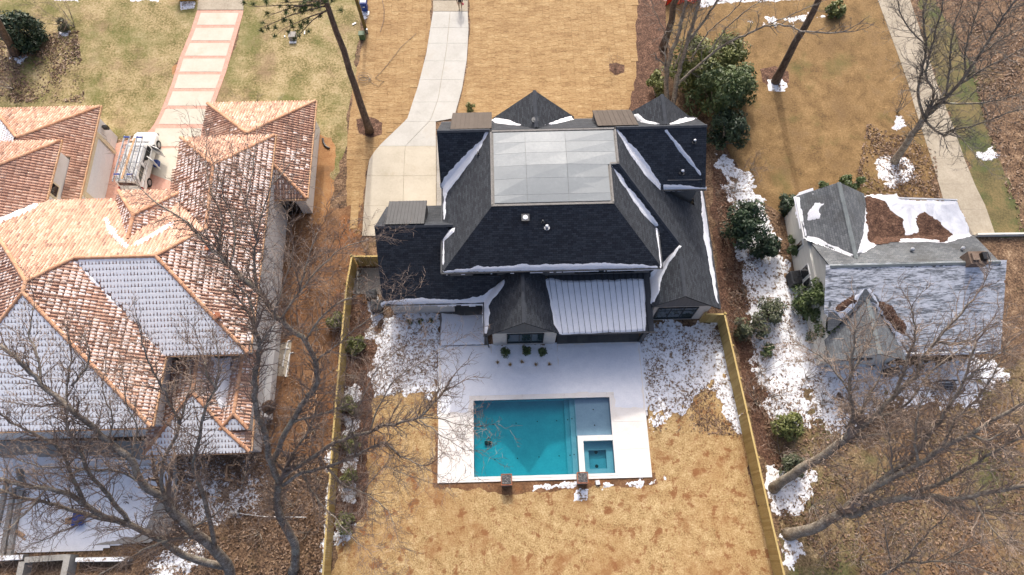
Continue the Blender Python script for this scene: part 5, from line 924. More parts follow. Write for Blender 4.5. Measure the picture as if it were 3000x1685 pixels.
# orange netting at the top
e = empty('safety_fence', P(1985, 2), 'orange plastic safety netting at the street', 'safety fence'); rq = random.Random(8)
pts = [P(1950, 18), P(1968, 4), P(1990, 14), P(2010, 2), P(2032, 12), P(2048, -8)]
for a, b in zip(pts, pts[1:]):
    for z in (.05, .2, .35, .5, .65, .8, .95): q = MB(); q.bar(a+Vector((0, 0, z)), b+Vector((0, 0, z)), .02, .07); q.build('strand', K['orange_plastic'], e)
    for k_ in range(7): p = a.lerp(b, k_/7); q = MB(); q.bar(p+Vector((0, 0, 0)), p+Vector((0, 0, 1.0)), .02, .07); q.build('strand', K['orange_plastic'], e)
for p in pts: q = MB(); q.tube([p, p+Vector((0, 0, 1.2))], .03, 6); q.build('stake', K['dark_metal'], e)
# loops of wire on the sod
q = MB(); c_ = P(1068, 240); rq = random.Random(4)
pts = [Vector((c_.x+(.55+.1*math.sin(t*1.7))*math.cos(t), c_.y+.35*math.sin(t)+.03*t, .09+.004*i)) for i, t in enumerate([k_*.35 for k_ in range(44)])]+[P(1090, 245)+Vector((0, 0, .09)), P(1110, 255)+Vector((0, 0, .09)), P(1125, 240)+Vector((0, 0, .09)), P(1112, 238)+Vector((0, 0, .09)), P(1100, 230)+Vector((0, 0, .09)), P(1120, 210)+Vector((0, 0, .09)), P(1145, 180)+Vector((0, 0, .09)), P(1175, 140)+Vector((0, 0, .09)), P(1220, 100)+Vector((0, 0, .09))]
q.tube(pts, .018, 4); tag(q.build('cable', K['wire']), 'coil of grey cable lying on the sod', 'cable')
q = MB(); q.tube([P(1115, 95)+Vector((0, 0, .08)), P(1125, 60)+Vector((0, 0, .08)), P(1126, 30)+Vector((0, 0, .08)), P(1118, -10)+Vector((0, 0, .08))], .022, 4); tag(q.build('fallen_branch', K['twig']), 'thin dead branch lying on the sod near the bin', 'branch')
# patio furniture behind the bungalow
p = P(2760, 1135); e = empty('garden_bench', (p.x, p.y, 0), 'dark slatted garden bench in the snow behind the bungalow', 'bench')
for i in range(5): q = MB(); q.bar((p.x-.75, p.y-.25+i*.11, .45), (p.x+.75, p.y-.25+i*.11, .45), .08, .03); q.build('slat', K['black'], e)
for i in range(4): q = MB(); q.bar((p.x-.75, p.y+.3, .55+i*.12), (p.x+.75, p.y+.3, .55+i*.12), .03, .08); q.build('back_slat', K['black'], e)
for sx_ in (-.7, .7):
    for sy_ in (-.25, .3): q = MB(); q.bar((p.x+sx_, p.y+sy_, 0), (p.x+sx_, p.y+sy_, .45 if sy_ < 0 else 1.0), .05, .05, up=(0, 1, 0)); q.build('leg', K['black'], e)
p = P(2600, 1095); e = empty('grill', (p.x, p.y, 0), 'black covered grill by the rear gable of the bungalow', 'grill'); q = MB(); q.box((p.x, p.y, .55), (.7, .6, 1.1), taper=.8); o = q.build('cover', K['black'], e); bevel(o, .08, 3); q = MB(); q.tube([(p.x-.3, p.y, 1.02), (p.x+.3, p.y, 1.02)], .2, 10); q.build('hood', K['black'], e)
# ------------------------------------------------------------------ work truck with ladders
F0, R0 = P(424, 402, .9), P(392, 560, .3)
tx = Vector((-29.7, 0, 0)); cyt = 0
TC = Vector(((F0.x+R0.x)/2+.1, 30.1, 0)); ang = -.05
tk = empty('work_truck', TC, 'white work truck with ladder rack and two open doors on the brick court', 'truck')
MT = Matrix.Translation(TC) @ Matrix.Rotation(ang, 4, 'Z')
def tpart(mb, name, mt, par=None, smooth=False, bev=0):
    mb.v = [tuple(MT @ Vector(v)) for v in mb.v]; o = mb.build(name, K[mt], par or tk, smooth)
    if bev: bevel(o, bev, 3)
    return o
def loft(sections):
    """sections: (y, [(halfwidth, z), ...] from bottom to top)"""
    q = MB(); n = len(sections[0][1]); rings = []
    for y, pr in sections: rings.append([Vector((hw, y, z)) for hw, z in pr]+[Vector((-hw, y, z)) for hw, z in pr[::-1]])
    vs = [v for r_ in rings for v in r_]; k = 2*n; fs = []
    for i in range(len(rings)-1):
        for j in range(k): fs.append((i*k+j, i*k+(j+1) % k, (i+1)*k+(j+1) % k, (i+1)*k+j))
    fs.append(tuple(range(k))[::-1]); fs.append(tuple((len(rings)-1)*k+j for j in range(k))); q.mesh_(vs, fs); return q
W2 = .96
body = loft([(-2.65, [(.86, .45), (.92, .6), (.92, .95), (.90, 1.05)]), (-2.5, [(.9, .38), (W2, .55), (W2, 1.0), (.93, 1.1)]), (-.2, [(.9, .38), (W2, .55), (W2, 1.0), (.93, 1.1)]), (1.2, [(.9, .38), (W2, .55), (W2, 1.0), (.93, 1.1)]), (1.5, [(.9, .38), (W2, .55), (W2, .98), (.90, 1.1)]), (2.3, [(.88, .4), (.93, .55), (.92, .9), (.82, 1.02)]), (2.62, [(.78, .45), (.84, .55), (.8, .82), (.7, .9)])])
tb = tpart(body, 'body', 'white_paint', bev=.05)
cab = loft([(-2.55, [(.9, 1.05), (.86, 1.45), (.78, 1.9), (.7, 1.94)]), (-2.3, [(.9, 1.08), (.86, 1.5), (.8, 1.95), (.72, 2.0)]), (-.6, [(.9, 1.08), (.85, 1.5), (.76, 1.86), (.68, 1.92)]), (.75, [(.9, 1.08), (.84, 1.45), (.74, 1.8), (.66, 1.86)]), (1.0, [(.88, 1.08), (.82, 1.4), (.7, 1.74), (.6, 1.78)]), (1.6, [(.86, 1.06), (.8, 1.08), (.76, 1.1), (.7, 1.12)])])
cb = tpart(cab, 'cabin', 'white_paint', bev=.03)
q = MB(); q.face([(-.66, 1.04, 1.79), (.66, 1.04, 1.79), (.74, 1.62, 1.18), (-.74, 1.62, 1.18)]); tpart(q, 'windshield', 'glass_dark')
q = MB(); q.face([(-.66, -2.56, 1.75), (.66, -2.56, 1.75), (.74, -2.58, 1.3), (-.74, -2.58, 1.3)]); tpart(q, 'rear_window', 'glass_dark')
for y0, y1 in ((-2.3, -1.0),): q = MB(); q.face([(.885, y0, 1.35), (.885, y1, 1.35), (.815, y1, 1.75), (.815, y0, 1.75)]); tpart(q, 'side_window', 'glass_dark')
q = MB(); q.face([(.93, -.75, .55), (.93, .95, .55), (.86, .9, 1.65), (.83, -.65, 1.65)]); tpart(q, 'door_opening', 'black')
for y, L_, an in ((.95, 1.0, 1.15), (-.05, .9, .95)):
    d = Vector((math.sin(an), -math.cos(an), 0)); h0 = Vector((.95, y, 0)); e1 = h0+d*L_; th = Vector((d.y, -d.x, 0))*.05
    q = MB(); pts = [h0+Vector((0, 0, .5)), e1+Vector((0, 0, .5)), e1+Vector((0, 0, 1.12)), h0+Vector((0, 0, 1.12))]; q.mesh_(pts+[p+th for p in pts], [(0, 1, 2, 3), (7, 6, 5, 4), (0, 4, 5, 1), (1, 5, 6, 2), (2, 6, 7, 3), (3, 7, 4, 0)])
    up = [h0+d*.15+Vector((0, 0, 1.7)), e1-d*.08+Vector((0, 0, 1.7))]; q.bar(h0+Vector((0, 0, 1.1)), up[0], .05, .05); q.bar(e1-d*.02+Vector((0, 0, 1.1)), up[1], .05, .05); q.bar(up[0], up[1], .05, .05); dr = tpart(q, 'door', 'white_paint')
    q = MB(); q.face([h0+d*.05+Vector((0, 0, 1.12)), e1-d*.05+Vector((0, 0, 1.12)), up[1], up[0]]); tpart(q, 'door_window', 'glass_dark', dr)
for sx_ in (-1, 1):
    for y in (-1.75, 1.75):
        q = MB(); q.tube([(sx_*.98, y, .38), (sx_*.74, y, .38)], .38, 20); wh = tpart(q, 'wheel', 'tyre', bev=.03); q = MB(); q.tube([(sx_*.995, y, .38), (sx_*.97, y, .38)], .22, 14); tpart(q, 'rim', 'alu', wh)
    q = MB(); q.box((sx_*.88, -2.6, .95), (.12, .1, .3)); tpart(q, 'tail_light', 'red_light'); q = MB(); q.box((sx_*.66, 2.52, .82), (.26, .14, .14)); tpart(q, 'headlight', 'glass'); q = MB(); q.box((sx_*1.06, 1.15, 1.2), (.2, .1, .16)); tpart(q, 'mirror', 'black')
q = MB(); q.box((0, -2.74, .48), (1.8, .14, .2)); tpart(q, 'rear_bumper', 'black'); q = MB(); q.box((0, 2.66, .48), (1.6, .14, .2)); tpart(q, 'front_bumper', 'black'); q = MB(); q.box((0, 2.62, .72), (.9, .06, .14)); tpart(q, 'grille', 'black'); q = MB(); q.box((0, -2.68, .85), (.32, .02, .14)); tpart(q, 'number_plate', 'pvc')
rk = MB()
for y in (-2.3, -1.0, .5): rk.bar((-.85, y, 2.12), (.85, y, 2.12), .05, .05); rk.bar((-.85, y, 2.12), (-.88, y, 1.2), .04, .04); rk.bar((.85, y, 2.12), (.88, y, 1.2), .04, .04)
for sx_ in (-.85, .85): rk.bar((sx_, -2.6, 2.12), (sx_, 1.0, 2.12), .05, .05)
tpart(rk, 'roof_rack', 'alu')
for k_, (xo, lab) in enumerate(((-.55, 'aluminium ladder on the truck rack, the left one'), (.45, 'aluminium ladder on the truck rack, the right one'))):
    a, b = MT @ Vector((xo, -2.75, 2.22)), MT @ Vector((xo, 1.35, 2.22)); le = ladder('extension_ladder', a, b, .42, 'alu', lab, 'ladder', 'ladders on the truck', step=.3, rail=.06)
    for y0, y1 in ((-2.3, -2.0), (1.1, 1.3)): q = MB(); q.v = []; q.box((xo+.0, (y0+y1)/2, 2.3), (.44, .12, .06)); q.v = [tuple(MT @ Vector(v)) for v in q.v]; q.build('blue_bracket', K['blue_plastic'], le)
q = MB(); q.bar(MT @ Vector((-.12, -2.5, 2.2)), MT @ Vector((.05, 1.2, 2.2)), .16, .05); tag(q.build('plank', K['lumber']), 'pale plank between the ladders on the truck', 'plank')
q = MB(); pp = MT @ Vector((1.05, .1, .0)); q.box((pp.x, pp.y, .25), (.4, .5, .4), taper=.95); tag(q.build('tote_box', K['blue_plastic']), 'blue tote standing between the open truck doors', 'box')
# ------------------------------------------------------------------ person at the top of the driveway
fp = P(1349, 26); px_, py_ = fp.x, fp.y
sk = bpy.data.meshes.new('person'); V = []; E_ = []; RD = []
def jv(p, r_): V.append((px_+p[0], py_+p[1], p[2])); RD.append(r_); return len(V)-1
pel = jv((0, 0, .95), .15); wst = jv((0, 0, 1.1), .13); chs = jv((0, .0, 1.32), .16); nk = jv((0, 0, 1.5), .06); hd0 = jv((0, -.01, 1.58), .075); hd = jv((0, -.02, 1.68), .095); hd2 = jv((0, -.01, 1.76), .06)
for a, b in ((pel, wst), (wst, chs), (chs, nk), (nk, hd0), (hd0, hd), (hd, hd2)): E_.append((a, b))
for s_ in (-1, 1):
    st_ = .12*s_; h_ = jv((.09*s_, 0, .88), .1); kn = jv((.1*s_, -.03+st_*.4, .5), .07); an = jv((.1*s_, .02+st_, .09), .045); ft = jv((.11*s_, -.14+st_, .04), .035)
    for a, b in ((pel, h_), (h_, kn), (kn, an), (an, ft)): E_.append((a, b))
    sh = jv((.19*s_, 0, 1.42), .065); el = jv((.26*s_, -.02, 1.14), .05); wr = jv((.22*s_, -.16, .95), .035); ha = jv((.2*s_, -.2, .88), .035)
    for a, b in ((chs, sh), (sh, el), (el, wr), (wr, ha)): E_.append((a, b))
    for k_ in range(5): f0 = jv((.2*s_+(k_-2)*.016, -.22, .84), .01); f1 = jv((.2*s_+(k_-2)*.018, -.23, .80-.01*(2-abs(k_-2))), .008); E_.append((ha, f0)); E_.append((f0, f1))
sk.from_pydata(V, E_, []); so = bpy.data.objects.new('person_skin', sk); C.objects.link(so); sm = so.modifiers.new('skin', 'SKIN'); sb = so.modifiers.new('sub', 'SUBSURF'); sb.levels = 1; sb.render_levels = 1
for i, r_ in enumerate(RD): sk.skin_vertices[0].data[i].radius = (r_, r_)
sk.skin_vertices[0].data[pel].use_root = True
dg = bpy.context.evaluated_depsgraph_get(); bmh = bpy.data.meshes.new_from_object(so.evaluated_get(dg)); bpy.data.objects.remove(so)
for m_ in ('skin', 'dark_cloth', 'khaki', 'hair', 'black'): bmh.materials.append(K[m_])
for pgn in bmh.polygons:
    z = pgn.center.z; y = pgn.center.y-py_; xd = abs(pgn.center.x-px_)
    pgn.material_index = 4 if z < .09 else 2 if z < .9 and xd < .18 and y > -.14 or z < .75 else 1 if (z < 1.5 and not (z < 1.0 and y < -.1)) else 3 if (z > 1.66 and y > -.04) else 0
    pgn.use_smooth = True
pe = empty('person', (px_, py_, 0), 'person in dark top and khaki trousers walking down the driveway', 'person'); link('body', bmh, pe)
q = MB(); q.box((px_+.27, py_-.22, .8), (.14, .1, .2), taper=.8); tag(q.build('bag', K['pink']), 'small pink bag in the hand of the person', 'bag')
# ------------------------------------------------------------------ vegetation
def smooth_line(pts, sub=4, jit=.0, rg=None):
    out = []
    n = len(pts)
    for i in range(n-1):
        p0, p1, p2, p3 = pts[max(i-1, 0)], pts[i], pts[i+1], pts[min(i+2, n-1)]
        for k_ in range(sub):
            t = k_/sub; q = .5*((2*p1)+(p2-p0)*t+(2*p0-5*p1+4*p2-p3)*t*t+(3*p1-p0-3*p2+p3)*t**3)
            if jit and (i or k_): q = q+Vector((rg.gauss(0, jit), rg.gauss(0, jit), rg.gauss(0, jit)))
            out.append(q)
    out.append(pts[-1]); return out
def rdir(d, ang, rg):
    o = d.orthogonal().normalized(); o = Matrix.Rotation(rg.random()*6.283, 3, d) @ o
    return (d*math.cos(ang)+o*math.sin(ang)).normalized()
def twig(mb, p, d, L_, r_, dep, rg, up=.12):
    n = 5 if L_ > .9 else 3; pts = [p]; q = p
    for i in range(n):
        d = (d+Vector((rg.gauss(0, .16), rg.gauss(0, .16), rg.gauss(0, .13)+up*.3))).normalized(); q = q+d*(L_/n); pts.append(q)
    mb.tube(pts, [r_*(1-.8*i/n) for i in range(n+1)], 4 if r_ > .03 else 3, cap=False)
    if dep <= 0: return
    k_ = int(max(3, L_*(4.2 if dep == 1 else 3.2)))
    for j in range(k_):
        t = .25+.75*(j+rg.random())/k_; i = min(n-1, int(t*n)); pp = pts[i].lerp(pts[i+1], t*n-i); dd = (pts[i+1]-pts[i]).normalized()
        twig(mb, pp, rdir(dd, rg.uniform(.45, .95), rg), L_*rg.uniform(.3, .55), max(.011, r_*.55), dep-1, rg, up)
def tree(name, base, limbs, label, group='bare trees', seed=1, bark='bark', tw='twig', dens=1.0, tl=1.7, cat='tree', dep=2, twr=.036, fat=.82):
    """limbs: (r0, r1, [(px, py, z), ...]) traced against the sky side of the tree; every limb gets side twigs"""
    rg = random.Random(seed); e = empty(name, base, label, cat, group); tb_, cr = MB(), MB()
    for li, (r0, r1, pts) in enumerate(limbs):
        r0, r1 = r0*fat, r1*fat
        w_ = [P(*p) for p in pts]
        if li == 0: w_[0] = Vector((w_[0].x, w_[0].y, -.1))
        s_ = smooth_line(w_, 4, .03, rg); n = len(s_)
        tb_.tube(s_, [r0+(r1-r0)*(i/(n-1))**.8 for i in range(n)] if li else [r0*(1.35 if i == 0 else 1.12 if i == 1 else 1)+(r1-r0)*(i/(n-1)) for i in range(n)], 9 if r0 > .12 else 6)
        L_ = sum((s_[i+1]-s_[i]).length for i in range(n-1)); m_ = int(L_*4.6*dens); start = .45 if li == 0 else .12
        for j in range(m_):
            t = start+(1-start)*(j+rg.random())/m_; i = min(n-2, int(t*(n-1))); pp = s_[i].lerp(s_[i+1], t*(n-1)-i); d = (s_[i+1]-s_[i]).normalized(); rr_ = r0+(r1-r0)*t
            twig(cr, pp, rdir(d, rg.uniform(.5, 1.1), rg), tl*rg.uniform(.45, 1.2)*(1.1-.3*t), min(twr, rr_*.5), dep, rg)
        d = (s_[-1]-s_[-2]).normalized()
        for k_ in range(2): twig(cr, s_[-1], rdir(d, rg.uniform(.05, .5), rg), tl*1.2, max(.015, r1*.9), dep, rg)
    tb_.build('trunk', K[bark], e, smooth=True); cr.build('crown', K[tw], e); return e
tree('oak_tree', P(858, 1675), [
    (.34, .27, [(858, 1675, 0), (866, 1601, 1.8), (841, 1548, 3.4), (817, 1504, 4.8), (813, 1456, 6), (817, 1415, 7)]),
    (.24, .13, [(817, 1415, 7), (789, 1342, 9), (777, 1274, 10.5), (752, 1201, 12), (745, 1120, 13), (754, 1060, 13.6), (761, 1009, 14.3), (747, 966, 14.8)]),
    (.09, .03, [(747, 966, 14.8), (732, 880, 15.6), (700, 840, 16.2), (660, 800, 16.8)]), (.08, .03, [(760, 1010, 14.3), (785, 975, 14.9), (804, 937, 15.4), (812, 880, 16)]), (.07, .02, [(747, 966, 14.8), (711, 955, 15.2), (690, 950, 15.6)]),
    (.2, .15, [(800, 1360, 8), (833, 1274, 9.5), (862, 1225, 10.3), (890, 1177, 11), (922, 1140, 11.6), (928, 1075, 12.4), (894, 998, 13.3), (854, 966, 13.8), (808, 927, 14.4), (790, 895, 14.8), (754, 851, 15.3), (700, 804, 15.9)]),
    (.14, .03, [(700, 804, 15.9), (674, 779, 16.2), (636, 744, 16.6), (574, 684, 17), (539, 645, 17.3), (460, 597, 17.8), (400, 540, 18.2)]),
    (.08, .02, [(636, 744, 16.6), (650, 640, 17.2), (620, 560, 17.8), (600, 480, 18.2)]), (.08, .02, [(674, 779, 16.2), (690, 690, 16.8), (665, 600, 17.4), (640, 520, 17.8), (610, 440, 18.2)]), (.1, .02, [(754, 851, 15.3), (745, 760, 16.2), (748, 690, 16.9), (720, 600, 17.5), (690, 500, 18)]), (.08, .02, [(748, 700, 16.8), (770, 620, 17.4), (800, 540, 18), (850, 480, 18.4)]), (.06, .02, [(720, 600, 17.5), (740, 500, 18), (750, 400, 18.4)]),
    (.09, .02, [(820, 940, 14.6), (880, 850, 15.5), (930, 790, 16.2), (1000, 730, 16.9), (1080, 700, 17.4)]), (.08, .02, [(894, 998, 13.5), (950, 920, 14.4), (1010, 880, 15), (1080, 850, 15.6)]), (.07, .02, [(930, 1056, 12.7), (1000, 1000, 13.6), (1060, 950, 14.2), (1140, 900, 14.8)]), (.07, .02, [(880, 850, 15.5), (900, 760, 16.2), (930, 680, 16.9)]), (.06, .02, [(800, 930, 14.6), (840, 800, 15.8), (860, 720, 16.5)]),
    (.17, .06, [(821, 1399, 7.2), (894, 1355, 8.2), (983, 1298, 9.3), (1084, 1262, 10.2), (1157, 1241, 10.8), (1225, 1225, 11.2), (1274, 1177, 11.6), (1306, 1140, 12)]),
    (.05, .015, [(1225, 1225, 11.2), (1286, 1225, 11.5), (1347, 1245, 11.8), (1395, 1250, 12)]), (.05, .015, [(1229, 1230, 11.2), (1274, 1262, 11.5), (1314, 1290, 11.8), (1370, 1320, 12)]), (.07, .015, [(1084, 1262, 10.2), (1115, 1180, 11), (1160, 1110, 11.7), (1240, 1060, 12.3), (1300, 1020, 12.8)]), (.06, .015, [(1020, 1280, 9.7), (1060, 1170, 10.8), (1110, 1080, 11.7), (1180, 1010, 12.5)]),
    (.15, .04, [(829, 1423, 7), (882, 1387, 7.6), (959, 1367, 8.4), (1031, 1338, 9.1), (1084, 1314, 9.6), (1128, 1298, 10), (1177, 1338, 10.4), (1240, 1365, 10.8)]),
    (.09, .02, [(959, 1370, 8.4), (1015, 1423, 9), (1064, 1443, 9.4), (1124, 1484, 9.9), (1157, 1545, 10.3)]), (.1, .02, [(886, 1387, 7.6), (910, 1431, 8.2), (938, 1472, 8.8), (979, 1516, 9.4), (1007, 1553, 9.8), (1080, 1613, 10.3)]), (.05, .015, [(1064, 1443, 9.4), (1120, 1370, 10), (1160, 1380, 10.4), (1220, 1400, 10.7)]),
    (.12, .03, [(839, 1367, 7.5), (870, 1310, 8.5), (910, 1250, 9.4), (926, 1197, 10), (960, 1150, 10.8)]), (.08, .02, [(858, 1237, 10.2), (926, 1217, 10.8), (983, 1197, 11.3), (1040, 1180, 11.8)])],
    'big bare oak beside the left fence, branches over the tiled roof', seed=2, dens=1.5, tl=1.8)
tree('oak_tree', P(676, 1720), [
    (.42, .3, [(676, 1720, 0), (664, 1654, 2), (622, 1602, 4.2), (559, 1549, 6.2), (507, 1497, 7.4), (489, 1462, 8)]),
    (.27, .1, [(489, 1462, 8), (419, 1417, 9.5), (384, 1347, 11), (314, 1291, 12), (262, 1245, 13), (210, 1200, 14), (119, 1121, 15), (62, 1064, 16), (0, 1010, 17)]),
    (.3, .1, [(664, 1660, 1.6), (559, 1637, 3.6), (489, 1595, 5.2), (419, 1556, 6.6), (349, 1528, 8), (280, 1500, 9.3), (210, 1452, 10.5), (140, 1431, 11.5), (70, 1424, 12.3), (0, 1403, 13)]),
    (.16, .07, [(349, 1528, 8), (224, 1497, 9.5), (147, 1476, 10.5), (70, 1458, 11.4), (0, 1434, 12)]), (.17, .05, [(384, 1540, 7.3), (332, 1469, 9), (280, 1410, 10.5), (238, 1340, 12), (224, 1301, 13), (196, 1240, 13.8), (195, 1130, 14.6), (210, 1050, 15.2)]),
    (.15, .05, [(245, 1470, 10), (217, 1410, 11), (189, 1340, 12), (157, 1301, 12.7), (70, 1256, 13.7), (0, 1214, 14.5)]), (.18, .05, [(629, 1605, 4.4), (601, 1462, 8), (573, 1396, 9.5), (566, 1350, 10.5), (584, 1288, 11.6), (604, 1189, 13), (634, 1139, 14), (611, 1109, 14.5), (599, 1060, 15)]),
    (.15, .04, [(489, 1462, 8), (472, 1410, 9), (482, 1340, 10.3), (524, 1252, 11.7), (507, 1201, 12.5), (475, 1134, 13.5), (450, 1094, 14.3), (432, 1049, 15), (415, 1000, 15.6)]), (.08, .02, [(524, 1252, 11.7), (545, 1180, 12.6), (560, 1110, 13.4), (550, 1040, 14)]), (.07, .02, [(634, 1139, 14), (640, 1060, 14.6), (625, 980, 15.2)]),
    (.14, .05, [(600, 1580, 5), (530, 1575, 6), (454, 1598, 7), (384, 1633, 7.8), (280, 1690, 8.6)]), (.09, .03, [(419, 1417, 9.5), (340, 1380, 10.4), (230, 1372, 11.3), (120, 1365, 12), (60, 1350, 12.6)]), (.1, .03, [(262, 1245, 13), (190, 1190, 13.8), (120, 1190, 14.4), (40, 1180, 15)]), (.09, .03, [(119, 1121, 15), (110, 1040, 15.6), (85, 980, 16), (100, 900, 16.6)]), (.09, .03, [(210, 1130, 14.6), (260, 1060, 15.4), (250, 990, 16)]), (.08, .02, [(384, 1347, 11), (400, 1260, 12), (370, 1180, 13), (360, 1090, 13.8)]), (.08, .02, [(140, 1431, 11.5), (60, 1520, 12), (0, 1570, 12.6)]), (.07, .02, [(280, 1500, 9.3), (180, 1560, 10), (80, 1600, 10.8)]), (.07, .02, [(314, 1291, 12), (330, 1220, 12.8), (300, 1150, 13.4), (310, 1080, 14)]), (.1, .03, [(559, 1549, 6.2), (640, 1500, 7.2), (700, 1440, 8), (720, 1380, 8.6)])],
    'massive forked oak spreading over the snowy terrace', seed=3, dens=1.3, tl=1.8)
tree('bare_tree', P(2266, 1431), [
    (.27, .2, [(2266, 1431, 0), (2342, 1375, 3), (2407, 1338, 5), (2476, 1286, 7)]), (.15, .04, [(2476, 1286, 7), (2492, 1241, 8), (2500, 1205, 9), (2488, 1150, 10.5), (2493, 1100, 12), (2500, 1015, 13.5), (2508, 960, 14.5)]),
    (.17, .04, [(2476, 1286, 7), (2504, 1266, 7.6), (2565, 1217, 9.2), (2625, 1152, 11), (2686, 1100, 12.5), (2705, 1049, 13.5), (2770, 969, 15), (2850, 880, 16.5)]), (.1, .03, [(2625, 1152, 11), (2660, 1050, 12.8), (2680, 980, 13.8), (2670, 900, 14.8)]), (.09, .02, [(2565, 1217, 9.2), (2640, 1200, 10.4), (2740, 1080, 12.5), (2850, 1000, 14)]), (.07, .02, [(2480, 1283, 7), (2585, 1274, 8.5), (2660, 1250, 9.5)]), (.06, .02, [(2488, 1150, 10.5), (2440, 1080, 11.8), (2400, 1040, 12.5), (2340, 1010, 13)]), (.06, .02, [(2493, 1100, 12), (2540, 1010, 13.2), (2570, 940, 14)]), (.07, .02, [(2750, 1000, 14.5), (2800, 1010, 15), (2900, 960, 16)]), (.08, .02, [(2520, 1255, 8), (2530, 1190, 9), (2570, 1120, 10.5), (2600, 1040, 12)])],
    'leaning bare tree just outside the right fence, upper of the two', bark='bark_pale', tw='twig_pale', fat=1.15, seed=4, dens=1.4, tl=1.6)
tree('bare_tree', P(2310, 1565), [
    (.3, .22, [(2310, 1565, 0), (2383, 1549, 2.4), (2436, 1520, 4), (2470, 1500, 5)]), (.2, .06, [(2470, 1500, 5), (2488, 1480, 5.6), (2545, 1436, 7), (2617, 1399, 8.8), (2694, 1359, 10.5), (2763, 1310, 12), (2844, 1270, 13.5), (2905, 1233, 14.5), (3000, 1181, 16)]),
    (.14, .04, [(2545, 1436, 7), (2617, 1383, 8.8), (2682, 1330, 10.2), (2731, 1262, 11.7), (2771, 1205, 12.9), (2820, 1120, 14.5), (2860, 1000, 16)]), (.2, .08, [(2470, 1500, 5), (2504, 1508, 5.6), (2553, 1480, 6.6), (2625, 1464, 8), (2706, 1452, 9.3), (2787, 1464, 10.4), (2848, 1452, 11.2), (2929, 1436, 12.2), (3010, 1420, 13)]),
    (.12, .04, [(2625, 1460, 8), (2747, 1419, 9.8), (2848, 1367, 11.6), (2929, 1310, 13.5), (3000, 1278, 15)]), (.09, .03, [(2706, 1455, 9.3), (2780, 1475, 10), (2868, 1496, 10.8), (2949, 1500, 11.6), (3010, 1510, 12.3)]), (.08, .02, [(2694, 1359, 10.5), (2680, 1280, 11.5), (2690, 1200, 12.5), (2730, 1130, 13.5)]), (.08, .02, [(2763, 1310, 12), (2800, 1230, 13.2), (2880, 1150, 14.5), (2930, 1060, 15.6)]), (.07, .02, [(2844, 1270, 13.5), (2900, 1290, 14), (2990, 1240, 15)]), (.06, .02, [(2617, 1399, 8.8), (2610, 1330, 9.8), (2600, 1260, 10.6), (2570, 1190, 11.5)]), (.06, .02, [(2848, 1452, 11.2), (2900, 1540, 11.8), (2960, 1600, 12.4)]), (.08, .02, [(2820, 1120, 14.5), (2870, 1080, 15.2), (2960, 1000, 16.4)])],
    'thick leaning bare tree outside the right fence, lower of the two', bark='bark_pale', tw='twig_pale', fat=1.2, seed=5, dens=1.5, tl=1.7)
tree('bare_tree', P(2560, 1715), [(.16, .1, [(2560, 1715, 0), (2610, 1670, 2.5), (2650, 1645, 4)]), (.09, .03, [(2650, 1645, 4), (2755, 1646, 6), (2830, 1655, 7.5), (2930, 1690, 9)]), (.08, .02, [(2650, 1645, 4), (2710, 1570, 6), (2780, 1500, 8), (2840, 1450, 9.5)]), (.06, .02, [(2610, 1670, 2.5), (2600, 1590, 4.5), (2590, 1520, 6), (2550, 1470, 7)]), (.06, .02, [(2755, 1646, 6), (2850, 1600, 7.5), (2950, 1570, 9)])], 'slender bare tree at the bottom right', bark='bark_pale', tw='twig_pale', seed=6, dens=1.6, tl=1.5)
tree('bare_tree', P(2620, 475), [
    (.36, .26, [(2620, 475, 0), (2662, 410, 2.6), (2708, 345, 4.8)]), (.22, .05, [(2708, 345, 4.8), (2755, 303, 6.2), (2825, 224, 9), (2895, 121, 12), (2955, 28, 14.5), (3000, -40, 16)]), (.14, .04, [(2706, 348, 4.8), (2690, 261, 7), (2704, 196, 8.5), (2713, 130, 10), (2704, 56, 12), (2713, 0, 13.5), (2720, -40, 14.5)]),
    (.14, .04, [(2708, 345, 4.8), (2736, 275, 6.5), (2713, 224, 8), (2722, 163, 9.5), (2750, 61, 12), (2764, 0, 13.5), (2780, -50, 14.5)]), (.08, .03, [(2713, 130, 10), (2676, 98, 10.8), (2638, 37, 12), (2629, 0, 13), (2620, -40, 13.8)]), (.11, .03, [(2770, 290, 6.6), (2783, 196, 9), (2783, 140, 10.5), (2801, 56, 12.5), (2830, -20, 14)]), (.13, .04, [(2708, 350, 4.6), (2735, 380, 5), (2769, 396, 5.4), (2790, 382, 6), (2871, 363, 7.5), (2941, 335, 9), (3000, 317, 10)]),
    (.09, .03, [(2755, 303, 6.2), (2871, 303, 8), (2941, 289, 9.5), (3000, 270, 11)]), (.12, .04, [(2790, 260, 7.6), (2895, 196, 10), (3000, 140, 12)]), (.09, .03, [(2860, 170, 10.5), (2940, 110, 12.5), (3010, 80, 14)]), (.06, .02, [(2790, 384, 6), (2830, 420, 6.6), (2870, 470, 7)]), (.06, .02, [(2743, 370, 5), (2765, 350, 5.6), (2800, 350, 6)]), (.09, .03, [(2825, 224, 9), (2830, 130, 11), (2860, 50, 13), (2880, -30, 14.5)])],
    'large bare tree with dark limbs beside the right driveway', seed=7, dens=1.3, tl=1.7, tw='twig_grey')
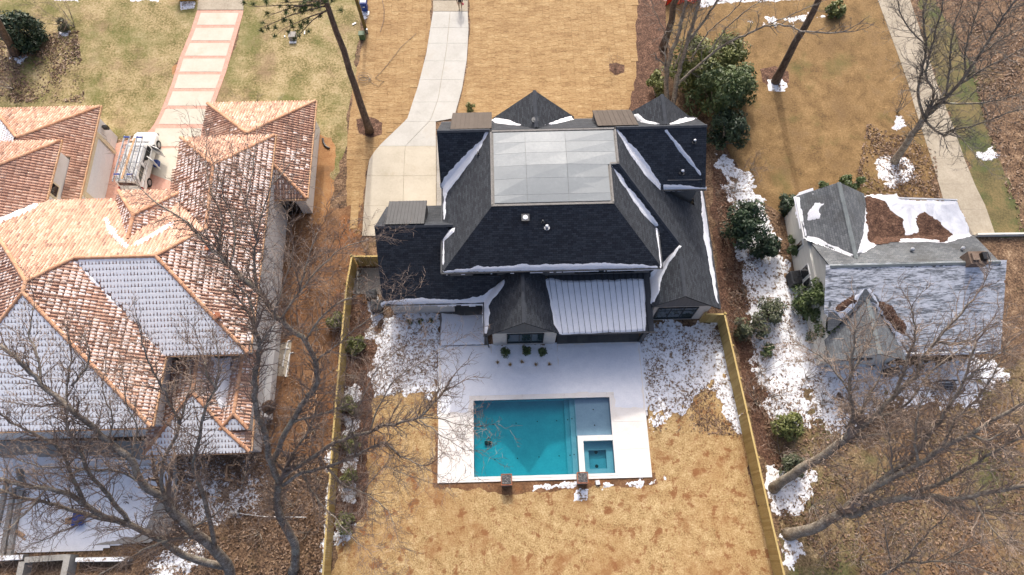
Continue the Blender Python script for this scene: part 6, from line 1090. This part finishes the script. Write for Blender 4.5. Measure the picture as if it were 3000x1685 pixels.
tree('bare_tree', P(1962, 325), [
    (.25, .1, [(1955, 322, 0), (1952, 238, 3), (1958, 187, 5), (1970, 145, 6.5), (1989, 93, 8.5), (1999, 52, 10), (2008, 10, 11.5), (2016, -40, 13)]), (.14, .11, [(1953, 240, 3), (1948, 193, 4.8)]), (.27, .12, [(1968, 322, .2), (1983, 238, 3), (1995, 187, 5), (2010, 135, 7), (2028, 79, 9), (2041, 31, 11), (2052, -20, 12.5)]), (.15, .05, [(2018, 120, 7.5), (2066, 58, 9.5), (2097, 10, 11.5), (2120, -30, 12.8)]),
    (.14, .06, [(1985, 245, 2.8), (2024, 211, 4), (2076, 166, 5.5), (2128, 128, 6.8), (2180, 104, 8), (2242, 77, 9.5), (2300, 75, 10.5), (2370, 95, 11), (2470, 93, 11.8)]), (.06, .02, [(2242, 77, 9.5), (2300, 52, 10.5), (2360, 25, 11.5), (2420, 0, 12.4)]), (.08, .03, [(2028, 170, 5.2), (2055, 124, 6.8), (2087, 83, 8), (2149, 31, 10), (2172, 0, 11)]), (.07, .03, [(2076, 155, 5.8), (2128, 83, 7.6), (2190, 29, 9.5), (2230, 0, 10.6)]), (.06, .02, [(1964, 160, 6), (1954, 116, 7.5), (1945, 87, 8.5), (1923, 45, 10), (1908, 0, 11.5)]), (.08, .03, [(1975, 200, 4.4), (1995, 145, 6.5), (2010, 85, 8.6), (2025, 20, 11)])],
    'multi-trunked bare tree behind the front right gable', seed=8, dens=.5, tl=1.3, tw='twig_grey')
# shrubby bare plants
def sapling(px, h_, n, label, seed, sp=.5, tw='twig', r_=.03, group='bare shrubs', cat='shrub', dep=2):
    rg = random.Random(seed); p = P(*px); e = empty('bare_shrub', p, label, cat, group); st, cr = MB(), MB()
    for i in range(n):
        d = Vector((rg.gauss(0, sp), rg.gauss(0, sp), 1)).normalized(); q = p+d*h_*rg.uniform(.3, .5); st.tube([p, p.lerp(q, .5)+Vector((rg.gauss(0, .05), rg.gauss(0, .05), 0)), q], [r_*1.3, r_, r_*.8], 5); twig(cr, q, d, h_*.6, r_*.8, dep, rg)
        twig(cr, p.lerp(q, .6), rdir(d, .6, rg), h_*.45, r_*.6, dep, rg)
    st.build('stem', K['bark'], e); cr.build('crown', K[tw], e)
sapling((2628, 330), 4.2, 4, 'twiggy bare shrub left of the right driveway', 31, .4); sapling((218, 78), 4.5, 5, 'bare many-stemmed shrub on the left lawn', 32, .5); sapling((40, 260), 3.5, 6, 'tangled bare shrub at the left edge', 33, .6); sapling((1803, 202), 1.8, 3, 'little sapling in the small mulch ring', 34, .25, r_=.012)
for i, px in enumerate(((2200, 500), (2150, 560), (2110, 690), (2180, 860), (2170, 960), (2230, 1090), (2260, 1160), (2285, 1330), (2215, 1180), (2410, 1180), (2360, 1110), (2550, 1160), (2700, 1250), (2480, 1400), (2620, 1560), (2420, 1620), (2800, 1620), (2900, 1380), (2380, 1480), (2860, 1120), (2940, 1030), (2960, 1580), (2520, 1640))):
    sapling(px, 1.7+1.0*((i*37) % 10)/10, 9, ['bare thicket behind the evergreen shrubs', 'bare brush below the golden lawn corner', 'low bare brush beside the dark roof edge', 'bare brush left of the big holly', 'bare brush by the fence corner', 'reddish brush outside the fence, near its top', 'brush beside the yellow-green bush', 'brush between the fence and the leaning tree', 'brush hugging the right fence', 'thin brush in the snow strip', 'brush in front of the rear gable', 'brush at the edge of the bungalow snow', 'brush below the bungalow garden', 'brush between the two leaning trees', 'brush under the lower leaning tree', 'brush near the bottom of the right fence', 'brush at the bottom right', 'brush at the right edge under the branches', 'brush below the small snow patch', 'brush right of the garden bench', 'brush beyond the bungalow rear', 'brush in the bottom right corner', 'brush along the bottom edge right of the fence'][i], 50+i, .75, 'twig', .02, dep=2)
for i, px in enumerate(((760, 1560), (700, 1500), (860, 1480), (930, 1400), (900, 1560), (640, 1440), (920, 1260), (880, 1200), (840, 880), (905, 850), (930, 960), (1040, 1100), (1050, 1220), (1060, 1330), (1045, 1450), (600, 1640))):
    sapling(px, 1.6+.9*((i*53) % 10)/10, 8, ['undergrowth under the oak beside the fence', 'undergrowth near the white rope', 'undergrowth between oak and fence', 'undergrowth against the left fence', 'undergrowth at the lower left fence', 'undergrowth at the edge of the thin snow', 'brush at the foot of the wooden ladder', 'brush beside the wooden ladder', 'brush by the tiled house corner', 'brush on the clay above the ladder', 'brush left of the fence on the clay', 'brush in the mulch bed near its top', 'brush in the mulch bed, second', 'brush in the mulch bed, third', 'brush in the mulch bed near its end', 'undergrowth by the forked oak base'][i], 90+i, .7, 'twig', .018, dep=2)
# evergreen shrubs: clumps of leaf-sized faces on a few stems
LV = [(-.5, -1, 0), (.5, -1, 0), (.62, .1, .12), (0, 1.15, -.05), (-.62, .1, .12)]
def leaves(mb_name, centres, rad, n, size, mt, par, seed, flat_=.6):
    q = np.random.RandomState(seed); k = len(centres); idx = q.randint(0, k, n); c_ = np.array(centres)[idx]; r_ = np.array(rad)[idx]
    d = q.normal(size=(n, 3)); d /= np.linalg.norm(d, axis=1)[:, None]; rr_ = r_*(.55+.5*q.rand(n)**.5); O = c_+d*rr_[:, None]*np.array([1, 1, .85])
    nn = d+q.normal(size=(n, 3))*.7; nn[:, 2] += flat_; nn /= np.linalg.norm(nn, axis=1)[:, None]; t = q.normal(size=(n, 3)); u = np.cross(nn, t); u /= np.linalg.norm(u, axis=1)[:, None]; v = np.cross(nn, u)
    s_ = size*(.6+.8*q.rand(n)); SC = np.stack([s_*.6, s_, s_], 1); tint = np.clip(.5+.35*(q.rand(n)-.5)+.5*(q.rand(k)[idx]-.5), 0, 1)
    O[:, 2] = np.maximum(O[:, 2], .03)
    return link(mb_name, np_mesh(mb_name, LV, [(0, 1, 2, 3, 4)], O, u, v, nn, tint, K[mt], SC), par)
def shrub(px, rx, ry, h_, n, size, mt, label, seed, group='evergreen shrubs', name='evergreen_shrub', z0=.0, clumps=26, cat='shrub', cr=.32, low=.15):
    rg = random.Random(seed); p = P(*px); e = empty(name, p, label, cat, group); cs, rs_ = [], []
    for i in range(clumps):
        a = rg.random()*6.283; t = rg.random()**.5*.8; zz_ = rg.uniform(low, .92); k_ = math.sqrt(max(.08, 1-((zz_-.42)/.62)**2)); cs.append((p.x+math.cos(a)*t*rx*k_, p.y+math.sin(a)*t*ry*k_, z0+h_*zz_)); rs_.append(cr*min(rx, ry, h_)*rg.uniform(.7, 1.3))
    st = MB()
    for c_ in cs[:14]: st.tube([p, Vector((p.x*.5+c_[0]*.5, p.y*.5+c_[1]*.5, c_[2]*.55)), Vector(c_)], [.05*h_/3+.012, .03*h_/3+.01, .008], 5)
    st.build('stem', K['bark'], e); leaves('crown', cs, rs_, n, size, mt, e, seed); return e
shrub((95, 125), 2.0, 1.9, 3.2, 4200, .13, 'leaf_dark', 'big dark green bush on the far left lawn', 201, clumps=40)
shrub((2010, 250), 2.3, 2.0, 5.0, 4800, .13, 'leaf_olive', 'olive-green evergreen behind the front right gable', 202, clumps=44); shrub((2095, 210), 2.2, 2.0, 3.6, 4200, .13, 'leaf_olive', 'yellowish evergreen on the right of the multi-trunked tree', 203, clumps=40)
shrub((2085, 330), 2.4, 2.2, 5.2, 5200, .13, 'leaf_mid', 'dark evergreen beside the corner of the dark-roofed house', 204, clumps=46); shrub((2150, 290), 1.7, 1.6, 3.8, 3600, .12, 'leaf_mid', 'mid-green evergreen at the right end of the clump', 205, clumps=34); shrub((2115, 420), 1.6, 1.7, 3.6, 3400, .12, 'leaf_dark', 'dark evergreen at the lower end of the clump', 206, clumps=32); shrub((1920, 280), 1.0, 1.2, 2.6, 1800, .12, 'leaf_olive', 'small evergreen left of the tree trunks', 207, clumps=18)
shrub((2160, 700), 1.8, 2.2, 4.0, 4200, .12, 'leaf_dark', 'dark conifer-like shrub in the side yard', 208, clumps=30); shrub((2225, 745), 1.4, 1.3, 2.4, 2000, .11, 'leaf_dark', 'lower dark shrub right of the side-yard conifer', 209, clumps=16); shrub((2320, 740), .7, 1.2, 1.5, 1500, .1, 'leaf_mid', 'shrub against the bungalow side wall', 210, clumps=16)
shrub((2375, 890), 1.8, 1.9, 4.0, 4600, .12, 'leaf_mid', 'large green holly at the rear corner of the bungalow', 211, clumps=36); shrub((2410, 970), 1.8, 1.6, 3.2, 3600, .12, 'leaf_mid', 'green holly below the larger one', 212, clumps=30); shrub((2430, 1000), .9, .8, 2.2, 1400, .11, 'leaf_dark', 'small dark holly at the rear gable', 213, clumps=14)
shrub((2190, 970), 1.3, 1.3, 1.9, 1500, .1, 'leaf_grey', 'grey-green shrub by the fence corner', 214, clumps=22); shrub((2240, 930), 1.3, 1.4, 2.0, 1300, .1, 'leaf_grey', 'thin grey-green shrub in the snow strip', 215, clumps=22)
shrub((2300, 1255), 1.3, 1.0, 1.8, 1800, .11, 'leaf_olive', 'yellow-green bush near the right fence', 216, clumps=22); shrub((2310, 1370), 1.2, 1.0, 1.6, 1000, .1, 'leaf_grey', 'thin green bush below the yellow-green one', 217, clumps=16); shrub((2245, 1035), .7, .6, 1.0, 600, .09, 'leaf_mid', 'little round bush in the snow strip', 218, clumps=12)
shrub((2300, 610), 1.0, 1.3, 1.6, 1900, .1, 'leaf_dark', 'dark clipped shrub at the front corner of the bungalow', 219, clumps=22); shrub((2480, 548), 1.3, .7, 1.4, 1600, .1, 'leaf_mid', 'foundation shrub in front of the bungalow gable', 220, clumps=18); shrub((2405, 562), 1.0, .6, 1.0, 1000, .1, 'leaf_mid', 'low foundation shrub left of the gable front', 221, clumps=12)
shrub((2440, 42), 1.1, .8, 1.2, 1100, .14, 'leaf_olive', 'grassy green clump near the street snow', 222, clumps=14); shrub((1380, 322), .5, .45, .8, 500, .07, 'leaf_olive', 'small reddish-green shrub at the house front', 223, clumps=10); shrub((190, 82), .8, .6, .9, 600, .1, 'leaf_grey', 'low dull shrub under the bare one', 224, clumps=12)
for i, px in enumerate(((1481, 1036), (1540, 1032), (1588, 1035))): shrub(px, .38, .38, .75, 700, .06, 'leaf_mid', ['round boxwood below the family room, left', 'round boxwood below the family room, middle', 'round boxwood below the family room, right'][i], 230+i, 'boxwoods below the family room', 'boxwood', clumps=16, cr=.4)
for i, px in enumerate(((1201, 944), (1233, 943), (1262, 942))): shrub(px, .22, .22, .4, 220, .05, 'leaf_mid', ['tiny shrub in snow by the rear wall, left', 'tiny shrub in snow by the rear wall, middle', 'tiny shrub in snow by the rear wall, right'][i], 240+i, 'small shrubs by the rear wall', 'boxwood', clumps=8, cr=.4)
for i, px in enumerate(((1028, 1195), (1030, 1305), (1022, 1400), (1018, 1530), (1045, 1015), (985, 950))): shrub(px, .7, .75, 1.1, 1300, .08, 'leaf_olive', ['olive shrub in the fence bed, second from the top', 'olive shrub in the fence bed, third from the top', 'olive shrub in the fence bed, fourth from the top', 'round golden shrub at the lower end of the fence bed', 'topmost olive shrub in the fence bed', 'olive shrub just outside the left fence'][i], 250+i, 'shrubs along the fence bed', clumps=16, cr=.36)
# straw tufts in the planting bed
for i, px in enumerate(((1458, 1064), (1495, 1071), (1530, 1062), (1570, 1070), (1609, 1069))):
    rg = random.Random(300+i); p = P(*px); q = MB()
    for k_ in range(46): a = rg.random()*6.283; r_ = rg.uniform(.06, .22); q.tube([p+Vector((rg.gauss(0, .03), rg.gauss(0, .03), 0)), p+Vector((math.cos(a)*r_*.5, math.sin(a)*r_*.5, .2)), p+Vector((math.cos(a)*r_, math.sin(a)*r_, .22+rg.random()*.1))], [.012, .01, .003], 3, t=rg.random(), cap=False)
    tag(q.build('grass_tuft', K['straw_tuft']), ['straw-coloured grass tuft in the snowy bed, first from the left', 'straw-coloured grass tuft in the snowy bed, second from the left', 'straw-coloured grass tuft in the snowy bed, the middle one', 'straw-coloured grass tuft in the snowy bed, second from the right', 'straw-coloured grass tuft in the snowy bed, last on the right'][i], 'grass tuft', 'straw tufts in the bed')
# pines: tall bare trunks, crowns mostly above the frame
NV = [(-.06, 0, 0), (.06, 0, 0), (0, 1, 0)]
def pine(base, top, r0, h_, z_cr, label, seed, rad=3.2, n=10000, extra=None):
    rg = random.Random(seed); e = empty('pine_tree', base, label, 'tree', 'pines'); tb_ = MB(); b_ = Vector(base); t_ = Vector(top); d = (t_-b_)/t_.z; pts = [b_+d*(h_*i/12)+Vector((rg.gauss(0, .05), rg.gauss(0, .05), 0))*(i > 0) for i in range(13)]; pts[0].z = -.1
    tb_.tube(pts, [r0*(1.3 if i == 0 else 1)*(1-.72*i/12) for i in range(13)], 12); br = MB(); cs = []
    def limb(p, tip, r_):
        m_ = p.lerp(tip, .5)+Vector((rg.gauss(0, .15), rg.gauss(0, .15), .2)); br.tube([p, m_, tip], [r_, r_*.7, r_*.3], 5)
        for k_ in range(7):
            t = .35+.65*k_/6; q = p.lerp(m_, t*2) if t < .5 else m_.lerp(tip, t*2-1); o = q+Vector((rg.gauss(0, .45), rg.gauss(0, .45), rg.gauss(.05, .2))); br.tube([q, o], [r_*.3, .008], 3, cap=False); cs.append(o)
    for i in range(26):
        z = z_cr+(h_-z_cr)*(i/26)**.9; p = b_+d*z; a = i*2.4+rg.random(); L_ = rad*(1.05-.75*(z-z_cr)/(h_-z_cr))*rg.uniform(.7, 1.1); limb(p, p+Vector((math.cos(a)*L_, math.sin(a)*L_, L_*.12)), .06)
    for (p, tip) in (extra or []): limb(Vector(p), Vector(tip), .05)
    tb_.build('trunk', K['bark_pine'], e, smooth=True); br.build('branches', K['bark_pine'], e)
    q = np.random.RandomState(seed); k = len(cs); idx = q.randint(0, k, n); O = np.array(cs)[idx]+q.normal(size=(n, 3))*.05; v = q.normal(size=(n, 3)); v[:, 2] += .35; v /= np.linalg.norm(v, axis=1)[:, None]; w_ = q.normal(size=(n, 3)); u = np.cross(v, w_); u /= np.linalg.norm(u, axis=1)[:, None]; nn = np.cross(u, v)
    s_ = .2+.14*q.rand(n); link('needles', np_mesh('needles', NV, [(0, 1, 2)], O, u, v, nn, np.clip(q.rand(n), 0, 1), K['needle'], np.stack([s_*1.3, s_, s_], 1)), e); return e
b1 = P(1083, 385); t1 = P(955, 0, 14.4)
pine(b1, t1, .31, 23, 15.5, 'tall pine with a bare trunk left of the driveway', 401, extra=[(b1.lerp(t1, .98), P(860, 30, 13)), (b1.lerp(t1, .98), P(790, 45, 13.2)), (b1.lerp(t1, .96), P(730, 20, 13.6)), (b1.lerp(t1, .94), P(830, 85, 12.2)), (b1.lerp(t1, .95), P(860, 120, 11.6)), (b1.lerp(t1, .97), P(760, 85, 12.6)), (b1.lerp(t1, .99), P(820, 8, 14)), (b1.lerp(t1, .99), P(900, 10, 14))])
pine(P(2271, 240), P(2399, 0, 9.4), .33, 20, 12.5, 'tall pine with a dark bare trunk on the right lawn', 402, rad=2.6, n=3600)
pine(P(1942, 140), P(1985, -10, 5.6), .3, 19, 12, 'dark pine trunk behind the multi-trunked tree', 403, rad=2.4, n=2600)
p = P(45, 157); q = P(0, 77, 4.4); pine(p, q, .34, 18, 11, 'thick grey trunk at the left edge behind the bush', 404, rad=2.4, n=2600)
# a bird or squirrel nest of dead leaves in the oak, dead leaves caught on the low tile roof
p = P(787, 1194, 11.5); leaves('leaf_nest', [tuple(p), tuple(p+Vector((.1, .1, .1)))], [.34, .25], 420, .1, 'dead', None, 55); o = bpy.data.objects['leaf_nest']; tag(o, 'ball-shaped nest of dead leaves in the oak fork', 'nest')

def litter(px, n, label, seed, size=.085, mt='dead', clear=None):
    q = np.random.RandomState(seed); poly = XY(px); xs = [p[0] for p in poly]; ys = [p[1] for p in poly]; X = q.uniform(min(xs), max(xs), n*3); Y = q.uniform(min(ys), max(ys), n*3)
    d = sdist(X, Y, poly); pr = fbm(X*.5, Y*.5, seed, 4); ok = (d > 0) & (q.rand(n*3) < np.clip((pr-.3)*2.6, .05, 1)); X, Y = X[ok][:n], Y[ok][:n]; n = len(X)
    O = np.stack([X, Y, .03+.05*q.rand(n)], 1); nn = q.normal(size=(n, 3))*.5; nn[:, 2] = 1; nn /= np.linalg.norm(nn, axis=1)[:, None]; t = q.normal(size=(n, 3)); u = np.cross(nn, t); u /= np.linalg.norm(u, axis=1)[:, None]; v = np.cross(nn, u); s_ = size*(.5+q.rand(n))
    tag(link('fallen_leaves', np_mesh('fallen_leaves', LV, [(0, 1, 2, 3, 4)], O, u, v, nn, q.rand(n), K[mt], np.stack([s_*.7, s_, s_], 1))), label, 'leaves', None, 'stuff')
litter([(500, 1330), (960, 1330), (940, 1750), (400, 1750)], 14000, 'dead leaves under the oaks beside the left fence', 501)
litter([(2230, 1180), (2600, 1150), (3150, 1080), (3150, 1850), (2330, 1850), (2290, 1600)], 13000, 'dead leaves under the bare trees on the right', 502)
litter([(2090, 500), (2300, 640), (2330, 1100), (2700, 1200), (2290, 1420), (2200, 1150), (2130, 900)], 6000, 'dead leaves scattered in the side yard strip', 503)
litter([(790, 640), (1060, 640), (1090, 1000), (980, 1330), (770, 1330)], 3000, 'dead leaves scattered on the clay', 504, .06)
litter([(2780, -60), (3200, -60), (3200, 700), (2990, 690), (2880, 350)], 9000, 'dead leaves on the bank at the far right', 505)
litter([(1870, 970), (2110, 970), (2170, 1280), (1915, 1260)], 2600, 'leaf scraps in the patchy snow right of the terrace', 506, .06); litter([(1080, 940), (1290, 940), (1290, 1160), (1090, 1160)], 1800, 'leaf scraps in the patchy snow left of the terrace', 507, .06)
litter([(-100, 120), (230, 90), (250, 300), (-100, 300)], 4500, 'dead leaves under the big bush on the left lawn', 508); litter([(2540, 360), (2740, 440), (2750, 580), (2500, 580)], 2500, 'dead leaves round the big right tree', 509)
litter([(-150, 1345), (500, 1350), (400, 1560), (-150, 1600)], 700, 'a few dead leaves on the snowy terrace', 510, .07)
